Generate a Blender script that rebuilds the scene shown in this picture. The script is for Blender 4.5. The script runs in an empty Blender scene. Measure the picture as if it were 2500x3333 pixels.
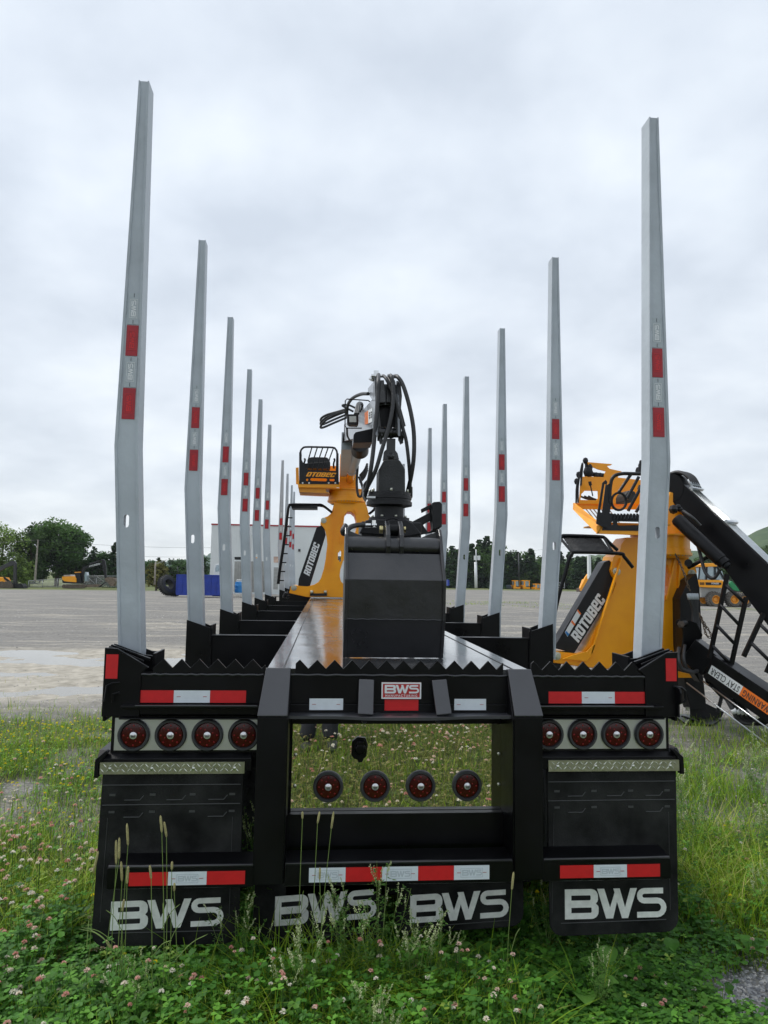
import bpy, bmesh, math, random
import numpy as np
from math import sin, cos, pi, radians, atan2, sqrt, atan, tan
from mathutils import Vector, Matrix
from mathutils.geometry import tessellate_polygon
rng = np.random.default_rng(7); random.seed(7)
scn = bpy.context.scene

# ---------------------------------------------------------------- camera
FPX = 2309.0; YAW = radians(4.69); PIT = radians(5.12); ROLL = radians(0.95)
CAM = np.array([-.345, -3.18, 1.72])
FW = np.array([sin(YAW)*cos(PIT), cos(YAW)*cos(PIT), sin(PIT)])
_rt = np.array([cos(YAW), -sin(YAW), 0.]); _up = np.cross(_rt, FW)
RT = _rt*cos(ROLL)+_up*sin(ROLL); UP = _up*cos(ROLL)-_rt*sin(ROLL)
cam_d = bpy.data.cameras.new('camera'); cam = bpy.data.objects.new('camera', cam_d)
scn.collection.objects.link(cam); scn.camera = cam
cam_d.sensor_fit = 'HORIZONTAL'; cam_d.sensor_width = 36; cam_d.lens = 36*FPX/2500
cam_d.clip_start = .05; cam_d.clip_end = 8000
M = Matrix(((RT[0], UP[0], -FW[0], CAM[0]), (RT[1], UP[1], -FW[1], CAM[1]), (RT[2], UP[2], -FW[2], CAM[2]), (0, 0, 0, 1)))
cam.matrix_world = M

# ---------------------------------------------------------------- world, sun, exposure
w = bpy.data.worlds.new('World'); scn.world = w; w.use_nodes = True
nt = w.node_tree; N = nt.nodes; L = nt.links; N.clear()
out = N.new('ShaderNodeOutputWorld'); bg = N.new('ShaderNodeBackground'); bg.inputs[1].default_value = 0.12
SUN_EL = radians(58); SUN_AZ = radians(-60)
sky = N.new('ShaderNodeTexSky'); sky.sky_type = 'NISHITA'; sky.sun_disc = False
sky.sun_elevation = SUN_EL; sky.sun_rotation = SUN_AZ
bg2 = N.new('ShaderNodeBackground'); bg2.inputs[1].default_value = 1.0
tc = N.new('ShaderNodeTexCoord'); sep = N.new('ShaderNodeSeparateXYZ'); L.new(tc.outputs['Generated'], sep.inputs[0])
mx = N.new('ShaderNodeMath'); mx.operation = 'ADD'; mx.inputs[1].default_value = .32; L.new(sep.outputs[2], mx.inputs[0])
mm = N.new('ShaderNodeMath'); mm.operation = 'MAXIMUM'; mm.inputs[1].default_value = .2; L.new(mx.outputs[0], mm.inputs[0])
dv = N.new('ShaderNodeVectorMath'); dv.operation = 'DIVIDE'; cmb = N.new('ShaderNodeCombineXYZ')
for i in range(3): L.new(mm.outputs[0], cmb.inputs[i])
L.new(tc.outputs['Generated'], dv.inputs[0]); L.new(cmb.outputs[0], dv.inputs[1])
n1 = N.new('ShaderNodeTexNoise'); n1.inputs['Scale'].default_value = 3.3; n1.inputs['Detail'].default_value = 8; n1.inputs['Roughness'].default_value = .50; n1.inputs['Distortion'].default_value = .08
L.new(dv.outputs[0], n1.inputs['Vector'])
cr = N.new('ShaderNodeValToRGB'); L.new(n1.outputs[0], cr.inputs[0])
e = cr.color_ramp.elements; e[0].position = .34; e[0].color = (.52, .557, .605, 1); e[1].position = .68; e[1].color = (.705, .735, .76, 1)
c_ = cr.color_ramp.elements.new(.5); c_.color = (.605, .64, .683, 1)
cr2 = N.new('ShaderNodeValToRGB'); L.new(sep.outputs[2], cr2.inputs[0])   # the cloud deck thins to a pale band over the horizon
e = cr2.color_ramp.elements; e[0].position = 0; e[0].color = (1.10, 1.09, 1.04, 1); e[1].position = .45; e[1].color = (.93, .96, 1.0, 1)
c_ = cr2.color_ramp.elements.new(.12); c_.color = (1.0, 1.01, 1.02, 1)
mul = N.new('ShaderNodeMixRGB'); mul.blend_type = 'MULTIPLY'; mul.inputs[0].default_value = 1
L.new(cr.outputs[0], mul.inputs[1]); L.new(cr2.outputs[0], mul.inputs[2]); L.new(mul.outputs[0], bg2.inputs[0])
L.new(sky.outputs[0], bg.inputs[0])
ms = N.new('ShaderNodeMixShader'); ms.inputs[0].default_value = .95
L.new(bg.outputs[0], ms.inputs[1]); L.new(bg2.outputs[0], ms.inputs[2]); L.new(ms.outputs[0], out.inputs[0])
sd = bpy.data.lights.new('sun', 'SUN'); sd.energy = 2.0; sd.angle = radians(14); sd.color = (1, .97, .93)
sun = bpy.data.objects.new('sun', sd); scn.collection.objects.link(sun)
sdir = Vector((sin(SUN_AZ)*cos(SUN_EL), cos(SUN_AZ)*cos(SUN_EL), sin(SUN_EL)))
sun.rotation_euler = sdir.to_track_quat('Z', 'Y').to_euler()
scn.view_settings.view_transform = 'Standard'; scn.view_settings.look = 'None'
scn.view_settings.exposure = 0.52; scn.view_settings.gamma = 1

# ---------------------------------------------------------------- pixel -> metre helpers (points on a plane of known distance)
def ray(px, py): return FW+RT*(px-1250)/FPX+UP*(1666.5-py)/FPX
def P(px, py, Y):
    d = ray(px, py); return CAM+d*((Y-CAM[1])/d[1])
def G(px, py, z=0):
    d = ray(px, py); return CAM+d*((z-CAM[2])/d[2])
S = 2500/1659
def p(x, y, Y): return P(x*S, y*S, Y)
def g(x, y, z=0): return G(x*S, y*S, z)
def zQ(x, y, Y): return P(1780+x*.434, 1450+y*.434, Y)
def z4(x, y, Y): return P(1000+x*.3014, 1150+y*.3014, Y)
def z5(x, y, Y): return P(900+x*.3617, 1650+y*.3617, Y)
def zp(x, y, Y): return P(940+x*.16878, 1430+y*.16878, Y)
def zb(x, y, Y): return P(2150+x*.21097, 1480+y*.21097, Y)
def zs(x, y, Y): return P(2150+x*.21097, 2000+y*.21097, Y)

# ---------------------------------------------------------------- materials
MATS = {}
def mat(name, col, rough=.6, metal=0., var=0., vscale=6., bump=0., bscale=60., coat=0., col2=None, rvar=0., tint=False, trans=0., spec=None, emit=0, stretch=None):
    if name in MATS: return MATS[name]
    m = bpy.data.materials.new(name); m.use_nodes = True; t = m.node_tree; n = t.nodes; l = t.links
    b = n['Principled BSDF']; b.inputs['Roughness'].default_value = rough; b.inputs['Metallic'].default_value = metal
    b.inputs['Base Color'].default_value = (*col, 1); b.inputs['Coat Weight'].default_value = coat
    if coat: b.inputs['Coat Roughness'].default_value = .06
    if spec is not None: b.inputs['Specular IOR Level'].default_value = spec
    tcn = n.new('ShaderNodeTexCoord'); mp = n.new('ShaderNodeMapping'); l.new(tcn.outputs['Object'], mp.inputs[0])
    if stretch: mp.inputs['Scale'].default_value = stretch
    csrc = None
    if var or col2:
        nz = n.new('ShaderNodeTexNoise'); nz.inputs['Scale'].default_value = vscale; nz.inputs['Detail'].default_value = 7; nz.inputs['Roughness'].default_value = .6
        l.new(mp.outputs[0], nz.inputs['Vector'])
        r = n.new('ShaderNodeValToRGB'); l.new(nz.outputs[0], r.inputs[0]); r.color_ramp.elements[0].position = .35; r.color_ramp.elements[1].position = .68
        c2 = col2 or tuple(min(1, c*(1+var)) for c in col); c1 = col if col2 else tuple(c*(1-var) for c in col)
        r.color_ramp.elements[0].color = (*c1, 1); r.color_ramp.elements[1].color = (*c2, 1); csrc = r.outputs[0]
        if rvar:
            mr = n.new('ShaderNodeMapRange'); l.new(nz.outputs[0], mr.inputs[0]); mr.inputs[1].default_value = .3; mr.inputs[2].default_value = .7
            mr.inputs[3].default_value = max(0, rough-rvar); mr.inputs[4].default_value = rough+rvar; l.new(mr.outputs[0], b.inputs['Roughness'])
    if tint:
        a = n.new('ShaderNodeAttribute'); a.attribute_name = 'tint'
        if csrc:
            mi = n.new('ShaderNodeMixRGB'); mi.blend_type = 'MULTIPLY'; mi.inputs[0].default_value = 1
            l.new(csrc, mi.inputs[1]); l.new(a.outputs['Color'], mi.inputs[2]); csrc = mi.outputs[0]
        else: csrc = a.outputs['Color']
    if csrc: l.new(csrc, b.inputs['Base Color'])
    if bump:
        nb = n.new('ShaderNodeTexNoise'); nb.inputs['Scale'].default_value = bscale; nb.inputs['Detail'].default_value = 4
        l.new(mp.outputs[0], nb.inputs['Vector']); bp = n.new('ShaderNodeBump'); bp.inputs['Strength'].default_value = bump; bp.inputs['Distance'].default_value = .01
        l.new(nb.outputs[0], bp.inputs['Height']); l.new(bp.outputs[0], b.inputs['Normal'])
    if emit: b.inputs['Emission Strength'].default_value = emit; b.inputs['Emission Color'].default_value = (*col, 1)
    if trans:
        tr = n.new('ShaderNodeBsdfTranslucent'); mxs = n.new('ShaderNodeMixShader'); mxs.inputs[0].default_value = trans
        if csrc: l.new(csrc, tr.inputs[0])
        else: tr.inputs[0].default_value = (*col, 1)
        o = n['Material Output']; l.new(b.outputs[0], mxs.inputs[1]); l.new(tr.outputs[0], mxs.inputs[2]); l.new(mxs.outputs[0], o.inputs[0])
    MATS[name] = m; return m
BLK = mat('black_gloss_paint', (.0045, .0045, .0055), .34, var=.35, vscale=3, bump=.06, bscale=9, rvar=.08, spec=.22)
BLK2 = mat('black_satin_paint', (.009, .009, .011), .42, var=.3, vscale=5, bump=.12, bscale=40, rvar=.12, spec=.35)
GRAP = mat('charcoal_steel_paint', (.010, .0102, .0125), .34, var=.25, vscale=7, bump=.10, bscale=35, rvar=.1, spec=.75)
WRAP = mat('sky_sheen_black_paint', (.034, .035, .041), .42, var=.15, vscale=6, bump=.08, bscale=30, rvar=.06, spec=.8)  # sky sheen of wrap plates, shelf and gussets put into a greyer base
RUB = mat('black_rubber', (.022, .023, .024), .62, var=.3, vscale=9, bump=.3, bscale=90)
FLAP = mat('dusty_flap_rubber', (.0045, .0048, .005), .6, col2=(.030, .031, .030), vscale=5, bump=.15, bscale=140, spec=.16)
RIDGE = mat('highlit_rubber_edge', (.05, .052, .052), .6)  # paler than the flap: light caught by the ridges is painted in
HOSE = mat('hose_rubber', (.028, .028, .030), .5, bump=.3, bscale=80, var=.2)
GALV = mat('grey_stake_paint', (.45, .495, .535), .42, var=.12, vscale=3, bump=.22, bscale=28, rvar=.09)
ORG = mat('orange_paint', (1.0, .375, .001), .38, var=.09, vscale=3, coat=.12, bump=.03, bscale=12)
ORGD = mat('dull_orange_paint', (.72, .30, .02), .5, var=.12, vscale=3)
RED = mat('red_reflective_tape', (.62, .012, .016), .45, var=.06, vscale=30)
REDD = mat('worn_red_reflective_tape', (.38, .012, .022), .4, var=.12, vscale=30)
WHT = mat('white_reflective_tape', (.70, .76, .80), .45, var=.04, vscale=30)
FNT = mat('faint_grey_print', (.52, .58, .62), .45)
SILT = mat('silver_reflective_tape', (.42, .47, .50), .45, var=.05, vscale=60)
LETW = mat('off_white_flap_print', (.80, .82, .77), .6, var=.12, vscale=25)
WPT = mat('white_print', (.75, .77, .78), .5)
CHR = mat('chrome_fitting', (.75, .75, .73), .16, 1., var=.1)
PIPE = mat('zinc_pipe', (.62, .65, .66), .28, 1., var=.1, vscale=20)
ALU = mat('tread_plate_aluminium', (.60, .61, .55), .30, 1., var=.12, vscale=30, bump=.05)
BOLT = mat('zinc_bolt', (.5, .5, .42), .4, .9)
LENS = mat('red_lamp_lens', (.050, .0015, .0025), .22, coat=.15, spec=.4)
LED = mat('red_lamp_diode', (.26, .008, .012), .3, spec=.3)
CLR = mat('clear_lamp_centre', (.72, .72, .74), .15, .6)
BEZ = mat('lamp_rubber_ring', (.035, .037, .04), .5, bump=.1)
GLS = mat('dark_glass', (.10, .13, .14), .06, .2, coat=.6)
PGLS = mat('pale_cab_glass', (.30, .38, .42), .08, .3, coat=.6)
WARN = mat('warning_orange', (.85, .19, .02), .5)
RUST = mat('worn_track_steel', (.13, .10, .08), .7, .3, var=.4, vscale=4)
RUSTB = mat('worn_bucket_steel', (.20, .15, .115), .6, .4, var=.35, vscale=3)
BLUE = mat('blue_bin_paint', (.006, .035, .30), .4, var=.15, vscale=2)
BLUE2 = mat('light_blue_plastic', (.02, .20, .50), .5, var=.1)
WALLM = mat('white_metal_cladding', (.68, .71, .70), .5, var=.04, vscale=.5)
REDT = mat('dark_red_trim', (.35, .02, .03), .5)
WOOD = mat('weathered_pole_wood', (.26, .235, .20), .8, var=.25, vscale=3)
GREYC = mat('grey_container_paint', (.34, .34, .32), .5, var=.12, vscale=1.5)
GREEN = mat('green_machine_paint', (.02, .27, .09), .4, var=.1)
BARK = mat('tree_bark', (.10, .08, .06), .9, var=.3)
FOLD = mat('dark_tree_leaves', (1, 1, 1), .6, tint=True, trans=.3, spec=.2)
STONE = mat('grey_stone', (.30, .29, .275), .85, tint=False, var=.4, vscale=20)
CHAIN = mat('rusty_chain_steel', (.16, .12, .085), .5, .7, var=.4, vscale=30)
FENC = mat('galvanised_fence_steel', (.38, .40, .40), .5, .5)
JEAN = mat('dark_trouser_cloth', (.022, .024, .032), .85, var=.2)
JACK = mat('dark_jacket_cloth', (.03, .035, .045), .8, var=.2)
SKIN = mat('skin', (.48, .29, .21), .5)
HAIR = mat('brown_hair', (.05, .03, .02), .6)
VEG = mat('plant_leaves', (1, 1, 1), .55, tint=True, trans=.4, spec=.22)

# mirror-polished stainless sheet, dented around its screws
def steel_mat():
    m = bpy.data.materials.new('polished_stainless'); m.use_nodes = True; n = m.node_tree.nodes; l = m.node_tree.links
    b = n['Principled BSDF']; b.inputs['Base Color'].default_value = (.86, .86, .83, 1); b.inputs['Metallic'].default_value = 1; b.inputs['Roughness'].default_value = .012
    t = n.new('ShaderNodeTexCoord'); nz = n.new('ShaderNodeTexNoise'); nz.inputs['Scale'].default_value = 5; nz.inputs['Detail'].default_value = 2.5; l.new(t.outputs['Object'], nz.inputs['Vector'])
    bp = n.new('ShaderNodeBump'); bp.inputs['Strength'].default_value = .05; bp.inputs['Distance'].default_value = .012; l.new(nz.outputs[0], bp.inputs['Height']); l.new(bp.outputs[0], b.inputs['Normal'])
    return m
MIR = steel_mat()
MIR2 = steel_mat(); MIR2.name = 'dull_stainless'; MIR2.node_tree.nodes['Principled BSDF'].inputs['Roughness'].default_value = .38; MIR2.node_tree.nodes['Principled BSDF'].inputs['Base Color'].default_value = (.66, .68, .69, 1)
def deck_mat():   # black painted plate, wet and worn: gloss varies in big smears, panel joints stay dark
    m = bpy.data.materials.new('wet_deck_paint'); m.use_nodes = True; n = m.node_tree.nodes; l = m.node_tree.links
    b = n['Principled BSDF']; t = n.new('ShaderNodeTexCoord'); mp = n.new('ShaderNodeMapping'); mp.inputs['Scale'].default_value = (1, .35, 1); l.new(t.outputs['Object'], mp.inputs[0])
    nz = n.new('ShaderNodeTexNoise'); nz.inputs['Scale'].default_value = 2.2; nz.inputs['Detail'].default_value = 6; nz.inputs['Distortion'].default_value = .6; l.new(mp.outputs[0], nz.inputs['Vector'])
    r = n.new('ShaderNodeMapRange'); l.new(nz.outputs[0], r.inputs[0]); r.inputs[1].default_value = .38; r.inputs[2].default_value = .62; r.inputs[3].default_value = .13; r.inputs[4].default_value = .34; l.new(r.outputs[0], b.inputs['Roughness'])
    c = n.new('ShaderNodeValToRGB'); l.new(nz.outputs[0], c.inputs[0]); c.color_ramp.elements[0].position = .4; c.color_ramp.elements[1].position = .6
    c.color_ramp.elements[0].color = (.020, .021, .024, 1); c.color_ramp.elements[1].color = (.085, .088, .092, 1); l.new(c.outputs[0], b.inputs['Base Color'])
    b.inputs['Coat Weight'].default_value = .8; b.inputs['Coat Roughness'].default_value = .12
    nb = n.new('ShaderNodeTexNoise'); nb.inputs['Scale'].default_value = 3; l.new(t.outputs['Object'], nb.inputs['Vector'])
    bp = n.new('ShaderNodeBump'); bp.inputs['Strength'].default_value = .12; bp.inputs['Distance'].default_value = .03; l.new(nb.outputs[0], bp.inputs['Height']); l.new(bp.outputs[0], b.inputs['Normal']); l.new(bp.outputs[0], b.inputs['Coat Normal'])
    return m
DECK = deck_mat()

# ---------------------------------------------------------------- mesh builder
ORG_OF = {}
def root(name, label, cat, loc=(0, 0, 0), group=None):
    o = bpy.data.objects.new(name, None); scn.collection.objects.link(o); o.location = loc; o.empty_display_size = .2
    o['label'] = label; o['category'] = cat
    if group: o['group'] = group
    ORG_OF[o.name] = np.array(loc, float); return o
def tag(o, label=None, cat=None, group=None, kind=None):
    if label: o['label'] = label
    if cat: o['category'] = cat
    if group: o['group'] = group
    if kind: o['kind'] = kind
    return o
def nrm(v): v = np.asarray(v, float); return v/(np.linalg.norm(v)+1e-12)
class MB:
    def __init__(s): s.v = []; s.f = []; s.sm = []; s.n = 0
    def add(s, v, f, smooth=False):
        v = np.asarray(v, float).reshape(-1, 3); s.v.append(v); s.f += [tuple(int(i)+s.n for i in q) for q in f]; s.sm += [smooth]*len(f); s.n += len(v); return s
    def box(s, x0, x1, y0, y1, z0, z1):
        v = [(x0, y0, z0), (x1, y0, z0), (x1, y1, z0), (x0, y1, z0), (x0, y0, z1), (x1, y0, z1), (x1, y1, z1), (x0, y1, z1)]
        return s.add(v, [(0, 3, 2, 1), (4, 5, 6, 7), (0, 1, 5, 4), (1, 2, 6, 5), (2, 3, 7, 6), (3, 0, 4, 7)])
    def beam(s, a, b, w0, h0, w1=None, h1=None, up=(0, 0, 1)):
        w1 = w0 if w1 is None else w1; h1 = h0 if h1 is None else h1; a = np.array(a, float); b = np.array(b, float)
        d = nrm(b-a); r = nrm(np.cross(d, up)); u = np.cross(r, d); v = []
        for q, ww, hh in ((a, w0, h0), (b, w1, h1)):
            for sx, sz in ((-1, -1), (1, -1), (1, 1), (-1, 1)): v.append(q+r*sx*ww/2+u*sz*hh/2)
        return s.add(v, [(0, 3, 2, 1), (4, 5, 6, 7), (0, 1, 5, 4), (1, 2, 6, 5), (2, 3, 7, 6), (3, 0, 4, 7)])
    def prism(s, loops, o, u, v, n, d0, d1):   # polygon (with holes) in plane o+u*a+v*b, thick from d0 to d1 along n
        if not isinstance(loops[0][0], (tuple, list, np.ndarray)): loops = [loops]
        o, u, v, n = (np.array(q, float) for q in (o, u, v, n))
        flat = [q for lp in loops for q in lp]; k = len(flat)
        tr = tessellate_polygon([[Vector((a, b, 0)) for a, b in lp] for lp in loops])
        vs = [o+u*a+v*b+n*d0 for a, b in flat]+[o+u*a+v*b+n*d1 for a, b in flat]; fs = []
        for t in tr: fs.append(tuple(t)); fs.append(tuple(i+k for i in reversed(t)))
        b0 = 0
        for lp in loops:
            m = len(lp)
            for i in range(m): j = (i+1) % m; fs.append((b0+i, b0+j, b0+j+k, b0+i+k))
            b0 += m
        return s.add(vs, fs)
    def py(s, loops, y0, y1): return s.prism(loops, (0, 0, 0), (1, 0, 0), (0, 0, 1), (0, 1, 0), y0, y1)
    def px(s, loops, x0, x1): return s.prism(loops, (0, 0, 0), (0, 1, 0), (0, 0, 1), (1, 0, 0), x0, x1)
    def pz(s, loops, z0, z1_): return s.prism(loops, (0, 0, 0), (1, 0, 0), (0, 1, 0), (0, 0, 1), z0, z1_)
    def tube(s, pts, r, n=8, caps=True, close=False):
        pts = [np.array(q, float) for q in pts]; m = len(pts); rs = r if hasattr(r, '__len__') else [r]*m
        vs = []; ref = None
        for i in range(m):
            if close: d = nrm(pts[(i+1) % m]-pts[i-1])
            else: d = nrm(pts[min(i+1, m-1)]-pts[max(i-1, 0)])
            if ref is None:
                ref = np.array([0, 0, 1.]) if abs(d[2]) < .9 else np.array([1., 0, 0])
            a = nrm(np.cross(d, ref)); b = np.cross(a, d); ref = b
            for k in range(n): t = 2*pi*k/n; vs.append(pts[i]+(a*cos(t)+b*sin(t))*rs[i])
        fs = []
        for i in range(m if close else m-1):
            j = (i+1) % m
            for k in range(n): l = (k+1) % n; fs.append((i*n+k, i*n+l, j*n+l, j*n+k))
        s.add(vs, fs, True)
        if caps and not close:
            s.f.append(tuple(s.n-len(vs)+k for k in range(n-1, -1, -1))); s.f.append(tuple(s.n-n+k for k in range(n))); s.sm += [False, False]
        return s
    def cyl(s, a, b, r, r1=None, n=20): 
        return s.tube([a, b], [r, r if r1 is None else r1], n)
    def lathe(s, c, axis, prof, n=24):   # prof: (radius, distance along axis)
        axis = nrm(axis); ref = (0, 0, 1.) if abs(axis[2]) < .9 else (1., 0, 0); a = nrm(np.cross(axis, ref)); b = np.cross(axis, a); c = np.array(c, float); vs = []
        for r, h in prof:
            for k in range(n): t = 2*pi*k/n; vs.append(c+axis*h+(a*cos(t)+b*sin(t))*max(r, 1e-4))
        fs = [(i*n+k, i*n+(k+1) % n, (i+1)*n+(k+1) % n, (i+1)*n+k) for i in range(len(prof)-1) for k in range(n)]
        return s.add(vs, fs, True)
    def sph(s, c, r, n=12):
        r = np.array(r if hasattr(r, '__len__') else (r, r, r)); c = np.array(c, float); vs = []
        m = n//2
        for i in range(m+1):
            for k in range(n): th = pi*i/m; ph = 2*pi*k/n; vs.append(c+r*np.array((sin(th)*cos(ph), sin(th)*sin(ph), cos(th))))
        return s.add(vs, [(i*n+k, (i+1)*n+k, (i+1)*n+(k+1) % n, i*n+(k+1) % n) for i in range(m) for k in range(n)], True)
    def mesh(s, mesh, o, u, v, n, sc=1.):
        co = np.array([q.co for q in mesh.vertices])*sc; o, u, v, n = (np.array(q, float) for q in (o, u, v, n))
        return s.add(o+co[:, :1]*u+co[:, 1:2]*v+co[:, 2:]*n, [tuple(q.vertices) for q in mesh.polygons])
    def build(s, name, m, parent=None, bevel=0, tint=None, autos=True):
        me = bpy.data.meshes.new(name); V = np.concatenate(s.v) if s.v else np.zeros((0, 3))
        org = np.zeros(3)
        if parent is not None: org = ORG_OF[parent.name]
        me.from_pydata((V-org).tolist(), [], s.f); me.materials.append(m)
        me.polygons.foreach_set('use_smooth', s.sm)
        if autos: 
            bm = bmesh.new(); bm.from_mesh(me); bmesh.ops.recalc_face_normals(bm, faces=bm.faces)
            for ed in bm.edges:
                if len(ed.link_faces) == 2 and ed.calc_face_angle(0) > .7: ed.smooth = False
            bm.to_mesh(me); bm.free()
        o = bpy.data.objects.new(name, me); scn.collection.objects.link(o)
        if parent is not None: o.parent = parent
        ORG_OF[o.name] = org
        if bevel:
            bv = o.modifiers.new('bevel', 'BEVEL'); bv.width = bevel; bv.segments = 2; bv.limit_method = 'ANGLE'; bv.angle_limit = radians(35)
        return o
CHILDREN = {}
def copy_tree(o, parent=None, loc=None):
    c = o.copy(); scn.collection.objects.link(c); ORG_OF[c.name] = ORG_OF[o.name]
    c.parent = parent
    if loc is not None: c.location = loc
    for ch in [q for q in bpy.data.objects if q.parent == o]: copy_tree(ch, c)
    return c
def bulk(name, V, F, m, tint=None, parent=None, smooth=False):   # big arrays of same-size faces
    me = bpy.data.meshes.new(name); k = F.shape[1]
    me.vertices.add(len(V)); me.vertices.foreach_set('co', V.astype(np.float32).ravel())
    me.loops.add(F.size); me.loops.foreach_set('vertex_index', F.astype(np.int32).ravel())
    me.polygons.add(len(F)); me.polygons.foreach_set('loop_start', np.arange(0, F.size, k, dtype=np.int32))
    me.materials.append(m)
    if tint is not None:
        a = me.attributes.new('tint', 'FLOAT_COLOR', 'POINT'); c = np.ones((len(V), 4), np.float32); c[:, :3] = tint; a.data.foreach_set('color', c.ravel())
    me.update(calc_edges=True); me.validate()
    if smooth: me.polygons.foreach_set('use_smooth', np.ones(len(F), bool))
    o = bpy.data.objects.new(name, me); scn.collection.objects.link(o)
    if parent is not None: o.parent = parent
    ORG_OF[o.name] = np.zeros(3) if parent is None else ORG_OF[parent.name]
    return o
BLK_GL = {
 'R': ([[(0,0),(.24,0),(.24,.34),(.32,.34),(.38,0),(.64,0),(.56,.40),(.64,.50),(.64,.90),(.54,1),(0,1)], [(.24,.55),(.40,.55),(.40,.80),(.24,.80)]], .70),
 'O': ([[(.08,0),(.56,0),(.64,.08),(.64,.92),(.56,1),(.08,1),(0,.92),(0,.08)], [(.24,.20),(.40,.20),(.40,.80),(.24,.80)]], .70),
 'T': ([[(.19,0),(.43,0),(.43,.78),(.62,.78),(.62,1),(0,1),(0,.78),(.19,.78)]], .66),
 'B': ([[(0,0),(.54,0),(.64,.08),(.64,.44),(.58,.51),(.64,.58),(.64,.92),(.54,1),(0,1)], [(.24,.18),(.40,.18),(.40,.42),(.24,.42)], [(.24,.60),(.40,.60),(.40,.82),(.24,.82)]], .70),
 'e': ([[(.08,0),(.60,0),(.60,.20),(.24,.20),(.24,.40),(.62,.40),(.62,.92),(.54,1),(.08,1),(0,.92),(0,.08)], [(.24,.58),(.40,.58),(.40,.82),(.24,.82)]], .68),
 'C': ([[(.08,0),(.56,0),(.64,.08),(.64,.36),(.40,.36),(.40,.20),(.24,.20),(.24,.80),(.40,.80),(.40,.64),(.64,.64),(.64,.92),(.56,1),(.08,1),(0,.92),(0,.08)]], .70)}
def blockword(mb, s, c, u, v, n, h, sq=1., shear=.18, depth=.004):
    tot = sum(BLK_GL[q][1] for q in s)-.06; x = -tot/2
    for q in s:
        lps, w_ = BLK_GL[q]; mb.prism([[((x+a+shear*(b-.5))*h*sq, (b-.5)*h) for a, b in lp] for lp in lps], c, u, v, n, 0, depth); x += w_
    return mb
_tx = {}
def textmesh(s, bold=.0, shear=0., spacing=1.):
    key = (s, bold, shear, spacing)
    if key in _tx: return _tx[key]
    c = bpy.data.curves.new('t', 'FONT'); c.body = s; c.size = 1; c.align_x = 'CENTER'; c.align_y = 'CENTER'; c.offset = bold; c.shear = shear; c.space_character = spacing; c.resolution_u = 3; c.extrude = .004
    o = bpy.data.objects.new('t', c); me = bpy.data.meshes.new_from_object(o); bpy.data.objects.remove(o); _tx[key] = me; return me
# three-letter block mark: polygons with unit height, 3.4 wide
def arc(cx, cy, r, a0, a1, n=5): return [(cx+r*cos(radians(a0+(a1-a0)*i/n)), cy+r*sin(radians(a0+(a1-a0)*i/n))) for i in range(n+1)]
def stroke(path, w):
    path = [np.array(q, float) for q in path]; a = []; b = []
    for i, q in enumerate(path):
        d = nrm(path[min(i+1, len(path)-1)]-path[max(i-1, 0)]); n_ = np.array((-d[1], d[0])); a.append(tuple(q+n_*w/2)); b.append(tuple(q-n_*w/2))
    return a+b[::-1]
BB = [[(0, 0), (.92, 0)]+arc(.92, .24, .24, -90, 0)+arc(1.04, .37, .12, 0, 60, 2)+[(1.07, .50)]+arc(1.02, .64, .12, -50, 0, 2)+arc(.90, .76, .24, 0, 90)+[(.0, 1)],
      [(.22, .20), (.90, .20), (.92, .23), (.92, .36), (.90, .38), (.22, .38)], [(.22, .62), (.86, .62), (.89, .65), (.89, .76), (.86, .79), (.22, .79)]]
WW = [[(1.12, 1), (1.36, 1), (1.56, .36), (1.72, .86), (1.68, 1), (1.90, 1), (2.08, .36), (2.27, 1), (2.50, 1), (2.18, 0), (1.97, 0), (1.80, .56), (1.66, 0), (1.42, 0)]]
SS = [stroke([(3.42, .9), (2.76, .9)]+arc(2.76, .735, .165, 90, 270, 8)[1:]+[(3.2, .57)][:1]+[(3.2, .57)]+arc(3.2, .335, .235, 90, -90, 8)[1:]+[(2.5, .10)], .19)]
LOGO = [BB, WW, SS]
def logo(mb, c, u, v, n, h, depth=.003, w=None):
    k = h if w is None else w/3.42
    for loops in LOGO:
        mb.prism([[((a-1.71)*k, (b-.5)*h) for a, b in lp] for lp in loops], c, u, v, n, 0, depth)
    return mb
X_, Y_, Z_ = np.eye(3)

# ================================================================ LOG TRAILER
T = root('log_trailer', 'long black log trailer with grey bent stakes on both sides, seen square from behind', 'trailer')
NY = (0, -1, 0)
def plate(mb, x0, x1, z0, z1, y, t=.002): return mb.box(x0, x1, y-t, y, z0, z1)
# deck: wet black plate over a deep centre beam
m = MB()
for k in range(11):
    y0 = .012+k*1.6; m.box(-.585, .585, y0, y0+1.594, 1.292, 1.306)
m.box(-.56, .56, .012, 17.6, 1.28, 1.2918)
m.build('deck', DECK, T)
m = MB()
for s in (-1, 1):
    m.box(s*.50-.08, s*.50+.08, .02, 17.6, 1.262, 1.279); m.box(s*.50-.012, s*.50+.012, .1, 17.6, .80, 1.262); m.box(s*.50-.08, s*.50+.08, .1, 17.6, .78, .80)
for k in range(12): m.box(-.486, .486, .5+k*1.45, .53+k*1.45, .85, 1.26)
m.build('chassis_beam', BLK2, T)
m = MB()
for s in (-1, 1): m.box(s*.515-.003, s*.515+.003, .02, 17.6, 1.3062, 1.3085)
m.build('deck_weld_seam', BLK2, T)
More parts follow.
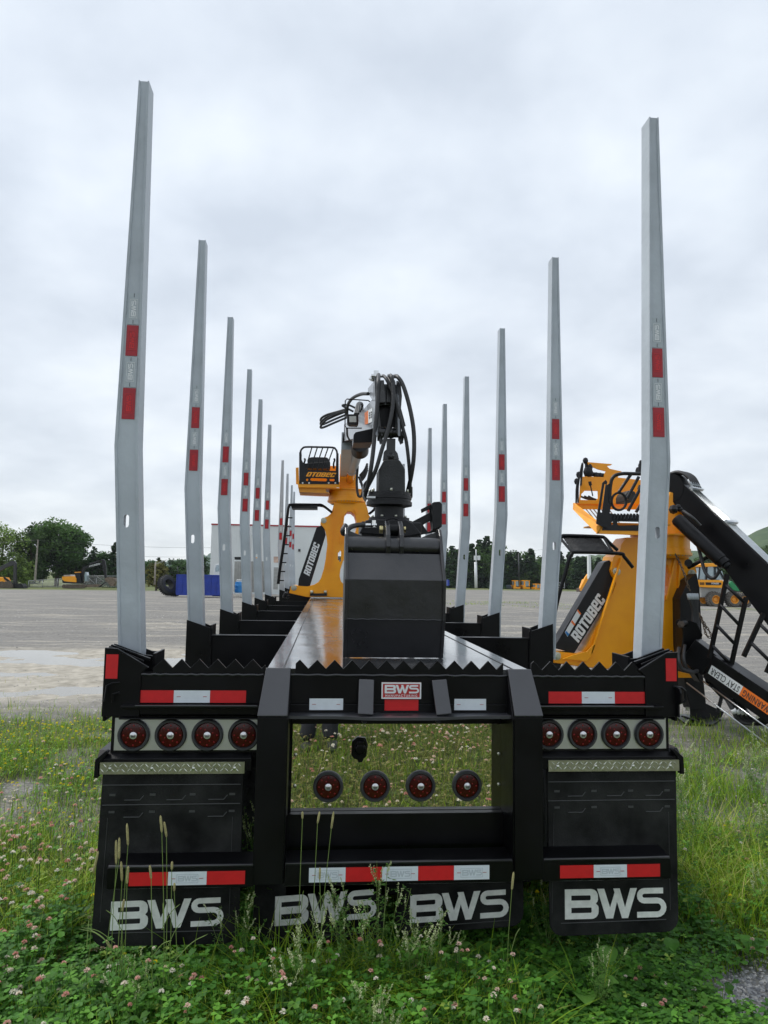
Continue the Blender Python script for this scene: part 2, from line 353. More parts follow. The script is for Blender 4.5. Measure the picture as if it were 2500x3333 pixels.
# rear crossmember: channel beam with end plates
m = MB(); m.box(-1.20, 1.20, 0, .012, 1.155, 1.278); m.box(-1.20, 1.20, .012, .13, 1.262, 1.278)
[m.box(*q, -.045, 0, 1.143, 1.155) for q in ((-1.19, -.606), (.606, 1.19))]; m.box(-1.2, 1.2, 0, .012, 1.108, 1.1549); m.box(-1.19, 1.19, .012, .14, 1.112, 1.142); [m.box(*q, -.03, -.001, 1.094, 1.101) for q in ((-1.2, -.612), (.612, 1.2))]
m.box(-1.2, 1.2, .13, .142, 1.0, 1.278)
m.build('rear_crossmember', BLK, T, bevel=.003)
m = MB()
for x0, x1, z in ((-1.13, -.60, 1.279), (-.485, .488, 1.28), (.60, 1.15, 1.279)): m.tube([(x0+(x1-x0)*i/24., -.002, z+.0018*sin(i*2.7)) for i in range(25)], .0055, 6)
for x0, x1 in ((-1.13, -.62), (.62, 1.14)): m.tube([(x0+(x1-x0)*i/20., -.044, 1.154) for i in range(21)], .004, 6)
m.build('weld_bead', GRAP, T)
for s in (-1, 1):   # end plates with the slanted stake pocket
    m = MB(); e0, e1 = 1.277, 1.218
    m.py([(s*e0, 1.102), (s*1.12, 1.102), (s*1.12, 1.285), (s*1.09, 1.31), (s*1.225, 1.389), (s*e0, 1.392)], -.008, .008)
    m.box(min(s*e0, s*(e0-.012)), max(s*e0, s*(e0-.012)), .008, .42, 1.08, 1.385)
    m.build('end_plate', BLK, T, bevel=.002)
    m = MB()
    for yy in (.118, .275): m.py([(s*1.275, 1.12), (s*1.10, 1.12), (s*1.10, 1.345), (s*1.145, 1.350), (s*1.275, 1.398)], yy, yy+.012)
    m.box(min(s*1.10, s*1.088), max(s*1.10, s*1.088), .1, .29, 1.12, 1.358)
    m.beam((s*1.27, .06, 1.395), (s*1.10, .06, 1.335), .018, .012); m.beam((s*1.27, .03, 1.392), (s*1.12, .03, 1.330), .012, .010)
    m.build('stake_pocket', BLK, T, bevel=.002)
    m = MB(); m.box(min(s*1.268, s*1.218), max(s*1.268, s*1.218), -.0105, -.0082, 1.262, 1.364); m.build('reflective_tape', RED, T)
    m = MB()   # tie hook welded on the end plate
    if s < 0: m.tube([(s*1.205, -.012, 1.245), (s*1.235, -.02, 1.245), (s*1.255, -.03, 1.235), (s*1.260, -.035, 1.17)], .004, 6); m.tube([(s*1.205, -.012, 1.205), (s*1.228, -.03, 1.20), (s*1.228, -.03, 1.165)], .004, 6)
    else:
        m.px([(.0, 1.105), (-.0, 1.235), (-.04, 1.235), (-.055, 1.215), (-.055, 1.17), (-.03, 1.16), (-.03, 1.105)], 1.262, 1.270)
        m.tube([(1.25, -.01, 1.238), (1.29, -.012, 1.232), (1.305, -.014, 1.22), (1.307, -.014, 1.18), (1.295, -.014, 1.165)], .006, 8)
    m.build('tie_hook', BLK, T)
# saw-toothed plates
def teeth(x0, x1, n, ramp0=None, ramp1=None):
    pts = [(x0, 1.274)]; w_ = (x1-x0)/n
    if ramp0: pts += [(x0, ramp0)]
    for i in range(n):
        a = x0+i*w_
        if i or not ramp0: pts.append((a, 1.340 if not i else 1.306))
        if i == 0 and not ramp0: pts[-1] = (a, 1.330); 
        pts.append((a+w_*.5, 1.342))
    pts.append((x1, ramp1 or 1.312)); pts.append((x1, 1.274)); return pts
def saw(x0, x1, pitch, first):
    pts = [(x0, 1.273), (x0, 1.345-abs(first)*.9 if first else 1.33)]; x = x0+first; up_ = True; half = pitch/2
    while x < x1-.004: pts.append((x, 1.346 if up_ else 1.307)); x += half; up_ = not up_
    f_ = (x-x1)/half; zl = (1.346 if up_ else 1.307)*(1-f_)+(1.307 if up_ else 1.346)*f_
    pts += [(x1, zl), (x1, 1.273)]; return pts
for a, b, f in ((-1.075, -.594, .045), (-.462, .466, .018), (.594, 1.115, .012)):
    m = MB(); m.py(saw(a, b, .0765, f), .002, .0135); m.build('saw_tooth_plate', BLK, T, bevel=.0012)
# reflective tapes of the crossmember
def tapes(x0, x1, z0, z1, y, kinds, mark=False, par=T):
    n = len(kinds); ww = (x1-x0)/n
    for i, k in enumerate(kinds):
        a = x0+i*ww; m = MB(); plate(m, a+.0004, a+ww-.0004, z0, z1, y); q = m.build('reflective_tape', RED if k == 'r' else WHT, par)
        if k == 'w':
            m = MB(); zc = (z0+z1)/2
            for dx in (.14, .86):
                for e in range(6): m.box(a+ww*dx-.008+e*.0028, a+ww*dx-.0062+e*.0028, y-.0032, y-.0022, zc-.0012, zc+.0012)
            m.build('print', REDD, q) 
            if mark:
                m = MB(); c = (a+ww/2, y-.0022, zc); h = (z1-z0)*.42; logo(m, c, X_, Z_, NY, h, .0008)
                for zz in (-.75, .75): m.box(a+ww/2-h*1.95, a+ww/2+h*1.95, y-.003, y-.0022, zc+h*zz-.001, zc+h*zz+.001)
                for xx in (-1.95, 1.95): m.box(a+ww/2+h*xx-.001, a+ww/2+h*xx+.001, y-.0031, y-.0022, zc-h*.75, zc+h*.75)
                m.build('faint_emblem', FNT, q)
tapes(-1.134, -.672, 1.160, 1.212, 0, 'rwr'); tapes(.672, 1.133, 1.160, 1.212, 0, 'rwr')
tapes(-.398, -.250, 1.130, 1.179, -.0005, 'w'); tapes(.243, .387, 1.130, 1.179, -.0005, 'w')
tapes(-.068, .083, 1.128, 1.176, -.0005, 'r')
# name plate
m = MB(); m.box(-.083, .093, -.008, 0, 1.180, 1.251); bp_ = m.build('name_plate', REDT.copy(), T, bevel=.002); bp_.data.materials[0].node_tree.nodes['Principled BSDF'].inputs['Base Color'].default_value = (.50, .03, .03, 1)
m = MB()
for a, b, c, d in ((-.083, .093, 1.180, 1.186), (-.083, .093, 1.245, 1.251), (-.083, -.077, 1.186, 1.245), (.087, .093, 1.186, 1.245)): m.box(a, b, -.012, -.008, c, d)
m.build('chrome_frame', WPT, bp_)
m = MB(); logo(m, (.005, -.008, 1.222), X_, Z_, NY, .036, .005, w=.148); m.build('lettering', WPT, bp_)
m = MB(); t_ = textmesh('MANUFACTURING', .02, 0, 1.35); m.mesh(t_, (.005, -.009, 1.193), X_, Z_, NY, .0135); m.build('small_lettering', WPT, bp_)
# uprights: sloped wrap plates and vertical posts
for s in (-1, 1):
    m = MB(); m.prism([(s*.482, 0), (s*.589, 0), (s*.612, -.215), (s*.486, -.215)], (0, -.004, 1.308), X_, (0, .49, .8717), (0, -.8717, .49), 0, .012); m.box(min(s*.482, s*.589), max(s*.482, s*.589), -.006, .02, 1.297, 1.309)
    m.build('wrap_plate', WRAP, T, bevel=.004)
    m = MB(); m.box(s*.549-.062, s*.549+.062, -.112, -.104, .445, 1.12); m.box(s*.487-.005, s*.487+.005, -.10, .26, .445, 1.11); m.box(s*.60-.005, s*.60+.005, -.10, .26, .445, 1.11)
    m.px([(.0, 1.285), (-.10, 1.11), (.0, 1.11)], s*.487-.005, s*.487+.005)
    m.build('bumper_post', BLK, T, bevel=.003)
# curved shelf with hole, and its two gusset bars
m = MB(); n_ = 24; front = []
for i in range(n_+1):
    x = -.482+.964*i/n_; t = abs(x)/.482; bulge = .5*(1+cos(pi*min(1, max(0, (t-.22)/.45)))) ; front.append((x, -.075-.035*bulge))
hole = [(.055*cos(a)*.9+.005, -.052+.016*sin(a)) for a in np.linspace(0, 2*pi, 20)[:-1]]
m.pz([front+[(.482, .0), (-.482, .0)], hole], 1.106, 1.118); m.build('tow_shelf', WRAP, T, bevel=.002)
for x, dx in ((-.150, -.006), (.172, .012)):
    m = MB(); m.beam((x, -.012, 1.262), (x+dx, -.082, 1.124), .066, .018, up=(0, -1, 0)); m.build('gusset_bar', WRAP, T, bevel=.004)
m = MB()
for x in (-.16, .16): m.cyl((x, -.085, 1.10), (x, -.07, 1.095), .011)
m.build('shelf_stud', BLK, T)
# mirror panel, its lamps and the black socket
m = MB(); m.box(-.470, .484, .098, .1, .672, 1.05); mp_ = m.build('mirror_panel', MIR, T)
m = MB(); m.box(-.486, .486, .104, .112, .5, 1.10); m.box(-.482, .482, .12, .16, .30, .66); m.box(-.4815, .4815, .055, .095, .535, .6705); m.build('rear_bulkhead', BLK, T)
m = MB()
for x in (-.455, .470):
    for z in (.915, .78): m.lathe((x, .098, z), NY, [(.0085, 0), (.008, .003), (.004, .005), (0, .006)], 10)
m.build('screw', BOLT, mp_)
m = MB(); cx, cz = -.168, .945
m.py([(cx-.026, cz-.045), (cx-.01, cz-.05), (cx-.005, cz-.062), (cx+.012, cz-.06), (cx+.018, cz-.045), (cx+.03, cz-.035), (cx+.034, cz+.02), (cx+.025, cz+.045), (cx-.012, cz+.05), (cx-.036, cz+.03), (cx-.038, cz-.03)], .085, .098)
m.lathe((cx, .085, cz), NY, [(.026, 0), (.025, .02), (.020, .026), (0, .027)], 16); m.box(cx-.014, cx+.016, .060, .075, cz+.006, cz+.034); m.build('socket', BLK, T, bevel=.002)
def lamp(x, z, y, par):
    m = MB(); m.lathe((x, y, z), NY, [(.0675, 0), (.0675, .010), (.063, .018), (.0555, .018), (.0525, .008), (.0525, .004)], 32); b = m.build('tail_light', BEZ, par)
    m = MB(); m.lathe((x, y, z), NY, [(.0525, .006), (.050, .009), (.035, .0115), (0, .013)], 32); m.build('lens', LENS, b)
    m = MB()
    for k in range(12):
        r_, a_ = (.041, 2*pi*k/8) if k < 8 else (.025, 2*pi*(k-8)/4+.4)
        m.lathe((x+r_*cos(a_), y-.0098, z+r_*sin(a_)), NY, [(.0042, 0), (.0035, .002), (0, .003)], 6)
    m.build('diode_pattern', LED, b)
    m = MB(); m.lathe((x, y-.0115, z), NY, [(.0155, 0), (.0150, .004), (.010, .0065), (0, .007)], 16); m.build('centre_lens', CLR, b)
    m = MB(); m.box(x-.009, x+.009, y-.0192, y-.0185, z-.003, z+.0005)
    for k in (-1, 0, 1): m.box(x+k*.005-.0015, x+k*.005+.0015, y-.0192, y-.0185, z-.008, z-.004)
    m.build('reflector_bar', BEZ, b)
for x in (-.306, -.096, .110, .322): lamp(x, .777, .098, T)
m = MB()
for s in (-1, 1):
    m = MB(); a, b = sorted((s*1.226, s*.61)); m.box(a, b, .018, .02, .956, 1.092); lp_ = m.build('light_panel', MIR2, T)
    m = MB(); a, b = sorted((s*1.240, s*.60)); m.box(a, b, .0205, .09, .945, 1.10); m.build('light_box', BLK, T)
    for k in range(4): lamp(s*(1.144-.1555*k), 1.021, .018, T)
    # mudguard roof, tread strip, flaps
    m = MB(); a, b = s*1.288, s*.64
    m.prism([(-.002, .872), (-.002, .925), (.035, .955), (2.2, .955), (2.2, .945), (.04, .945), (.006, .915), (.006, .872)], (0, 0, 0), Y_, Z_, X_, min(a, b), max(a, b))
    m.py([(s*1.295, .850), (s*1.277, .850), (s*1.277, .905), (s*1.24, .955), (s*1.25, .962), (s*1.292, .925)], -.012, .02)
    m.build('mudguard', BLK, T, bevel=.002)
    m = MB(); c_ = sorted((s*1.272, s*.668)); m.box(c_[0], c_[1], -.010, -.004, .864, .913); ts = m.build('tread_strip', ALU, T)
    m = MB(); nb = 27
    for i in range(nb):
        for j in range(2):
            x = c_[0]+(i+.5+.5*j)*(c_[1]-c_[0]-.02)/nb; z = .879+.020*j; d = .0078*(1 if i % 2 else -1)
            m.tube([(x-.0078, -.0100, z-d), (x, -.0118, z), (x+.0078, -.0100, z+d)], [.0005, .0021, .0005], 6, caps=False)
    m.build('tread_lozenge', ALU, ts)
    m = MB()
    for k in range(4): x = c_[0]+.042+k*(c_[1]-c_[0]-.084)/3; m.lathe((x, -.010, .886), NY, [(.008, 0), (.0075, .003), (.003, .0045), (0, .005)], 8)
    m.build('bolt', ALU, ts)
# rubber flaps
def flap(x0, x1, z0, z1, y, dxb=0, slots=True, lx0=None, lx1=None, lz0=None, lz1=None, shear=0, tilt=0, lean=0):
    r = .06; nA = [(x0, z1), (x0-dxb, z0+r+.02)]+[(x0-dxb+r-r*cos(t), z0+r+tilt*0-r*sin(t)) for t in np.linspace(.15, pi/2, 6)]
    nB = [(x1-r+r*sin(t)+dxb*.2, z0+tilt+r-r*cos(t)) for t in np.linspace(0, pi/2-.15, 6)]+[(x1+dxb*.2, z0+tilt+r+.02), (x1, z1)]
    V = (0, lean, 1)
    m = MB(); m.prism(nA+nB, (0, y-lean*z1, 0), X_, V, Y_, 0, .010); f = m.build('mud_flap', FLAP, T, bevel=.003)
    o = np.array((0, y-lean*z1, 0.)); V_ = np.array(V, float)
    m = MB()
    def seg(xa, za, xb, zb, r_=.0022): m.tube([o+X_*xa+V_*za+(0, -.001, 0), o+X_*xb+V_*zb+(0, -.001, 0)], r_, 5)
    seg(x0+.06, z0+(.055 if slots else .03), x1-.06, z0+(.055 if slots else .03)+tilt, .0022)
    if slots:
        seg(x0+.005, z1-.045, x1-.01, z1-.045); seg(x0+.005, z1-.127, x1-.01, z1-.125)
        for zr in (z1-.085, z1-.155):
            for k in range(4): xc = x0+.045+k*(x1-x0-.09)/3; m.prism([(xc-.012, zr-.005), (xc+.012, zr-.005), (xc+.012, zr+.004), (xc-.012, zr+.004)], o, X_, V_, NY, 0, .0016)
            for k in range(3):
                if zr < z1-.1 and k == 1: continue
                xc = x0+.13+k*(x1-x0-.24)/2; seg(xc-.035, zr-.022, xc+.03, zr-.022); seg(xc+.03, zr-.022, xc+.045, zr-.004)
        seg(x1-.04, z1-.18, x1-.04, z0+.1, .0012); seg(x0+.03, z1-.18, x0+.02, z0+.1, .0012)
    m.build('moulded_ridge', RIDGE, f)
    m = MB(); c = o+X_*(lx0+lx1)/2+V_*(lz0+lz1)/2+np.array((0, -.0003, 0)); logo(m, c, nrm((1, 0, shear)), V_, NY, (lz1-lz0), .0015, w=(lx1-lx0)); m.build('lettering', LETW, f)
flap(-1.262, -.672, .164, .862, 0, .012, True, -1.200, -.750, .234, .349, .022)
flap(.664, 1.262, .160, .862, 0, -.010, True, .742, 1.190, .231, .357, .0, tilt=.006)
flap(-.612, -.045, .095, .60, .12, .012, False, -.528, -.092, .187, .312, .055, lean=.0, tilt=.012)
flap(.018, .588, .128, .60, .115, .01, False, .072, .507, .185, .305, .04, tilt=.022)
# bumper bars
for a, b, z0, z1 in ((-1.192, -.605, .437, .528), (-.479, .479, .436, .530), (.61, 1.172, .436, .530)):
    m = MB(); m.px([(-.105, z0), (-.112, z0+.004), (-.112, z1-.008), (-.104, z1), (-.0, z1+.01), (.0, z1-.005), (-.10, z1-.012), (-.10, z0)], a, b); m.build('bumper_bar', BLK, T)
    m = MB(); m.tube([(a+.004, -.106, z1-.004), (b-.004, -.106, z1-.004)], .0075, 8); m.build('bumper_lip', GRAP, T)
tapes(-1.105, -.640, .452, .504, -.1125, 'rwr', True); tapes(.683, 1.124, .451, .503, -.1125, 'rwr', True); tapes(-.380, .378, .453, .510, -.1125, 'wrwrw', True)

# bolsters, pockets and stakes
STY = [.15, 1.80, 3.33, 5.02, 6.45, 8.10, 11.66, 13.65, 15.85, 17.35]
m = MB()
def bolster(Y):
    m = MB(); m.box(-1.215, 1.215, Y-.055, Y-.045, 1.02, 1.297); m.box(-1.215, 1.215, Y-.045, Y+.07, 1.288, 1.297); m.box(-1.215, 1.215, Y-.045, Y+.06, 1.02, 1.03)
    b = m.build('bolster', BLK, T, bevel=.003)
    for s in (-1, 1):
        m = MB(); m.py([(s*1.262, 1.0), (s*1.09, 1.0), (s*1.09, 1.345), (s*1.262, 1.402)], Y-.068, Y-.058); m.py([(s*1.262, 1.0), (s*1.10, 1.0), (s*1.10, 1.34), (s*1.262, 1.402)], Y+.12, Y+.13)
        m.box(min(s*1.106, s*1.094), max(s*1.106, s*1.094), Y-.075, Y+.13, 1.24, 1.368)
        m.tube([(s*1.19, Y-.060, 1.285), (s*1.18, Y-.060, 1.297), (s*.6, Y-.058, 1.298)], .005, 6)
        m.build('stake_pocket', BLK, b, bevel=.002)
    return b
def slot(cx, cz, w_, h, n=6):
    r = w_/2; return [(cx+r*cos(t), cz+h/2-r+r*sin(t)) for t in np.linspace(0, pi, n)]+[(cx+r*cos(t), cz-h/2+r+r*sin(t)) for t in np.linspace(pi, 2*pi, n)]
def stake(s, Y, z_off=0):
    m = MB(); oz = [(1.262, 1.15), (1.266, 1.39), (1.327, 2.30), (1.300, 4.093)]; iz = [(1.251, 4.093), (1.221, 2.30), (1.163, 1.36), (1.165, 1.15)]
    pts = [(s*a, b) for a, b in oz+iz]
    m.py([pts, slot(s*1.258, 1.95, .024, .060)], Y+.006, Y+.014); m.py([pts, slot(s*1.25, 1.95, .066, .12)], Y+.0142, Y+.092)
    for L_ in (oz, iz):
        q = [(s*a, b) for a, b in L_]; sg = 1 if L_ is oz else -1
        for i in range(3):
            (a, b), (c, d) = q[i], q[i+1]; m.py([(a, b), (c, d), (c-s*sg*.006, d), (a-s*sg*.006, b)], Y, Y+.0061)
    st = m.build('stake', GALV, T)
    m = MB()      # weld runs down both edges
    r_ = np.random.default_rng(int(Y*10)+(s > 0))
    for L_, sg in ((oz, 1), (iz[::-1], -1)):
        pts = []
        for i in range(3):
            (a, b), (c, d) = L_[i], L_[i+1]; k = max(2, int((d-b)/.035))
            for j in range(k): t = j/k; pts.append((s*(a+(c-a)*t-sg*.008), Y+.0045, b+(d-b)*t))
        m.tube(pts, [.0032+.0042*r_.random() for _ in pts], 5)
    m.build('weld_run', GALV, st)
    xc = lambda z: s*((1.273+(z-2.30)*(1.2685-1.273)/1.793))
    for i, (za, zb_) in enumerate(((2.425, 2.572), (2.576, 2.722), (2.726, 2.873), (2.877, 3.03))):
        m = MB(); wd = .029 if i < 2 else .027; pt = [(xc(za)-wd, za), (xc(za)+wd, za), (xc(zb_)+wd, zb_), (xc(zb_)-wd, zb_)]
        m.py(pt, Y+.0035, Y+.006); q = m.build('reflective_tape', (REDD, SILT)[i % 2], st)
        zc = (za+zb_)/2; m = MB(); V_ = (0, 0, 1.) ; h = .022
        logo(m, (xc(zc), Y+.0035, zc), (0, 0, 1), (-1, 0, 0), NY, h, .0008)
        for a_, b_ in ((-.046, -.044), (.044, .046)): m.box(xc(zc)-.018, xc(zc)+.018, Y+.0025, Y+.0035, zc+a_, zc+b_)
        for a_, b_ in ((-.018, -.0165), (.0165, .018)): m.box(xc(zc)+a_, xc(zc)+b_, Y+.0025, Y+.0035, zc-.044, zc+.044)
        m.build('faint_emblem', (RED, WPT)[i % 2], q)
        if i % 2 and i < 4:
            m = MB()
            for zz in (za+.012, zb_-.012): m.box(xc(zz)-.001, xc(zz)+.001, Y+.0025, Y+.0035, zz-.009, zz+.009)
            m.build('print', BEZ, q)
    return st
st_l = stake(-1, STY[0]); st_r = stake(1, STY[0]); bo = bolster(STY[1])
st_r.location = (.013, 0, 0)
for i, Y in enumerate(STY):
    if i:
        copy_tree(st_l, T, (0, Y-STY[0], 0)); copy_tree(st_r, T, ((0, .030, .018, .010, -.018, .014, 0, 0, 0, 0)[i], Y-STY[0]-(0, .03, .03, .06, .12, .16, 0, 0, 0, 0)[i], 0))
        if i > 1: copy_tree(bo, T, (0, Y-STY[1], 0))
# wheels (dual), seen through the gaps
def wheel(x, y, r=.50):
    m = MB(); s = 1 if x > 0 else -1
    for k in (0, 1):
        c = (x-s*k*.33, y, r); m.lathe(c, (s, 0, 0), [(.29, -.13), (.40, -.14), (.47, -.13), (r, -.10), (r, .10), (.47, .13), (.40, .14), (.29, .13)], 36)
        for j in range(44):
            a = 2*pi*j/44
            for q in (-.07, 0, .07): m.beam((c[0]+q-.025, y+(r-.004)*cos(a+q), r+(r-.004)*sin(a+q)), (c[0]+q+.025, y+(r-.004)*cos(a+.04+q), r+(r-.004)*sin(a+.04+q)), .035, .02, up=(0, cos(a), sin(a)))
    wl = m.build('wheel', RUB, T); m = MB(); m.lathe((x, y, r), (s, 0, 0), [(.29, .12), (.27, .12), (.25, .02), (.12, .0), (.11, .12), (0, .13)], 24); m.build('rim', PIPE, wl); return wl
for x in (-1.06, 1.06):
    w0 = wheel(x, 1.05)
    for y in (2.35, 3.65, 9.9): copy_tree(w0, T, (0, y-1.05, 0))

# ================================================================ LOADER STANDING ON THE TRAILER
def za(x, y, Y): return P(1120+x*.15672, 1200+y*.15672, Y)
def zg(x, y, Y): return P(1100+x*.22905, 1640+y*.22905, Y)
def zc(x, y, Y): return P(2100+x*.2411, 1780+y*.2411, Y)
def xz(f, pts, Y): return [(float(f(x, y, Y)[0]), float(f(x, y, Y)[2])) for x, y in pts]
def bez(pts, n=16):   # Catmull-Rom through points
    pts = [np.array(q, float) for q in pts]; pts = [2*pts[0]-pts[1]]+pts+[2*pts[-1]-pts[-2]]; o_ = []
    for i in range(1, len(pts)-2):
        a, b, c, d = pts[i-1:i+3]
        for k in range(n): t = k/n; o_.append(.5*((2*b)+(-a+c)*t+(2*a-5*b+4*c-d)*t*t+(-a+3*b-3*c+d)*t**3))
    return o_+[pts[-2]]
LB = P(1141, 1940, 9.6); 
A = root('log_loader', 'orange log loader bolted on the trailer deck, its black grapple resting near the rear', 'log loader', (float(LB[0]), 9.6, 1.31))
YF = 9.38
def pedestal(par, sil, holes, f, Yf, dep, ring_c, ring_r, zr0, zr1, pins):
    m = MB(); m.py([xz(f, sil, Yf)]+[xz(f, h, Yf) for h in holes], Yf, Yf+.03); m.py([xz(f, sil, Yf)]+[xz(f, h, Yf) for h in holes], Yf+dep-.03, Yf+dep)
    for lp in [sil]+holes:
        q = xz(f, lp, Yf)
        for i in range(len(q)):
            a, b = q[i], q[(i+1) % len(q)]; m.prism([(a[0], a[1]), (b[0], b[1]), (b[0]*.999+.0001, b[1]-.012), (a[0]*.999, a[1]-.012)], (0, 0, 0), X_, Z_, Y_, Yf+.03, Yf+dep-.03)
    o = m.build('pedestal', ORG, par, bevel=.006)
    m = MB(); m.lathe(ring_c, Z_, [(ring_r*.84, zr0-.075), (ring_r*.95, zr0-.05), (ring_r*1.04, zr0-.03), (ring_r*1.04, zr0), (ring_r, zr0), (ring_r, zr0+.05), (ring_r*.97, zr0+.055), (ring_r*.97, zr1-.02), (ring_r*1.08, zr1-.02), (ring_r*1.08, zr1), (0, zr1)], 48); m.build('slew_ring', ORG, par)
    m = MB()
    for k in range(40): a = 2*pi*k/40; c = np.array(ring_c)+(ring_r*.985*cos(a), ring_r*.985*sin(a), zr0-.045); m.cyl(c, c+(0, 0, .02), .011, n=6)
    m.build('bolt_circle', BOLT, par)
    for c in pins:
        m = MB(); m.lathe(c, NY, [(.05, 0), (.05, .012), (.030, .014), (.028, .035), (0, .036)], 16); m.build('pin', BOLT, par)
    return o
sil1 = [(520, -40), (505, 20), (490, 60), (460, 85), (405, 105), (395, 150), (420, 175), (440, 205), (452, 260), (458, 330), (442, 470), (425, 560), (400, 640), (378, 675), (340, 700), (280, 715), (215, 712), (150, 703), (128, 715), (115, 770), (270, 805), (640, 812), (1010, 805), (1150, 775), (1140, 715), (1115, 703), (985, 715), (925, 700), (890, 675), (870, 640), (840, 530), (800, 330), (805, 260), (830, 200), (860, 170), (855, 105), (830, 70), (820, 20), (800, -40)]
hole_a = [(640, 38), (675, 40), (705, 65), (718, 110), (722, 190), (700, 260), (655, 290), (620, 270), (600, 220), (598, 140), (610, 70)]
hole_b = [(600, 480), (575, 560), (568, 620), (580, 670), (610, 700), (690, 700), (730, 660), (720, 560), (690, 470), (645, 440)]
RC = (float(zp(1120, 1100, 9.6)[0]), 9.62, 0)
zr1 = float(zp(1100, 950, 9.35)[2]); zr0 = float(zp(1100, 1150, 9.35)[2])
pins = [z5(425, 122, YF-.001), z5(157, 728, YF-.001)]
pedestal(A, sil1, [hole_a, hole_b], z5, YF, .48, RC, .335, zr0, zr1, pins)
m = MB()
for a, b in (((610, 60), (575, 330)), ((525, 10), (470, 560))): m.beam(z5(*a, YF-.025), z5(*b, YF-.025), .018, .05, up=NY)
for a, b in (((700, 20), (720, 60)),): m.beam(z5(*a, YF-.025), z5(*b, YF-.025), .018, .05, up=NY)
m.build('stiffener_rib', ORG, A)
# foot clamp with bolts
m = MB(); m.py(xz(z5, [(300, 800), (302, 778), (455, 778), (455, 800)], YF-.05), YF-.06, YF-.01)
m.build('foot_clamp', BLK2, A)
m = MB()
for x in (318, 440): m.cyl(z5(x, 778, YF-.035), z5(x, 752, YF-.035), .028, n=8)
m.build('clamp_nut', BOLT, A).data.name = 'clamp_nuts'
# slanted black legs with lettering
leg1 = xz(z5, [(408, 165), (432, 200), (443, 250), (300, 715), (195, 715), (200, 650), (360, 185)], YF+.04)
m = MB(); m.py(leg1, YF+.04, YF+.20); lg = m.build('support_leg', BLK2, A, bevel=.006)
def lettering(par, s, c, u, n, h, material, squash=.72, bold=.035, name='lettering', shear=.25):
    u = nrm(u); v = np.cross(np.array(n, float), u); m = MB(); blockword(m, s, c, u, v, np.array(n, float), h, squash); return m.build(name, material, par)
c_ = (z5(275, 590, YF+.035)+z5(360, 345, YF+.035))/2; u_ = z5(362, 340, YF+.035)-z5(278, 590, YF+.035)
lettering(lg, 'ROTOBeC', c_, u_, NY, .115, WPT, 1.06)
# second leg, mirrored, mostly behind the grapple
mx_ = 2*RC[0]; m = MB(); m.py([(mx_-a, b) for a, b in leg1], YF+.04, YF+.20); m.build('support_leg', BLK2, A)
# seat platform behind the bar guard
YP = 9.15
def cage(par, f, Y, panel, top, bars, r, name='guard'):
    m = MB(); m.py(panel, Y, Y+.008); g_ = m.build(name, BLK2, par)
    m = MB(); m.tube(bez([f(*q, Y+.004) for q in top], 5), r, 8)
    for a, b in bars: m.tube([f(*a, Y+.004), f(*b, Y+.004)], r*1.15, 6)
    m.build('guard_bar', BLK2, g_).data.name = 'guard_bars'; return g_
pan = xz(zp, [(200, 850), (200, 250), (245, 255), (250, 380), (380, 365), (470, 345), (480, 480), (960, 480), (960, 270), (965, 860)], YP)
# lower sheet with cut-outs (lettering cut through shows the orange floor behind)
lo = xz(zp, [(200, 860), (200, 250), (245, 250), (250, 395), (350, 590), (905, 610), (915, 270), (962, 270), (965, 865)], YP)
slots = [xz(zp, h, YP) for h in ([(420, 760), (440, 745), (720, 755), (742, 775), (720, 808), (440, 802), (415, 785)], [(790, 765), (880, 765), (885, 790), (870, 808), (800, 806), (785, 785)], [(335, 765), (365, 755), (378, 775), (365, 805), (335, 800)])]
m = MB(); m.py([lo]+slots, YP, YP+.008); gd = m.build('guard', BLK2, A)
m = MB(); m.tube(bez([zp(*q, YP) for q in [(235, 330), (230, 230), (265, 175), (330, 148), (600, 150), (850, 158), (905, 195), (930, 250), (935, 420)]], 4), .017, 8)
for i in range(5): m.beam(zp(445+i*105, 160, YP), zp(385+i*105-i*4, 365, YP), .02, .034, up=NY)
for i in range(5): m.beam(zp(385+i*101, 365, YP), zp(350+i*100, 600, YP), .02, .036, up=NY)
m.build('guard_bar', BLK2, gd).data.name = 'guard_bars'
# cut-through letters read as orange strokes on the dark sheet
m = MB(); cc = (zp(360, 680, YP-.002)+zp(890, 680, YP-.002))/2; blockword(m, 'OTOBeC', cc, X_, Z_, np.array(NY, float), .078, 1.55, .35); m.build('lettering', ORG, gd)
m = MB()
for x in (268, 392, 770, 898): m.lathe(zp(x, 842, YP), NY, [(.016, 0), (.014, .01), (0, .012)], 10)
m.build('bolt', WPT, gd).data.name = 'guard_bolts'
m = MB(); m.py(xz(zp, [(170, 805), (215, 800), (240, 850), (920, 870), (945, 812), (985, 825), (985, 930), (180, 925)], YP+.01), YP+.009, YP+.02)
q = xz(zp, [(180, 925), (985, 930)], YP+.01); m.box(q[0][0], q[1][0], YP+.02, YP+.72, q[0][1]-.005, q[0][1]+.01)
m.box(q[0][0], q[0][0]+.012, YP+.02, YP+.72, q[0][1], q[0][1]+.11); m.box(q[0][0], q[1][0]-.05, YP+.70, YP+.712, q[0][1], q[0][1]+.50)
q = xz(zp, [(135, 545), (190, 540), (200, 880), (140, 860)], YP+.3); m.py(q, YP+.3, YP+.32)
m.build('platform', ORG, A, bevel=.003)
m = MB(); q = xz(zp, [(185, 925), (720, 950), (720, 1010), (800, 1040), (540, 1030), (200, 1015)], YP+.05); m.py(q, YP+.05, YP+.6)
m.build('platform_bracket', ORGD, A)
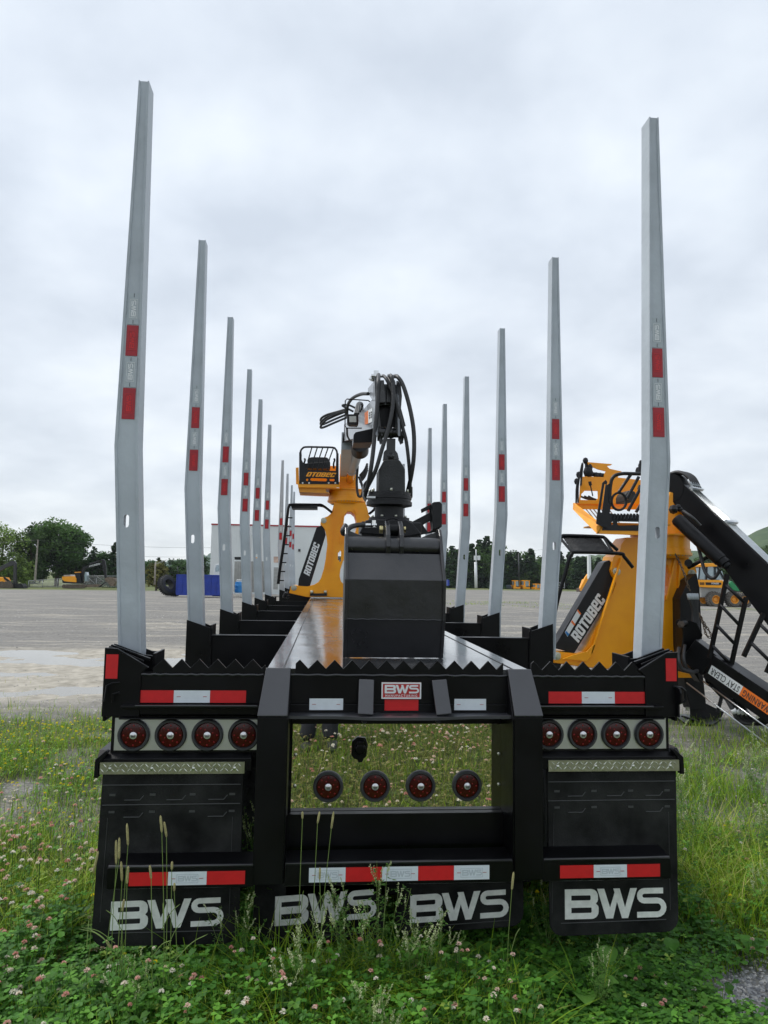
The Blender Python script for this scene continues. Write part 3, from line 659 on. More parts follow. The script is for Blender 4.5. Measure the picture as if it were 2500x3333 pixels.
m = MB(); q = xz(zp, [(350, 420), (375, 360), (440, 345), (740, 350), (780, 390), (780, 470), (700, 500), (420, 500)], YP+.25); m.py(q, YP+.22, YP+.42); q = xz(zp, [(300, 480), (800, 440), (800, 560), (300, 560)], YP+.2); m.py(q, YP+.1, YP+.5); m.build('seat', RUB, A, bevel=.02)
m = MB(); m.box(q[0][0], q[1][0], YP+.05, YP+.09, q[2][1]-.03, q[2][1]+.05)
for x in (870, 300): m.tube(bez([zp(x, 560, YP+.1), zp(x-5, 470, YP+.12), zp(x+15, 400, YP+.1), zp(x, 370, YP+.1)], 4), .018, 6)
m.build('control_lever', BLK2, A)
# ladder and platform rail left of the pedestal
m = MB()
for dx, dy in ((0, 0), (16, 14)):
    m.tube(bez([zp(840+dx*.0, 1410+dy, 9.3+dy*.01), zp(700, 1300+dy, 9.3+dy*.01), zp(620, 1258+dy*2.2, 9.3), zp(520, 1255+dy*2, 9.25), zp(60, 1252+dy*1.5, 9.2), zp(5, 1285+dy*2, 9.2), zp(-25+dx, 1400, 9.2), zp(-105+dx*1.2, 2000, 9.2), zp(-180+dx*1.2, 2500, 9.2), zp(-215+dx*1.3, 2790, 9.2)], 5), .017, 8)
for t in np.linspace(.08, .95, 8):
    a = zp(-25-190*t, 1400+1390*t, 9.2); m.tube([a, a+(.10, 0, 0)], .012, 6)
m.build('ladder', BLK, A)
m = MB(); q = xz(zp, [(35, 1262), (555, 1275), (555, 1335), (60, 1330)], 9.22); m.py(q, 9.22, 9.55); m.build('step_plate', BLK2, A)
m = MB()
for dx in (0, 18): m.tube(bez([zp(1540+dx, 1440, 9.3), zp(1640+dx, 1350, 9.3), zp(1720+dx, 1200, 9.3), zp(1800+dx, 1190, 9.3), zp(1850+dx, 1300, 9.3), zp(1900+dx, 2300, 9.2)], 5), .017, 8)
m.build('ladder', BLK, A)
# things at the pedestal foot: valve levers and fittings
m = MB()
for k in range(9): a = z5(70+rng.random()*55, 770+rng.random()*40, 9.3); m.sph(a, .02+.02*rng.random(), 6)
m.tube(bez([z5(95, 780, 9.3), z5(70, 770, 9.3), z5(65, 800, 9.3), z5(100, 812, 9.3)], 5), .012, 6); m.build('valve_block', BLK2, A)
# boom: column, inner boom, outer boom with tip head, cylinders
RX = RC[0]
m = MB()
m.py(xz(zp, [(1000, 940), (1000, 300), (1040, 270), (1045, 480), (1110, 650), (1200, 690), (1300, 660), (1315, 700), (1320, 940)], 9.4), 9.4, 9.43)
m.box(*sorted((float(zp(1000, 0, 9.4)[0]), float(zp(1040, 0, 9.4)[0]))), 9.43, 9.85, zr1, float(zp(1000, 280, 9.4)[2])); m.box(float(zp(1290, 0, 9.4)[0]), float(zp(1315, 0, 9.4)[0]), 9.43, 9.85, zr1, float(zp(1000, 700, 9.4)[2]))
m.build('boom_column', ORG, A, bevel=.006)
e_ = za(380, 1150, 6.4)   # elbow
m = MB(); c0 = zp(1180, 780, 9.35); c1 = zp(1215, 590, 8.9); c2 = za(330, 1560, 6.9)
m.cyl(c0, c1, .075, n=20); m.build('cylinder_rod', mat('bronze_reflecting_chrome', (.55, .42, .28), .25, 1.), A)
m = MB(); m.lathe(c1, c2-c1, [(.0, -.02), (.10, -.02), (.10, .10), (.088, .11), (.088, float(np.linalg.norm(c2-c1))*.97)], 24); m.build('cylinder_barrel', GALV, A)
m = MB(); m.lathe(za(330, 1720, 6.9), za(330, 1560, 6.7)-za(330, 1720, 6.9), [(.0, 0), (.125, 0), (.125, .13), (.13, .14), (.13, .22), (0, .22)], 24); m.build('cylinder_gland', BLK2, A)
m = MB(); m.beam(zp(1085, 560, 9.3), za(60, 1500, 7.0), .16, .30, .16, .26); m.build('inner_boom', GALV, A, bevel=.006)
m = MB(); m.lathe(za(100, 1330, 6.9), X_, [(0, -.07), (.12, -.07), (.12, .10), (0, .10)], 20); m.lathe(za(110, 1440, 6.9), X_, [(0, -.1), (.07, -.1), (.07, .10), (0, .10)], 16)
m.build('elbow_pin', GRAP, A)
# outer boom: tall box whose left side shows, narrowing to the tip
GREYB = mat('grey_boom_paint', (.15, .16, .175), .33, coat=.3, bump=.05, bscale=20)
def Xp(f, x, y, X):
    q = f(x, y, 1.0); d = q-CAM; return CAM+d*((X-CAM[0])/d[0])
XL = -.075; side = [(640, 235), (500, 430), (530, 620), (600, 700)]; prof = []
tip = za(640, 235, 1.0); XL = float(tip[0])
yz = []
for x, y in [(640, 235), (495, 410), (495, 520), (585, 640), (400, 850), (300, 1010), (180, 1300), (600, 1240), (655, 1380)]:
    q = Xp(za, x, y, XL); yz.append((min(float(q[1]), 3.2), float(q[2])))
m = MB(); XR = float(za(1130, 240, 1.0)[0])
m.px(yz, XL, XL+.012); m.px(yz, XR-.012, XR)
tz = float(za(0, 235, 1.0)[2]); 
m.box(XL+.012, XR-.012, 1.02, 1.06, float(za(0, 700, 1.0)[2]), tz-.01); m.box(XL+.012, XR-.012, 1.45, 1.5, float(za(0, 1200, 1.5)[2]), tz-.2)
eb_ = za(100, 1330, 6.9); m.beam(((XL+XR)/2, 1.3, tz-.16), (eb_[0]+.02, 6.9, eb_[2]), XR-XL-.03, .20, .17, .24)
m.build('outer_boom', GREYB, A, bevel=.003)
m = MB()
m.py(xz(za, [(760, 235), (830, 235), (860, 705), (740, 710)], .97), .97, 1.0); m.py(xz(za, [(890, 235), (1060, 235), (1070, 700), (880, 705)], .985), .985, 1.0); m.py(xz(za, [(1120, 240), (1180, 330), (1205, 560), (1185, 830), (1150, 900), (1120, 880)], .96), .96, 1.25)
m.py(xz(za, [(640, 235), (760, 235), (745, 720), (650, 740)], .955), .955, 1.1)
m.build('boom_tip_plate', GRAP, A, bevel=.003)
m = MB(); m.py(xz(za, [(735, 700), (1130, 700), (1150, 1210), (745, 1210)], 1.06), 1.06, 1.08); m.build('front_plate', BLK, A); m = MB()
m.py(xz(za, [(200, 1370), (240, 1320), (600, 1240), (585, 1530), (190, 1540)], 1.30), 1.30, 1.5)
m.build('boom_shroud', BLK, A)
m = MB(); a = za(590, 1310, 1.05); b = za(690, 1310, 1.05)
m.lathe(za(740, 1330, 1.0), X_, [(0, -.005), (.040, -.005), (.040, .003), (.031, .004), (.031, .198*.42), (.031, .062), (.040, .0625), (.040, .072), (0, .072)], 20)
cyl0 = za(770, 1340, 1.0); cyl1 = za(1130, 1340, 1.0); m.cyl(cyl0, cyl1, .027, n=20)
for q in (za(715, 1400, 1.0), za(1150, 1400, 1.0), za(780, 1400, 1.0), za(1210, 1400, 1.0)): m.lathe(q, X_, [(0, -.006), (.030, -.006), (.030, .006), (0, .006)], 16)
for s_, e2 in ((715, 740), (1130, 1160)):
    m.py(xz(za, [(s_, 900), (e2-8, 900), (e2+30, 1300), (e2+70, 1540), (e2+10, 1570), (s_+5, 1480), (s_-25, 1250)], .985), .98, 1.0)
m.build('tip_pin', GRAP, A)
m = MB(); m.py(xz(za, [(890, 1460), (1065, 1460), (1060, 1760), (880, 1760)], 1.0), .985, 1.02); m.py(xz(z4, [(830, 1060), (860, 1035), (940, 1035), (975, 1080), (992, 1150), (820, 1150)], .985), .975, 1.03)
m.lathe(z4(905, 1110, .975), NY, [(.022, 0), (.020, .012), (.012, .014), (.011, .022), (0, .022)], 14); m.build('hanger_link', GRAP, A, bevel=.003)
# label plates on the boom side
def boomq(pts, off=.002):
    r_ = []
    for x, y in pts: q = Xp(za, x, y, XL-off); r_.append((float(q[1]), float(q[2])))
    return r_
m = MB(); m.px(boomq([(430, 915), (500, 870), (500, 1140), (430, 1165)]), XL-.003, XL); m.build('warning_label', WARN, A)
m = MB(); m.px(boomq([(505, 865), (590, 810), (585, 1100), (505, 1140)]), XL-.003, XL); q_ = m.build('white_label', WPT, A)
m = MB()
for x, y in ((530, 920), (565, 905), (530, 970), (565, 955), (530, 1020), (565, 1005)): m.px(boomq([(x-12, y-16), (x+12, y-20), (x+12, y+16), (x-12, y+20)], .004), XL-.0045, XL-.003)
m.build('pictogram', BEZ, q_)
# work lamp in its wire guard
YL = 1.9
m = MB(); q = xz(za, [(65, 960), (80, 945), (290, 945), (300, 970), (300, 1140), (280, 1165), (110, 1160), (65, 1120)], YL); m.py(q, YL, YL+.08); wl = m.build('work_lamp', BLK2, A, bevel=.006)
m = MB(); m.py(xz(za, [(105, 985), (250, 985), (255, 1110), (110, 1110)], YL-.004), YL-.004, YL); m.build('lens', mat('lamp_glass', (.35, .36, .33), .15, .5), wl)
m = MB(); m.tube([za(*q, YL+.02) for q in [(540, 690), (500, 660), (60, 630), (25, 670), (20, 1190), (50, 1235), (370, 1235)]], .0045, 6)
m.tube(bez([za(60, 1240, YL+.1), za(80, 1420, YL+.3), za(200, 1600, YL+.5)], 6), .008, 6); m.build('lamp_guard', BLK, wl)
# hoses
def hose(pts, r, par, f=za, name='hose', m_=HOSE):
    m = MB(); m.tube(bez([f(x, y, Y) for x, y, Y in pts], 8), r, 10); return m.build(name, m_, par)
hr = .0125
hose([(715, 130, 1.05), (712, 250, .92), (705, 500, .90), (680, 900, .88), (650, 1200, .87), (610, 1659, .86), (560, 2060, .85), (510, 2350, .88), (440, 2620, .95)], hr, A)
hose([(820, 150, 1.05), (870, 200, .94), (960, 370, .92), (1060, 620, .90), (1140, 920, .90), (1220, 1230, .9), (1290, 1500, .9), (1340, 1900, .9), (1370, 2300, .92), (1365, 2600, .97)], hr*.85, A)
hose([(935, 150, 1.05), (985, 160, .93), (1010, 320, .91), (1020, 640, .89), (985, 950, .87), (900, 1300, .85), (780, 1700, .84), (640, 2150, .85), (430, 2560, .92)], hr*.95, A)
hose([(1040, 160, 1.05), (1110, 170, .95), (1210, 310, .92), (1310, 600, .90), (1400, 980, .88), (1450, 1350, .87), (1450, 1800, .87), (1400, 2200, .9), (1310, 2600, .97)], hr, A)
hose([(920, 190, 1.03), (980, 330, .96), (1090, 640, .95), (1170, 900, .95), (1250, 1200, .97)], hr*.8, A)
hose([(500, 520, 1.5), (350, 530, 1.7), (180, 610, 2.0), (85, 740, 2.2), (60, 900, 2.3), (70, 1000, 2.4)], .012, A)
for k, dx in enumerate((0, 25, 60)):
    hose([(230+dx, 940, 2.2), (270+dx*.8, 760, 2.3), (320+dx*.4, 710, 2.4), (380, 760, 2.5), (330, 900, 2.5)], .010, A)
for k in range(3):
    hose([(430, 600+k*14, 4.5), (330, 630+k*10, 4.6), (210, 665+k*26, 4.7), (150, 705+k*38, 4.8), (165, 735+k*34, 4.9), (300, 675+k*36, 5.0), (440, 620+k*34, 5.0)], .013, A, z4)
hose([(500, 630, 5), (380, 565, 5), (450, 560, 5), (540, 600, 5)], .012, A, z4)
hose([(545, 1215, 8.5), (535, 1400, 8.6), (550, 1530, 8.6), (585, 1540, 8.6), (600, 1460, 8.6), (560, 1330, 8.6)], .022, A, z4)
for k in range(4): hose([(650, 1190+k*22, 8.8), (620, 1260+k*24, 8.8), (570, 1320+k*24, 8.9)], .02, A, z4)
m = MB(); m.lathe(za(645, 170, 1.1), X_, [(0, -.01), (.04, -.01), (.04, .02), (0, .02)], 14)
for x in (600, 780, 930, 1090): m.cyl(za(x-35, 150, 1.06), za(x+35, 150, 1.06), .011, n=10)
m.cyl(za(560, 240, 1.1), za(620, 140, 1.1), .016, n=10); m.build('hose_fitting', CHR, A)
m = MB()
for x in (740, 968): m.cyl(za(x, 140, 1.05), za(x, 90, 1.05), .003, n=6)
m.cyl(zg(380, 305, .72), zg(465, 305, .72), .014, n=8); m.cyl(zg(480, 305, .72), zg(550, 305, .72), .013, n=8); m.cyl(zg(515, 330, .72), zg(515, 235, .72), .012, n=8)
m.lathe(zg(1, 745, .5), X_, [(0, -.0), (.022, 0), (.022, .012), (0, .012)], 6); m.lathe(zg(20, 745, .5), X_, [(0, 0), (.028, 0), (.028, .008), (0, .008)], 14); m.build('hose_fitting', CHR, A)
m = MB(); m.lathe(zg(590, 365, .60), X_, [(0, 0), (.018, 0), (.022, .004), (.022, .018), (0, .02)], 10); m.lathe(zg(935, 365, .60), X_, [(0, 0), (.016, 0), (.018, .010), (0, .011)], 10); m.build('brass_nut', mat('brass', (.55, .48, .25), .3, 1.), A)
# rotator
m = MB(); q = xz(z4, [(775, 1250), (830, 1150), (1000, 1150), (1058, 1250), (1060, 1530), (1030, 1548), (790, 1545), (770, 1525)], .86); m.py(q, .86, 1.06); m.build('rotator_cover', RUB, A, bevel=.012)
rc = z4(890, 1590, .97)
rc = np.array((float(z4(888, 1500, .97)[0]), .97, 0)); zz = lambda y: float(z4(890, y, .87)[2])
m = MB(); m.lathe(rc, Z_, [(0, zz(1490)), (.125, zz(1490)), (.125, zz(1520)), (.132, zz(1525)), (.132, zz(1560)), (.128, zz(1565)), (.128, zz(1585)), (.135, zz(1590)), (.135, zz(1630)), (.10, zz(1645)), (.085, zz(1650)), (.085, zz(1760)), (.12, zz(1765)), (.12, zz(1790)), (.14, zz(1800)), (.14, zz(1840)), (0, zz(1840))], 32); m.build('rotator', BLK2, A)
m = MB()
for k in range(12): a = 2*pi*k/12; c = rc+(.115*cos(a), .115*sin(a), zz(1490)); m.cyl(c, c+(0, 0, .018), .009, n=6)
for k in range(8): a = 2*pi*k/8+.3; c = rc+(.104*cos(a), .104*sin(a), zz(1765)); m.cyl(c, c+(0, 0, .012), .008, n=6)
m.build('rotator_bolt', BOLT, A).data.name = 'rotator_bolts'
m = MB(); m.box(rc[0]-.14, rc[0]-.09, .86, .87, zz(1570), zz(1550)); m.build('arrow_label', WPT, A)
m = MB(); m.py(xz(z4, [(600, 1420), (640, 1370), (650, 1440), (640, 1600), (605, 1540)], 1.05), 1.0, 1.15); m.py(xz(z4, [(1100, 1470), (1130, 1440), (1130, 1570), (1105, 1590)], 1.05), 1.0, 1.15); m.build('hose_guard', BLK2, A, bevel=.01)
# grapple head
m = MB(); m.box(rc[0]-.17, rc[0]+.17, .80, 1.16, 1.93, zz(1830)); m.py(xz(zg, [(360, 300), (400, 235), (480, 220), (960, 220), (1060, 270), (1190, 430), (960, 470), (300, 420)], .78), .78, .80); m.build('grapple_head', BLK2, A, bevel=.006)
m = MB(); gq = [(a, b) for a, b in ((.42, 1.308), (.360, 1.50), (.348, 1.70), (.44, 1.845), (.48, 1.93), (.52, 1.968), (.57, 1.972), (.61, 1.94), (.64, 1.86), (.66, 1.70), (.60, 1.5), (.48, 1.308))]
xl, xr = float(zg(105, 600, .41)[0]), float(zg(1515, 600, .41)[0])
jaw = MB(); back = [(.43, 1.309), (.372, 1.50), (.360, 1.70), (.462, 1.835), (.475, 1.825), (.375, 1.695), (.386, 1.50), (.443, 1.309)]
jaw.px(back, xl+.014, xr-.014); jw = jaw.build('grapple_jaw', GRAP, A, bevel=.002)
for a, b in ((xl, xl+.016), (xr-.016, xr)): m = MB(); m.px(gq, a, b); m.build('side_plate', GRAP, jw, bevel=.003)
m = MB(); m.cyl((xl+.014, .525, 1.868), (xr-.014, .525, 1.868), .054, n=28)
m.build('torque_tube', GRAP, jw)
m = MB(); m.tube([(xl+.016+(xr-xl-.032)*i/24, .3705, 1.502+.0014*sin(i*2.1)) for i in range(25)], .0035, 6); m.tube([(xl+.016+(xr-xl-.032)*i/24, .466, 1.823) for i in range(25)], .006, 6); m.build('weld_bead', GALV if 0 else GRAP, jw)
mid = float(zg(810, 500, .45)[0])
for xx in (715, 905):
    x = float(zg(xx, 500, .47)[0]); m = MB(); m.px([(.462, 1.83), (.45, 1.87), (.462, 1.93), (.50, 1.98), (.56, 2.01), (.60, 2.0), (.61, 1.93), (.58, 1.85)], x-.011, x+.011); m.build('lug', GRAP, jw, bevel=.004)
m = MB()
for s_ in (0, 1): pts = [(xl+.016, .56, 1.955), (xl+.016+(mid-.05-xl)*.5, .555, 1.915), (mid-.05, .55, 1.905), (mid-.05, .55, 1.89), (xl+.016, .54, 1.90)] if not s_ else [(xr-.016, .56, 1.958), (xr-.016-(xr-mid-.05)*.5, .555, 1.918), (mid+.05, .55, 1.905), (mid+.05, .55, 1.89), (xr-.016, .54, 1.90)]; m.prism([(a, c) for a, b, c in pts], (0, 0, 0), X_, Z_, Y_, .548, .558)
m.build('web_plate', GRAP, jw)
hose([(110, 300, .62), (70, 380, .60), (90, 420, .62), (180, 330, .65), (300, 300, .70), (380, 303, .72)], .014, A, zg)
m = MB(); m.cyl((mid-.025, .56, 1.96), (mid+.025, .56, 1.96), .034, n=16); m.tube(bez([zg(640, 300, .70), zg(700, 225, .70), zg(790, 208, .70), zg(850, 225, .7)], 6), .005, 6); m.build('pin', BLK, A)
# far jaw, standing open behind to the right
m = MB(); YJ = 1.38
m.py([xz(zg, [(1180, 75), (1330, 0), (1350, -20), (1440, -25), (1470, 10), (1468, 330), (1400, 400), (1180, 440), (1060, 250), (1300, 125), (1300, 75), (1190, 130)], YJ), xz(zg, [(1210, 300), (1310, 240), (1330, 380), (1280, 400)], YJ)], YJ, YJ+.02); m.py(xz(zg, [(1330, 0), (1350, -20), (1440, -25), (1470, 10), (1468, 330), (1335, 380)], YJ-.02), YJ-.05, YJ)
m.px([(1.38, 1.86), (1.5, 1.86), (1.62, 1.7), (1.55, 1.4), (1.45, 1.31), (1.3, 1.31), (1.4, 1.6), (1.36, 1.75)], xr-.05, xr-.03)
m.px([(1.38, 1.86), (1.5, 1.86), (1.62, 1.7), (1.55, 1.4), (1.45, 1.31), (1.3, 1.31), (1.4, 1.6), (1.36, 1.75)], xl+.05, xl+.07)
m.box(xl+.07, xr-.05, 1.40, 1.42, 1.62, 1.86)
m.build('grapple_jaw', BLK2, A, bevel=.004)

# ================================================================ LOADER STANDING ON THE GROUND, RIGHT
YB = 5.55
base = zQ(800, 1500, YB)
B = root('log_loader', 'orange log loader standing on its own legs on the gravel, boom folded down', 'log loader', (float(base[0]), YB, 0))
sil2 = [(660, 690), (600, 690), (590, 700), (560, 740), (545, 800), (500, 835), (490, 890), (480, 930), (492, 965), (515, 1000), (518, 1040), (505, 1080), (470, 1160), (420, 1280), (340, 1420), (300, 1500), (265, 1545), (215, 1560), (100, 1548), (60, 1545), (48, 1590), (60, 1625), (300, 1660), (590, 1680), (600, 1560), (960, 1545), (1040, 1540), (985, 1530), (975, 1500), (990, 1160), (1020, 1090), (1070, 1040), (1110, 1000), (1125, 950), (1110, 900), (1065, 880), (1062, 790), (1062, 690)]
hole2 = [(885, 890), (910, 900), (920, 950), (918, 1050), (900, 1110), (875, 1140), (840, 1120), (835, 900)]
pins = [zQ(522, 945, YB-.001), zQ(1085, 960, YB-.001), zQ(75, 1578, YB-.001)]
RC2 = (float(zQ(858, 700, YB+.17)[0]), YB+.17, 0)
zq1 = float(zQ(900, 665, YB-.1)[2]); zq0 = float(zQ(900, 800, YB-.1)[2])
pedestal(B, sil2, [hole2], zQ, YB, .34, RC2, .355, zq0, zq1, pins)
m = MB(); m.py(xz(zQ, [(960, 1690), (1108, 1722), (1105, 1742), (960, 1742)], YB-.3), YB-.3, YB+.4)
for a, b in (((560, 840), (330, 1560)),): m.beam(zQ(*a, YB-.03), zQ(*b, YB-.03), .02, .06, up=NY)
m.py(xz(zQ, [(300, 1500), (330, 1430), (320, 1480), (265, 1570), (220, 1575)], YB+.28), YB+.26, YB+.29)
q = [(240, 1560), (300, 1545), (345, 1500), (370, 1485), (355, 1550), (300, 1620), (120, 1600), (200, 1570)]; m.py(xz(zQ, q, YB-.06), YB-.06, YB-.04)
for a, b in (((960, 850), (895, 1160)), ((1000, 800), (985, 1080))): m.beam(zQ(*a, YB-.02), zQ(*b, YB-.02), .02, .04, up=NY)
m.build('stiffener_rib', ORG, B, bevel=.003)
m = MB(); m.py(xz(zQ, [(895, 900), (915, 910), (915, 1040), (890, 1100), (872, 1120), (872, 900)], YB+.45), YB+.45, YB+.47); m.build('slew_motor', BLK2, B)
leg2 = xz(zQ, [(470, 860), (505, 905), (518, 985), (500, 1090), (205, 1560), (60, 1520), (70, 1490), (430, 875)], YB+.05)
m = MB(); m.py(leg2, YB+.05, YB+.26); lg2 = m.build('support_leg', BLK2, B, bevel=.006)
lettering(lg2, 'ROTOBeC', (zQ(220, 1430, YB+.045)+zQ(400, 1155, YB+.045))/2, zQ(398, 1160, YB+.045)-zQ(228, 1425, YB+.045), NY, .135, WPT, 1.0)
m = MB(); m.py(xz(zQ, [(136, 1402), (232, 1232), (257, 1262), (155, 1434)], YB+.045), YB+.044, YB+.05); lb = m.build('white_label', WPT, lg2)
m = MB(); m.py(xz(zQ, [(228, 1240), (234, 1230), (258, 1262), (251, 1270)], YB+.04), YB+.041, YB+.044); m.py(xz(zQ, [(182, 1325), (190, 1310), (214, 1340), (207, 1352)], YB+.04), YB+.041, YB+.044); m.build('orange_stripe', WARN, lg2)
m = MB(); m.py(xz(zQ, [(138, 1402), (145, 1390), (170, 1415), (158, 1432)], YB+.04), YB+.041, YB+.044); m.build('blue_stripe', BLUE2, lg2)
# slew column, platform beam and the legs that reach the ground
m = MB(); cz_ = float(zQ(978, 318, 5.6)[2]); cx_ = float(zQ(978, 318, 5.6)[0]); m.beam((RC2[0], RC2[1], zq1), (cx_-.02, 5.66, cz_-.08), .30, .34, .22, .26, up=(0, 1, 0)); m.build('boom_column', ORG, B, bevel=.006)
pl0 = zQ(560, 640, 5.6); m = MB(); m.beam((RC2[0], RC2[1]+.05, zq1+.04), (pl0[0], 5.6, zq1+.05), .30, .09); m.box(pl0[0]-.35, pl0[0]+.45, 5.2, 6.0, zq1+.09, zq1+.11); m.build('platform_bracket', ORGD, B, bevel=.003)
pL = zQ(75, 1578, YB+.1); m = MB(); m.beam((pL[0], YB+.15, pL[2]), (pL[0]-.22, YB+.15, .05), .16, .14, up=NY); m.box(pL[0]-.42, pL[0]-.02, YB-.05, YB+.35, .006, .03); m.build('support_leg', BLK2, B, bevel=.005)
m = MB(); m.beam((RC2[0]-.30, RC2[1], .75), (RC2[0]-.30, RC2[1], .02), .36, .30, up=NY); m.build('base_block', BLK2, B, bevel=.005)
# right leg down to its foot
m = MB(); YR = 5.35
m.py(xz(zQ, [(1060, 1010), (1125, 960), (1145, 1060), (1165, 1420), (1170, 1700), (1200, 1980), (1085, 1985), (1045, 1850), (1005, 1500), (1000, 1150)], YR), YR, YR+.20); m.build('support_leg', BLK2, B, bevel=.006)
ft = zQ(1100, 1990, YR); m = MB(); zf = .012
m.pz([(ft[0]-.22, YR-.22), (ft[0]+.06, YR-.30), (ft[0]+.36, YR+.02), (ft[0]+.36, YR+.30), (ft[0]-.1, YR+.34)], .006, .03); m.beam((ft[0]-.20, YR-.16, .09), (ft[0]-.03, YR-.10, .03), .10, .02); m.py([(ft[0]+.0, .03), (ft[0]+.40, .03), (ft[0]+.44, .10), (ft[0]+.0, .30)], YR+.08, YR+.09)
m.build('foot_plate', BLK2, B, bevel=.004)
m = MB(); m.lathe(zQ(1055, 1975, YR-.05), Z_, [(.025, -.02), (.025, .02), (0, .02)], 8); m.build('bolt', BOLT, B)
# operator platform
YQ = 5.15
def py_(m, f, pts, Y, t, Y2=None): m.py(xz(f, pts, Y), Y, Y+t)
m = MB()
f0 = zQ(195, 430, YQ+.95); f1 = zQ(375, 655, YQ); f2 = zQ(200, 480, YQ+.95)
py_(m, zQ, [(375, 600), (700, 610), (700, 672), (375, 662)], YQ, .02)       # front lip
a, b, c, d = zQ(412, 600, YQ), zQ(375, 662, YQ), zQ(193, 478, YQ+.95), zQ(200, 430, YQ+.95)
m.add([a, b, c, d, a+(.02, 0, 0), b+(.02, 0, 0), c+(.02, 0, 0), d+(.02, 0, 0)], [(0, 1, 2, 3), (7, 6, 5, 4), (0, 4, 5, 1), (1, 5, 6, 2), (2, 6, 7, 3), (3, 7, 4, 0)])   # left lip
py_(m, zQ, [(200, 430), (700, 440), (700, 480), (200, 478)], YQ+.95, .02)
m.py([xz(zQ, [(240, 440), (252, 235), (300, 232), (425, 238), (430, 215), (440, 195), (380, 180), (310, 150), (302, 125), (490, 140), (478, 150), (450, 155), (470, 175), (560, 195), (530, 240), (720, 262), (710, 440)], YQ+.93), xz(zQ, [(250, 408), (258, 365), (282, 340), (380, 342), (382, 395), (370, 413)], YQ+.93)], YQ+.92, YQ+.935)
m.build('platform', ORG, B, bevel=.003)
m = MB()
for k in range(7): x = 290+k*28; m.add([zQ(x, 478, YQ+.9), zQ(x+10, 478, YQ+.9), zQ(x+100, 590, YQ+.05), zQ(x+88, 590, YQ+.05)], [(0, 1, 2, 3)])
m.build('floor_slat', RUSTB, B).data.name = 'floor_slats'
m = MB(); a_, b_ = 372, 440
side = xz(zQ, [(370, 588), (372, 540), (415, 280), (440, 258), (452, 275), (445, 300), (490, 270), (470, 420), (480, 450), (450, 620), (420, 612)], YQ-.01)
hole_ = xz(zQ, [(398, 500), (430, 290), (440, 290), (412, 505)], YQ-.01); m.py([side, hole_], YQ-.02, YQ-.01)
lower = xz(zQ, [(415, 636), (440, 500), (530, 520), (700, 520), (700, 640)], YQ-.008)
hs = [xz(zQ, h, YQ-.008) for h in ([(530, 573), (545, 570), (700-12, 573), (694, 598), (540, 602), (528, 590)], [(482, 575), (495, 572), (500, 590), (485, 600)])]
m.py([lower]+hs, YQ-.008, YQ); gd2 = m.build('guard', BLK2, B)
m = MB(); m.tube(bez([zQ(*q, YQ-.01) for q in [(470, 430), (478, 300), (500, 235), (560, 212), (650, 212), (740, 214)]], 5), .022, 8)
for a, b in (((632, 215), (540, 350)), ((690, 235), (600, 400)), ((725, 280), (610, 490)), ((730, 400), (670, 500))): m.tube([zQ(*a, YQ-.01), zQ(*b, YQ-.01)], .02, 8)
m.tube([zQ(540+55*cos(t), 420+65*sin(t), YQ-.01) for t in np.linspace(0, 2*pi, 20)], .016, 6)
for k in range(9): m.beam(zQ(512+k*24, 512, YQ-.01), zQ(500+k*24, 552, YQ-.01), .02, .028, up=NY)
for s_ in (0, 1): m.tube(bez([zQ(235-s_*15, 430, YQ+.9), zQ(235-s_*10, 300, YQ+.9), zQ(262, 150+20*s_, YQ+.9), zQ(268, 150, YQ+.9), zQ(255, 300, YQ+.9)], 4), .012, 6)
m.build('guard_bar', BLK2, gd2).data.name = 'guard_bars'
m = MB()
for k in range(8): m.beam(zQ(512+k*26, 520, YQ+.0), zQ(504+k*26, 548, YQ+.0), .002, .024, up=NY)
m.build('letter_gap', GALV, gd2).data.name = 'letter_gaps'
m = MB()
for (x, y, r) in ((310, 200, .07), (318, 165, .05), (290, 115, .04), (370, 225, .04), (400, 225, .035), (690, 190, .05), (700, 150, .03), (705, 125, .025), (225, 270, .04), (240, 220, .04)): m.sph(zQ(x, y, YQ+.95), (r, r, r*1.2), 8)
m.tube([zQ(295, 118, YQ+.95), zQ(300, 200, YQ+.95)], .022, 8); m.tube([zQ(705, 120, YQ+.9), zQ(690, 205, YQ+.9)], .02, 8); m.tube([zQ(300, 210, YQ+.96), zQ(430, 225, YQ+.96)], .03, 8)
m.tube([zQ(322, 275, YQ+.8), zQ(345, 380, YQ+.8)], .008, 6); m.tube([zQ(322, 270, YQ+.8), zQ(328, 300, YQ+.8)], .022, 8); m.tube([zQ(700, 300, YQ+.5), zQ(690, 330, YQ+.5)], .022, 8)
m.build('control_valve', BLK2, B)
m = MB()
for k in range(3): m.tube(bez([zQ(250+k*30, 380, YQ+1), zQ(300+k*25, 400, YQ+1), zQ(370+k*10, 412, YQ+1)], 5), .014, 6)
m.build('hose', HOSE, B)
m = MB(); q = xz(zQ, [(560, 380), (590, 340), (640, 350), (655, 400), (640, 430), (560, 430)], YQ+.5); m.py(q, YQ+.4, YQ+.7); m.build('seat', RUB, B, bevel=.02)
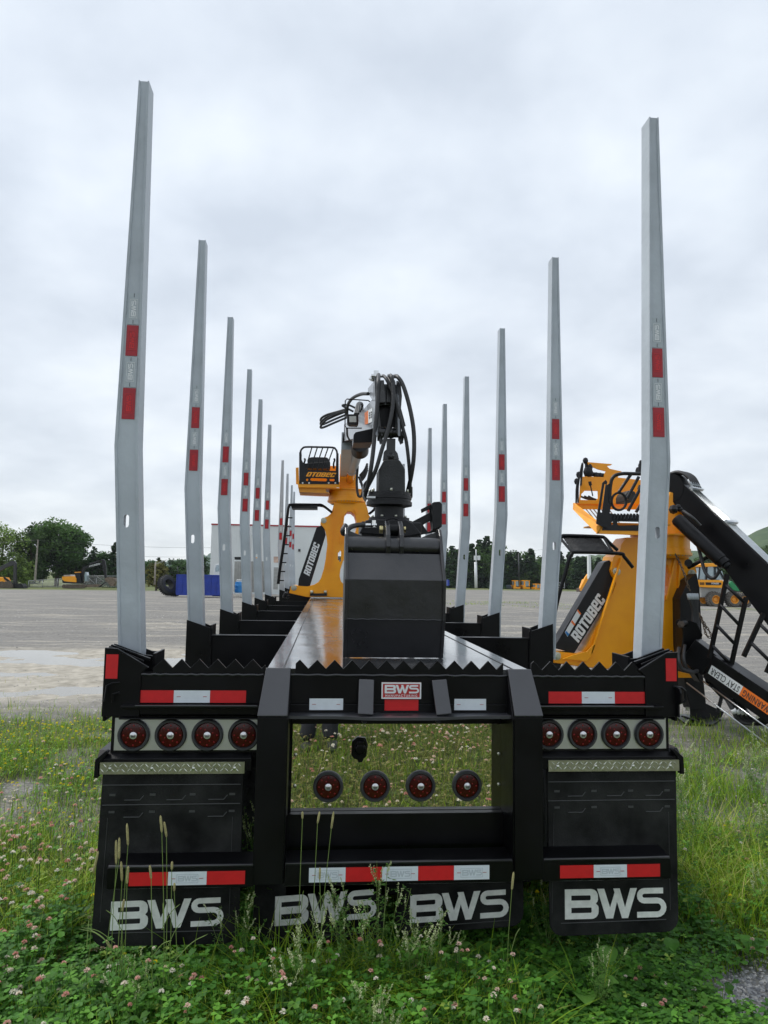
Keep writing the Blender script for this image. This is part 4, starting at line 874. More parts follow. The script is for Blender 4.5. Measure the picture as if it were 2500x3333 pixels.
# mesh step and its tube frame
YM = 5.0
m = MB(); m.tube(bez([zQ(*q, YM) for q in [(105, 700), (115, 682), (150, 676), (390, 684), (435, 695), (470, 730), (530, 785)]], 5), .021, 8)
m.tube(bez([zQ(*q, YM-.35) for q in [(55, 1290), (90, 1130), (150, 920), (165, 860), (190, 812), (230, 800), (540, 810), (580, 835), (645, 915)]], 5), .021, 8)
m.tube([zQ(105, 700, YM), zQ(190, 800, YM-.35)], .016, 8); m.tube([zQ(430, 695, YM), zQ(490, 795, YM-.35)], .016, 8); m.tube([zQ(100, 720, YM), zQ(72, 900, YM), zQ(60, 1200, YM)], .018, 8)
fr = m.build('step_frame', BLK, B)
m = MB(); a, b, c, d = zQ(120, 690, YM), zQ(405, 695, YM), zQ(480, 793, YM-.35), zQ(195, 795, YM-.35)
def quadpt(u, v): return (a*(1-u)+b*u)*(1-v)+(d*(1-u)+c*u)*v
for i in range(12): v = i/11; m.tube([quadpt(0, v), quadpt(1, v)], .0065, 4)
for i in range(30):
    for j in range(11): u0 = (i+.5*(j % 2))/30; m.tube([quadpt(u0, j/11), quadpt(min(1, u0+.006), (j+1)/11)], .006, 4)
m.build('expanded_mesh', BLK, fr)
# boom: oriented box from the slew head down to the right
b0 = zQ(978, 318, 5.6); b1 = zQ(1980, 1430, 4.35)
m = MB(); m.beam(b0, b1, .22, .24, .22, .54); m.build('boom', BLK, B, bevel=.008)
d_ = nrm(b1-b0); r_ = nrm(np.cross(d_, Z_)); u_ = np.cross(r_, d_)
m = MB(); m.lathe(b0-d_*.02-u_*.04, r_, [(0, -.115), (.19, -.115), (.19, .115), (0, .115)], 32)
m.build('boom_head', BLK, B)
m = MB(); m.py(xz(zQ, [(930, 470), (960, 430), (1010, 430), (1095, 510), (1105, 560), (1090, 640), (1210, 640), (1250, 690), (930, 690)], 5.8), 5.8, 6.0); m.build('boom_bracket', ORG, B, bevel=.004)
m = MB(); tb = nrm(np.array(u_))
for k in range(5):
    off = r_*(-.095+.048*k); m.cyl(b0+off+u_*.148+d_*.16, b1+off+u_*.288, .0088, n=8)
pp = m.build('hydraulic_pipe', PIPE, B); pp.data.name = 'hydraulic_pipes'
m = MB()
off = r_*(-.13); m.cyl(b0+off+u_*.11+d_*.1, b1+off+u_*.22, .012, n=8)
m.build('hydraulic_pipe', PIPE, B)
m = MB()
LB_ = float(np.linalg.norm(b1-b0))
for t in (.19, .80, 1.5, 2.1): q = b0+d_*t; hu = u_*(.165+.135*t/LB_); m.beam(q+r_*(-.15)+hu, q+r_*.13+hu, .035, .035, up=tuple(u_))
m.build('pipe_clamp', PIPE, B)
m = MB()
for k in range(4): q = b0+r_*(-.10+.055*k); m.tube(bez([q+u_*.02-d_*.20, q+u_*.16-d_*.12, q+u_*.215+d_*.02, q+u_*.175+d_*.18], 5), .024, 8)
m.build('hose', HOSE, B)
m = MB()
for k in range(4): q = b0+r_*(-.10+.055*k); m.tube([q+u_*.205+d_*.06, q+u_*.180+d_*.16], .026, 8)
m.build('hose_collar', GALV, B)
m = MB(); c0 = zQ(985, 560, 5.15); c1 = zQ(1330, 885, 4.75); L_ = float(np.linalg.norm(c1-c0)); m.lathe(c0, c1-c0, [(0, -.03), (.07, -.03), (.080, 0), (.080, L_*.93), (.072, L_*.94), (.072, L_*1.02), (.05, L_*1.03), (.045, L_*1.08), (0, L_*1.08)], 28)
m.build('boom_cylinder', BLK, B)
m = MB(); m.sph(zQ(950, 480, 5.2), .06, 8); m.sph(zQ(985, 460, 5.2), .035, 8); m.sph(zQ(1000, 480, 5.2), .035, 8); m.build('cylinder_fitting', BLK2, B)
hz = lambda pts, r: hose([(x, y, Y) for x, y, Y in pts], r, B, zQ)
hz([(1020, 490, 5.0), (1090, 540, 4.9), (1150, 600, 4.9)], .018)
hz([(1130, 740, 5.0), (1155, 830, 5.0), (1180, 930, 4.95), (1215, 985, 4.9), (1260, 990, 4.85), (1300, 930, 4.8)], .020)
hz([(990, 1520, 4.9), (985, 1600, 4.75), (1010, 1670, 4.75), (1080, 1700, 4.75), (1130, 1690, 4.8)], .022); hz([(1035, 1500, 4.95), (1025, 1600, 4.8), (1050, 1670, 4.8), (1090, 1695, 4.8)], .020)
m = MB(); m.tube(bez([zQ(1060, 915, 5.2), zQ(1130, 880, 5.1), zQ(1200, 840, 5.05), zQ(1260, 830, 5.0)], 5), .024, 8); m.cyl(zQ(1060, 885, 5.2), zQ(1062, 880, 5.1), .045, n=14); m.build('handle_bar', BLK, B)
# folded stick, lower right, with the upside-down warning
s0a, s0b = zQ(1090, 1425, 4.95), zQ(1120, 1640, 4.95)
sA = (zQ(1095, 1430, 4.95)+zQ(1120, 1660, 4.95))/2; 
sC = (zQ(1250, 1545, 4.8)+zQ(1250, 1760, 4.8))/2; sD = (zQ(1900, 1975, 3.95)+zQ(1900, 2215, 3.95))/2
dS = nrm(sD-sC); rS = nrm(np.cross(dS, Z_)); uS = np.cross(rS, dS); hS = .30
st2 = MB(); st2.beam(sC, sD, .22, hS); stick = st2.build('stick', BLK, B, bevel=.006)
m = MB(); m.beam(sA-dS*.05, sC-dS*.02, .20, .30, .206, hS-.006); m.py(xz(zQ, [(1010, 1350), (1060, 1310), (1120, 1330), (1165, 1420), (1130, 1500), (1110, 1640), (1150, 1780), (1000, 1560), (1015, 1440)], 5.0), 4.98, 5.14); m.cyl(zQ(995, 1335, 4.95), zQ(1050, 1335, 5.05), .05, n=18); m.build('stick_head', BLK, B, bevel=.008)
m = MB(); m.lathe(zQ(1003, 1340, 4.93), NY, [(.042, 0), (.042, .02), (.028, .022), (.025, .035), (0, .036)], 6); m.build('pin', RUST, B)
side_n = -rS*np.sign(np.dot(rS, np.array((0, 1, 0)))) ; side_n = side_n if np.dot(side_n, CAM-sC) > 0 else -side_n
fc = lambda x, y: None
def onside(f, x, y, off=.003):   # where a sight line meets the stick's near side face
    o_ = sC+side_n*(.11+off); d = f(x, y, 5.)-CAM; return CAM+d*(np.dot(o_-CAM, side_n)/np.dot(d, side_n))
ax_u = dS; ax_v = np.cross(side_n, ax_u)
def rectside(m, ta, tb, va, vb, off, th):
    o_ = sC+side_n*(.11+off); m.prism([(ta, va), (tb, va), (tb, vb), (ta, vb)], o_, ax_u, uS, side_n, 0, th)
t0 = float(np.dot(onside(zs, 815, 730)-sC, dS)); t1 = float(np.dot(onside(zs, 1285, 1090)-sC, dS))
m = MB(); rectside(m, t0, t1, -.02-.048, -.02+.062, .001, .002); m.build('white_warning_strip', WPT, stick)
m = MB(); rectside(m, t1, t1+(t1-t0)*1.0, -.02-.048, -.02+.062, .001, .002); m.build('orange_warning_strip', WARN, stick)
fl = -ax_u if True else ax_u
def stext(s, tc, h, sq): 
    m = MB(); c = sC+side_n*.1145+dS*tc+uS*(-.014); u = -dS; v = -uS
    me = textmesh(s, .012, 0, 1.1); xs_ = [q.co[0] for q in me.vertices]; k_ = (t1-t0)*sq/(max(xs_)-min(xs_)); m.mesh(me, c, u*k_, v*h, side_n*.1, 1.); return m.build('lettering', BEZ, stick)
stext('STAY CLEAR', (t0+t1)/2, .105, .90); stext('WARNING', t1+(t1-t0)*.47, .105, .82)
m = MB(); 
for k, (dv, t_0, t_1) in enumerate(((-.19, .02, 1.6), (-.33, -.15, 1.2))): m.cyl(sC+side_n*.10+uS*dv+dS*t_0, sC+side_n*.10+uS*dv*1.1+dS*t_1, .0095, n=8)
m.build('hydraulic_pipe', PIPE, B)
m = MB(); m.py(xz(zQ, [(1150, 1650), (1300, 1750), (1500, 1900), (1500, 1940), (1350, 1920), (1200, 1780)], 4.85), 4.85, 4.87); m.beam(zQ(1215, 1790, 4.75), zQ(1310, 1890, 4.7), .06, .02); m.tube([zQ(1310, 1890, 4.7), zQ(1280, 2000, 4.7)], .02, 6); m.build('cable_tray', BLK2, B)
m = MB()
for k in range(4): m.tube(bez([zQ(1350+k*30, 1900, 4.6), zQ(1400+k*30, 1990, 4.5), zQ(1440+k*35, 2060, 4.5), zQ(1520+k*30, 2085, 4.45), zQ(1600+k*20, 2060, 4.4), zQ(1680+k*20, 2000, 4.3)], 6), .026, 8)
m.build('hose', HOSE, B)
m = MB()
for k in range(4): m.tube([zQ(1397+k*28, 1978+k*4, 4.49), zQ(1412+k*28, 2006+k*4, 4.49)], .030, 8)
m.build('hose_collar', WPT, B)
# bundle of hoses at the leg and its collars
m = MB()
for k in range(4): m.tube(bez([zc(585+k*35, 640, 5.1), zc(610+k*30, 720, 5.1), zc(650+k*15, 850, 5.1), zc(650+k*20, 1000, 5.1), zc(660+k*20, 1200, 5.05)], 5), .022, 8)
m.build('hose', HOSE, B)
m = MB()
for k in range(4): m.tube([zc(585+k*35, 630, 5.1), zc(605+k*32, 710, 5.1)], .025, 8)
m.build('hose_collar', GALV, B)
# chain
def chain(pts, par, f, r=.012, step=.034):
    path = bez([f(*q) for q in pts], 30); m = MB(); d = 0; k = 0; last = path[0]
    for i in range(1, len(path)):
        if np.linalg.norm(path[i]-last) >= step:
            c = (path[i]+last)/2; t = nrm(path[i]-last); a = nrm(np.cross(t, (0, 1, .2))) if k % 2 else nrm(np.cross(t, np.cross(t, (0, 1, .2)))); m.tube([c+t*.026*cos(x)+a*r*1.05*sin(x) for x in np.linspace(0, 2*pi, 9)[:-1]], .0052, 5, close=True); last = path[i]; k += 1
    return m.build('chain', CHAIN, par)
chain([(410, 100, 5.1), (460, 200, 5.1), (530, 370, 5.05), (590, 560, 5.05), (620, 600, 5.05)], B, zc); chain([(730, 900, 5.0), (790, 1020, 4.95), (880, 1160, 4.9), (900, 1220, 4.85)], B, zc); chain([(760, 950, 4.98), (800, 1100, 4.95), (830, 1200, 4.9), (890, 1225, 4.85)], B, zc)
# ladders leaning on the machine
for (A0, A1, B0, B1, Ya, rr) in (((1110, 370), (870, 1500), (1365, 680), (1140, 1700), 4.7, [((1080, 510), (1330, 742)), ((1012, 780), (1268, 1050)), ((960, 1050), (1212, 1312)), ((905, 1330), (1150, 1580))]), ((1600, 900), (1330, 1480), (1860, 1180), (1640, 1700), 4.2, [((1545, 1040), (1760, 1250)), ((1425, 1290), (1700, 1560))])):
    m = MB(); a0, a1, b0_, b1_ = zc(*A0, Ya), zc(*A1, Ya), zc(*B0, Ya-.1), zc(*B1, Ya-.1)
    m.beam(a0, a1, .045, .03, up=NY); m.beam(b0_, b1_, .045, .03, up=NY); ld = m.build('ladder', BLK, B)
    for qa, qb in rr: m = MB(); m.cyl(zc(*qa, Ya), zc(*qb, Ya-.1), .019, n=8); m.build('rung', BLK2, ld)

# ================================================================ GROUND
_nt = np.random.default_rng(3).random((256, 256))
def vnoise(x, y, sc, ox=0):
    x = np.asarray(x)*sc+ox; y = np.asarray(y)*sc+ox*1.7; xi = np.floor(x).astype(int); yi = np.floor(y).astype(int); fx = x-xi; fy = y-yi
    fx = fx*fx*(3-2*fx); fy = fy*fy*(3-2*fy); f = lambda a, b: _nt[a % 256, b % 256]
    return (f(xi, yi)*(1-fx)+f(xi+1, yi)*fx)*(1-fy)+(f(xi, yi+1)*(1-fx)+f(xi+1, yi+1)*fx)*fy
def fbm(x, y, sc, ox=0, o=4): return sum(vnoise(x, y, sc*2**k, ox+k*9.1)/2**k for k in range(o))/sum(1/2**k for k in range(o))
def sstep(a, b, v): t = np.clip((np.asarray(v, float)-a)/(b-a), 0, 1); return t*t*(3-2*t)
def mudf(x, y):   # the wet hollow left of the trailer
    return (1-sstep(.7, 1.25, np.sqrt(((x+4.9)/7.4)**2+((y-10.2)/3.2)**2)+.35*(fbm(x, y, .5, 4)-.5)))
def gz(x, y):
    x = np.asarray(x, float); y = np.asarray(y, float); d = np.hypot(x, y)
    base = -1.38*np.clip((d-30)/96, 0, 1)
    n_ = (fbm(x, y, .35, 1)-.5)*.10*sstep(2, 9, d)*(1-.6*sstep(60, 140, d)) + (fbm(x, y, 2.2, 5)-.5)*.035*(1-sstep(20, 60, d))
    ruts = .03*np.sin(y*2.1+1.5*fbm(x, y, .15, 8)*6)*sstep(12, 18, y)*(1-sstep(50, 90, y))
    m_ = mudf(x, y)
    return base+(n_+ruts)*(1-.75*m_)-.040*m_+(fbm(x*.6, y, 1.3, 11, 5)-.475)*.17*m_
kk = 430; u = np.linspace(-1, 1, 2*kk+1); ax = np.sinh(u*math.asinh(1800/4))*4
GX, GY = np.meshgrid(ax, ax); GY = GY+2; GX = GX-.3
GZ = gz(GX, GY); V = np.stack([GX.ravel(), GY.ravel(), GZ.ravel()], 1); n_ = 2*kk+1
idx = np.arange(n_*n_).reshape(n_, n_); F = np.stack([idx[:-1, :-1].ravel(), idx[:-1, 1:].ravel(), idx[1:, 1:].ravel(), idx[1:, :-1].ravel()], 1)
def vegf(x, y):   # where things grow
    x = np.asarray(x, float); y = np.asarray(y, float); n_ = fbm(x, y, .9, 21); n2 = fbm(x, y, 2.6, 31)
    edge = np.where(x < 0, 5.6, 4.6)
    v = 1-sstep(-1.3, 1.0, y-edge+4.6*(fbm(x, y, .55, 25)-.5)+1.2*(n_-.5))
    v = np.maximum(v*(.30+.70*sstep(.30, .48, n2+.25*(1-sstep(1.2, 3.2, y)))), 0)
    hole_ = np.exp(-((x-1.62)/.36)**2-((y+.24)/.26)**2)*1.6*(.5+n2)+np.exp(-((x-2.6)/.5)**2-((y-2.0)/.6)**2)*.9+np.exp(-((x+1.85)/.3)**2-((y-1.9)/.7)**2)*.7
    hole_ = hole_+.9*np.exp(-((x+2.6)/.5)**2-((y-2.2)/.7)**2)+.8*np.exp(-((x-3.6)/.8)**2-((y-2.6)/.5)**2)
    return np.clip(v-hole_, 0, 1)
def gmat():
    m = bpy.data.materials.new('gravel_ground'); m.use_nodes = True; n = m.node_tree.nodes; l = m.node_tree.links; b = n['Principled BSDF']
    g_ = n.new('ShaderNodeNewGeometry')
    def noise(sc, det=5, scale3=None, ro=.6):
        t = n.new('ShaderNodeTexNoise'); t.inputs['Scale'].default_value = sc; t.inputs['Detail'].default_value = det; t.inputs['Roughness'].default_value = ro
        if scale3: mp = n.new('ShaderNodeMapping'); mp.inputs['Scale'].default_value = scale3; l.new(g_.outputs['Position'], mp.inputs[0]); l.new(mp.outputs[0], t.inputs['Vector'])
        else: l.new(g_.outputs['Position'], t.inputs['Vector'])
        return t.outputs[0]
    def ramp(src, p0, p1, c0, c1):
        r = n.new('ShaderNodeValToRGB'); l.new(src, r.inputs[0]); r.color_ramp.elements[0].position = p0; r.color_ramp.elements[1].position = p1
        r.color_ramp.elements[0].color = (*c0, 1); r.color_ramp.elements[1].color = (*c1, 1); return r.outputs[0]
    def mix(f, a, b_, mode='MIX'):
        x = n.new('ShaderNodeMixRGB'); x.blend_type = mode
        if isinstance(f, (int, float)): x.inputs[0].default_value = f
        else: l.new(f, x.inputs[0])
        l.new(a, x.inputs[1]); l.new(b_, x.inputs[2]); return x.outputs[0]
    fine = ramp(noise(38, 6), .3, .72, (.040, .039, .036), (.42, .40, .365)); mid = ramp(noise(7, 5), .3, .7, (.075, .0735, .070), (.19, .184, .172))
    base = mix(.5, fine, mid)
    streak = ramp(noise(1, 8, (.13, 1.5, 1), .68), .52, .60, (0, 0, 0), (.68, .68, .68)); tan_ = ramp(noise(5, 5), .3, .7, (.24, .22, .18), (.46, .425, .36))
    base = mix(streak, base, tan_)
    a = n.new('ShaderNodeAttribute'); a.attribute_name = 'tint'; sp = n.new('ShaderNodeSeparateColor'); l.new(a.outputs['Color'], sp.inputs[0])
    base = mix(sp.outputs[1], base, tan_)
    soil = ramp(noise(25, 5), .3, .7, (.022, .030, .010), (.075, .080, .030)); base = mix(sp.outputs[0], base, soil)
    grass = ramp(noise(.5, 6), .3, .7, (.05, .08, .02), (.16, .17, .06)); base = mix(sp.outputs[2], base, grass)
    l.new(base, b.inputs['Base Color']); b.inputs['Roughness'].default_value = .85; b.inputs['Specular IOR Level'].default_value = .3
    bp = n.new('ShaderNodeBump'); bp.inputs['Strength'].default_value = .7; bp.inputs['Distance'].default_value = .02; l.new(noise(45, 4), bp.inputs['Height'])
    bp2 = n.new('ShaderNodeBump'); bp2.inputs['Strength'].default_value = .5; bp2.inputs['Distance'].default_value = .22; l.new(noise(1, 5, (.6, 2.0, 1)), bp2.inputs['Height']); l.new(bp2.outputs[0], bp.inputs['Normal']); l.new(bp.outputs[0], b.inputs['Normal'])
    return m
fld = 1-sstep(115, 128, np.where(V[:, 0] < -20, V[:, 1]+14, V[:, 1]*.72)); fld = 1-fld
fld = np.maximum(fld, sstep(.5, .6, fbm(V[:, 0], V[:, 1], .3, 44))*sstep(20, 24, V[:, 0]*.8)*(1-sstep(0, 1, np.abs(V[:, 1]-50)-4)))
tint = np.stack([vegf(V[:, 0], V[:, 1])**.7, np.clip(mudf(V[:, 0], V[:, 1])*1.3, 0, 1), np.clip(fld, 0, 1)], 1)
go = bulk('ground', V, F, gmat(), tint, smooth=True); tag(go, kind='structure')
# water lying in the hollow: a level sheet that the ground rises through
m = MB(); WZ = -.045
q = [(-4.9+7.1*cos(t)*(1+.08*sin(3*t)), 10.2+3.2*sin(t)) for t in np.linspace(0, 2*pi, 40)[:-1]]
m.add([(a, b, WZ) for a, b in q], [tuple(range(39))])
wm = mat('puddle_water', (.20, .18, .14), .05, bump=.03, bscale=4); tag(m.build('puddle', wm), kind='structure')

# ================================================================ HILLS
def hill(px_prof, D, m_, seed):
    r_ = np.random.default_rng(seed); xs = np.array([q[0] for q in px_prof]); ys = np.array([q[1] for q in px_prof]); nx = 160; X = np.linspace(xs[0], xs[-1], nx); top = np.interp(X, xs, ys)
    V = []
    for j in range(26):
        for i in range(nx):
            t = P(X[i], top[i], D); zt = t[2]; f = sin(min(1, j/16)*pi/2) if j <= 16 else cos((j-16)/9*pi/2)
            jit = r_.random()
            V.append((t[0]*(1+(j-16)*.018), D*(1+(j-16)*.018), -4+(zt+4)*f+(jit-.5)*D*.006*(1 if j > 1 else 0)))
    V = np.array(V); idx = np.arange(26*nx).reshape(26, nx); F = np.stack([idx[:-1, :-1].ravel(), idx[:-1, 1:].ravel(), idx[1:, 1:].ravel(), idx[1:, :-1].ravel()], 1)
    return tag(bulk('hill', V, F, m_), kind='structure')
FORF = mat('hazed_far_forest', (.035, .075, .055), .9, col2=(.065, .115, .08), vscale=.05); FORN = mat('near_hill_forest', (.03, .06, .025), .9, col2=(.07, .11, .045), vscale=.08)  # far forest's bluish green has distance haze mixed into its colour
hill([(200, 1850), (480, 1832), (600, 1826), (660, 1812), (720, 1800), (860, 1838), (1000, 1866), (1200, 1890)], 1500, FORF, 1)
hill([(1300, 1890), (1420, 1870), (1620, 1852), (1760, 1838), (1900, 1812), (2010, 1806), (2150, 1800), (2320, 1800), (2420, 1758), (2470, 1728), (2620, 1690), (2900, 1660), (3300, 1650), (3900, 1720), (4700, 1840), (5600, 1960)], 420, FORN, 2)

# ================================================================ TREES
def leafcloud(cent, rad, n_leaf, size, cols, r_, flat=.6, squash=1.):
    k = r_.integers(0, len(cent), n_leaf); d = r_.normal(size=(n_leaf, 3)); d /= np.linalg.norm(d, axis=1)[:, None]; rr = r_.random(n_leaf)**.45
    c = cent[k]+d*rr[:, None]*rad[k][:, None]*np.array((1, 1, squash)); a = r_.normal(size=(n_leaf, 3)); a[:, 2] *= flat; a /= np.linalg.norm(a, axis=1)[:, None]
    b = np.cross(a, r_.normal(size=(n_leaf, 3))); b /= np.linalg.norm(b, axis=1)[:, None]; s = size*(.6+.8*r_.random(n_leaf))[:, None]
    V = np.stack([c-a*s*.5, c+b*s*.28, c+a*s*.5, c-b*s*.28], 1).reshape(-1, 3); F = np.arange(len(V)).reshape(-1, 4)
    cc = cols[0][None]*(1-r_.random(len(cent))[k][:, None])+cols[1][None]*r_.random(len(cent))[k][:, None]; cc = cc*(.75+.5*r_.random(n_leaf))[:, None]
    return V, F, np.repeat(cc, 4, axis=0)
def broad(name, label, loc, h, w_, seed, n_leaf=4000, size=.45, cols=((.035, .075, .02), (.07, .12, .035)), trunk=.25, low=.12, group=None):
    r_ = np.random.default_rng(seed); t = root(name, label, 'tree', loc, group); nc = 90
    d = r_.normal(size=(nc, 3)); d /= np.linalg.norm(d, axis=1)[:, None]; rr = .35+.62*r_.random(nc)**.6
    c = d*rr[:, None]*np.array((w_/2, w_/2, h*(1-low)/2))*.9; c[:, 2] += h*(low+(1-low)/2); 
    lo = c[:, 2] < h*.45; c[lo, :2] *= .9
    V, F, T_ = leafcloud(c, (.10+.09*r_.random(nc))*w_, n_leaf, size, np.array(cols), r_, squash=.75)
    bulk('crown', V, F, FOLD, T_, t)
    m = MB(); o = np.array(loc, float); m.tube([o+(0, 0, -.5), o+(0, 0, h*.3), o+(.1, 0, h*.6), o+(.1, .1, h*.85)], [trunk*1.2, trunk, trunk*.6, .04], 8)
    for k in range(9): q = c[r_.integers(0, nc)]; m.tube([o+(0, 0, h*(.2+.4*r_.random())), o+q*.6+(0, 0, h*.12), o+q], [trunk*.4, trunk*.22, .03], 6)
    m.build('trunk', BARK, t); return t
def conifer(name, label, loc, h, w_, seed, n_leaf=2600, size=.42, cols=((.018, .045, .020), (.042, .080, .030)), group=None):
    r_ = np.random.default_rng(seed); t = root(name, label, 'tree', loc, group)
    ls = int(h*3.2); c = []; ra = []
    for i in range(ls):
        z = h*(.06+.94*(i/ls)); R_ = w_/2*(1-(i/ls))**.72+.14
        for k in range(max(3, int(9*R_/w_*2))): a = r_.random()*2*pi; q = R_*(.35+.7*r_.random()); c.append((q*cos(a), q*sin(a), z-.18*q)); ra.append(.22+.20*R_)
    c = np.array(c); V, F, T_ = leafcloud(c, np.array(ra), n_leaf, size, np.array(cols), r_, squash=.5)
    bulk('crown', V, F, FOLD, T_, t); o = np.array(loc, float); m = MB(); m.tube([o+(0, 0, -.5), o+(0, 0, h*.95)], [.18, .02], 6); m.build('trunk', BARK, t); return t
def gp(px, D):   # ground point straight under a sight line at distance plane D
    q = P(px, 1880, D); return (float(q[0]), D, float(gz(q[0], D)))
def place(proto, px, D, s=1., label=None):
    c = copy_tree(proto, None, gp(px, D)); c.scale = (s, s, s*random.uniform(.92, 1.08)); c.rotation_euler = (0, 0, random.random()*6.28)
    if label: c['label'] = label
    return c
broad('maple_tree', 'big round dark green maple behind the wooden pole on the left', gp(185, 142), 14.4, 13.6, 11, 18000, .55, ((.035, .085, .02), (.085, .155, .04)), .4, .04)
broad('willow_tree', 'loose light green tree cut by the left edge of the photo', gp(2, 131), 11.4, 10.2, 12, 9000, .36, ((.10, .18, .03), (.20, .28, .07)), .25, .05)
broad('willow_tree', 'pale green bush standing in front of the big maple at the far left', gp(55, 129), 5.0, 7.0, 13, 5000, .34, ((.09, .16, .03), (.18, .25, .06)), .15, .0)
broad('maple_tree', 'smaller dark tree squeezed between the light willow and the big maple', gp(95, 134), 11.3, 6.2, 14, 5000, .42, ((.03, .065, .02), (.07, .12, .035)), .2, .03)
pb = broad('birch_tree', 'mid green leafy tree in the row right of the big maple', gp(330, 140), 7.8, 6.5, 15, 4500, .45, ((.03, .07, .02), (.07, .13, .04)), .2, .03, 'trees behind the chain-link fence')
broad('birch_tree', 'olive tinted low tree right of the leftmost tall stake, beside the tyres', gp(510, 108), 4.6, 3.6, 16, 3500, .36, ((.10, .11, .03), (.17, .16, .05)), .15, .03)
c1_ = conifer('spruce_tree', 'dark spruce rising between the excavator arm and the first stake', gp(372, 135), 8.7, 4.2, 21, 3800, .42)
place(pb, 285, 142, .85, 'mid green tree just right of the big maple crown'); place(c1_, 300, 138, .78, 'small pointed spruce above the excavator cab')
place(pb, 485, 150, .8, 'mid green tree seen between the first and second left stakes, by the olive one'); place(pb, 560, 160, .72, 'mid green tree above the left end of the blue bin'); place(pb, 400, 145, .9, 'mid green tree behind the first left stake'); place(pb, 610, 170, .62, 'last mid green tree before the white building')
place(c1_, 440, 165, .72, 'spruce hidden partly by the first left stake'); place(c1_, 530, 175, .72, 'small spruce behind the tyre pile')
for k, px in enumerate((95, 130, 235, 300, 345, 420, 515, 580, 640)): place(pb if k % 3 else c1_, px, 158+6*(k % 4), (.95, .8, .9, 1.0, .85)[k % 5], 'dark tree in the back row behind the fence on the left')['group'] = 'dark trees of the back row on the left'
# the long row on the right: spruces and birches mixed
cA = conifer('spruce_tree', 'dark pointed spruce in the long row along the far right side of the yard', gp(1480, 190), 10.5, 6.6, 31, 6500, .5, group='spruces in the row along the far side of the yard')
cB = conifer('spruce_tree', 'dark pointed spruce in the long row along the far right side of the yard', gp(1620, 190), 9.4, 5.6, 32, 6000, .5, group='spruces in the row along the far side of the yard')
bA = broad('birch_tree', 'rounded mid green birch in the long row along the far right side of the yard', gp(1500, 198), 8.4, 7.9, 33, 4200, .5, ((.04, .09, .02), (.09, .155, .04)), .2, .0, 'birches in the row along the far side of the yard')
rr_ = random.Random(5)
for px in range(1395, 2560, 24):
    if px in (1480, 1620): continue
    place(rr_.choice((cA, cB)), px+rr_.randint(-8, 8), 194+rr_.random()*20, (1.22 if px < 1660 else 1.08 if px < 1870 else .95)*rr_.uniform(.78, 1.12))
for px in range(1400, 2560, 27):
    if abs(px-1500) < 20: continue
    place(bA, px+rr_.randint(-15, 15), 197+rr_.random()*10, (1.3 if px < 1700 else 1.05)*rr_.uniform(.65, 1.25))
broad('birch_tree', 'lighter green tree just left of the second right stake', gp(1770, 194), 7.6, 7.2, 34, 4200, .45, ((.06, .12, .025), (.11, .17, .045)), .2, .0)
broad('birch_tree', 'light green bush behind the small orange cabs', gp(1718, 194), 4.8, 4.8, 35, 2500, .4, ((.045, .10, .02), (.09, .15, .04)), .15, .0)
broad('birch_tree', 'dark treetop against the sky at the right edge beyond the silver pipes', gp(2490, 150), 12.5, 8, 36, 6000, .45, ((.03, .06, .02), (.07, .11, .03)), .3, .0)
broad('birch_tree', 'mid green tree behind the right loader cylinder', gp(2330, 150), 8.5, 9, 37, 6000, .45, ((.03, .065, .02), (.07, .12, .035)), .3, .0)

# ================================================================ YARD OBJECTS
def ze(x, y, Y): return P(x*.2411, 1690+y*.2411, Y)
def z3(x, y, Y): return P(550+x*.3617, 1600+y*.3617, Y)
def zt(x, y, Y): return P(x*.4219, 1600+y*.4219, Y)
def z6(x, y, Y): return P(1430+x*.2411, 1740+y*.2411, Y)
def poly(par, name, f, pts, Y, t, m_, bevel=0): m = MB(); m.py(xz(f, pts, Y), Y, Y+t); return m.build(name, m_, par, bevel=bevel)
def rt(name, label, cat, f, x, y, Y, group=None):
    q = f(x, y, Y); return root(name, label, cat, (float(q[0]), Y, float(q[2])), group)
# white building
D = 84
Bd = rt('white_building', 'long white metal-clad industrial building with a dark red roof trim', 'building', z3, 385, 930, D)
a = z3(372, 980, D); b = z3(385, 300, D); c = P(1330, 1720, D)
m = MB(); x0, x1, zt_, zb_ = float(b[0]), float(c[0]), float(b[2]), -2.; m.box(x0, x1, D, D+18, zb_, zt_); m.build('wall', WALLM, Bd)
m = MB()
for k in range(int((x1-x0)/.3)): m.box(x0+k*.3, x0+k*.3+.03, D-.03, D, zb_, zt_)
m.build('cladding_rib', WALLM, Bd).data.name = 'ribs'
m = MB(); m.box(x0-.05, x1+.05, D-.08, D+18.05, zt_, zt_+.17); m.build('roof_trim', REDT, Bd)
for (x, y, w_, h) in ((640, 348, 18, 56), (1162, 516, 22, 26)):
    m = MB(); m.py(xz(z3, [(x, y), (x+w_, y), (x+w_, y+h), (x, y+h)], D-.1), D-.1, D-.04); v_ = m.build('vent', GREYC, Bd); m = MB(); q = xz(z3, [(x+2, y+3), (x+w_-2, y+h-3)], D-.12)
    for k in range(5): zz_ = q[1][1]+(q[0][1]-q[1][1])*(k+.5)/5; m.box(q[0][0], q[1][0], D-.13, D-.10, zz_-.03, zz_+.03)
    m.build('louvre', BEZ, v_)
poly(Bd, 'wall_lamp', z3, [(742, 372), (768, 372), (768, 388), (742, 388)], D-.4, .35, WPT)
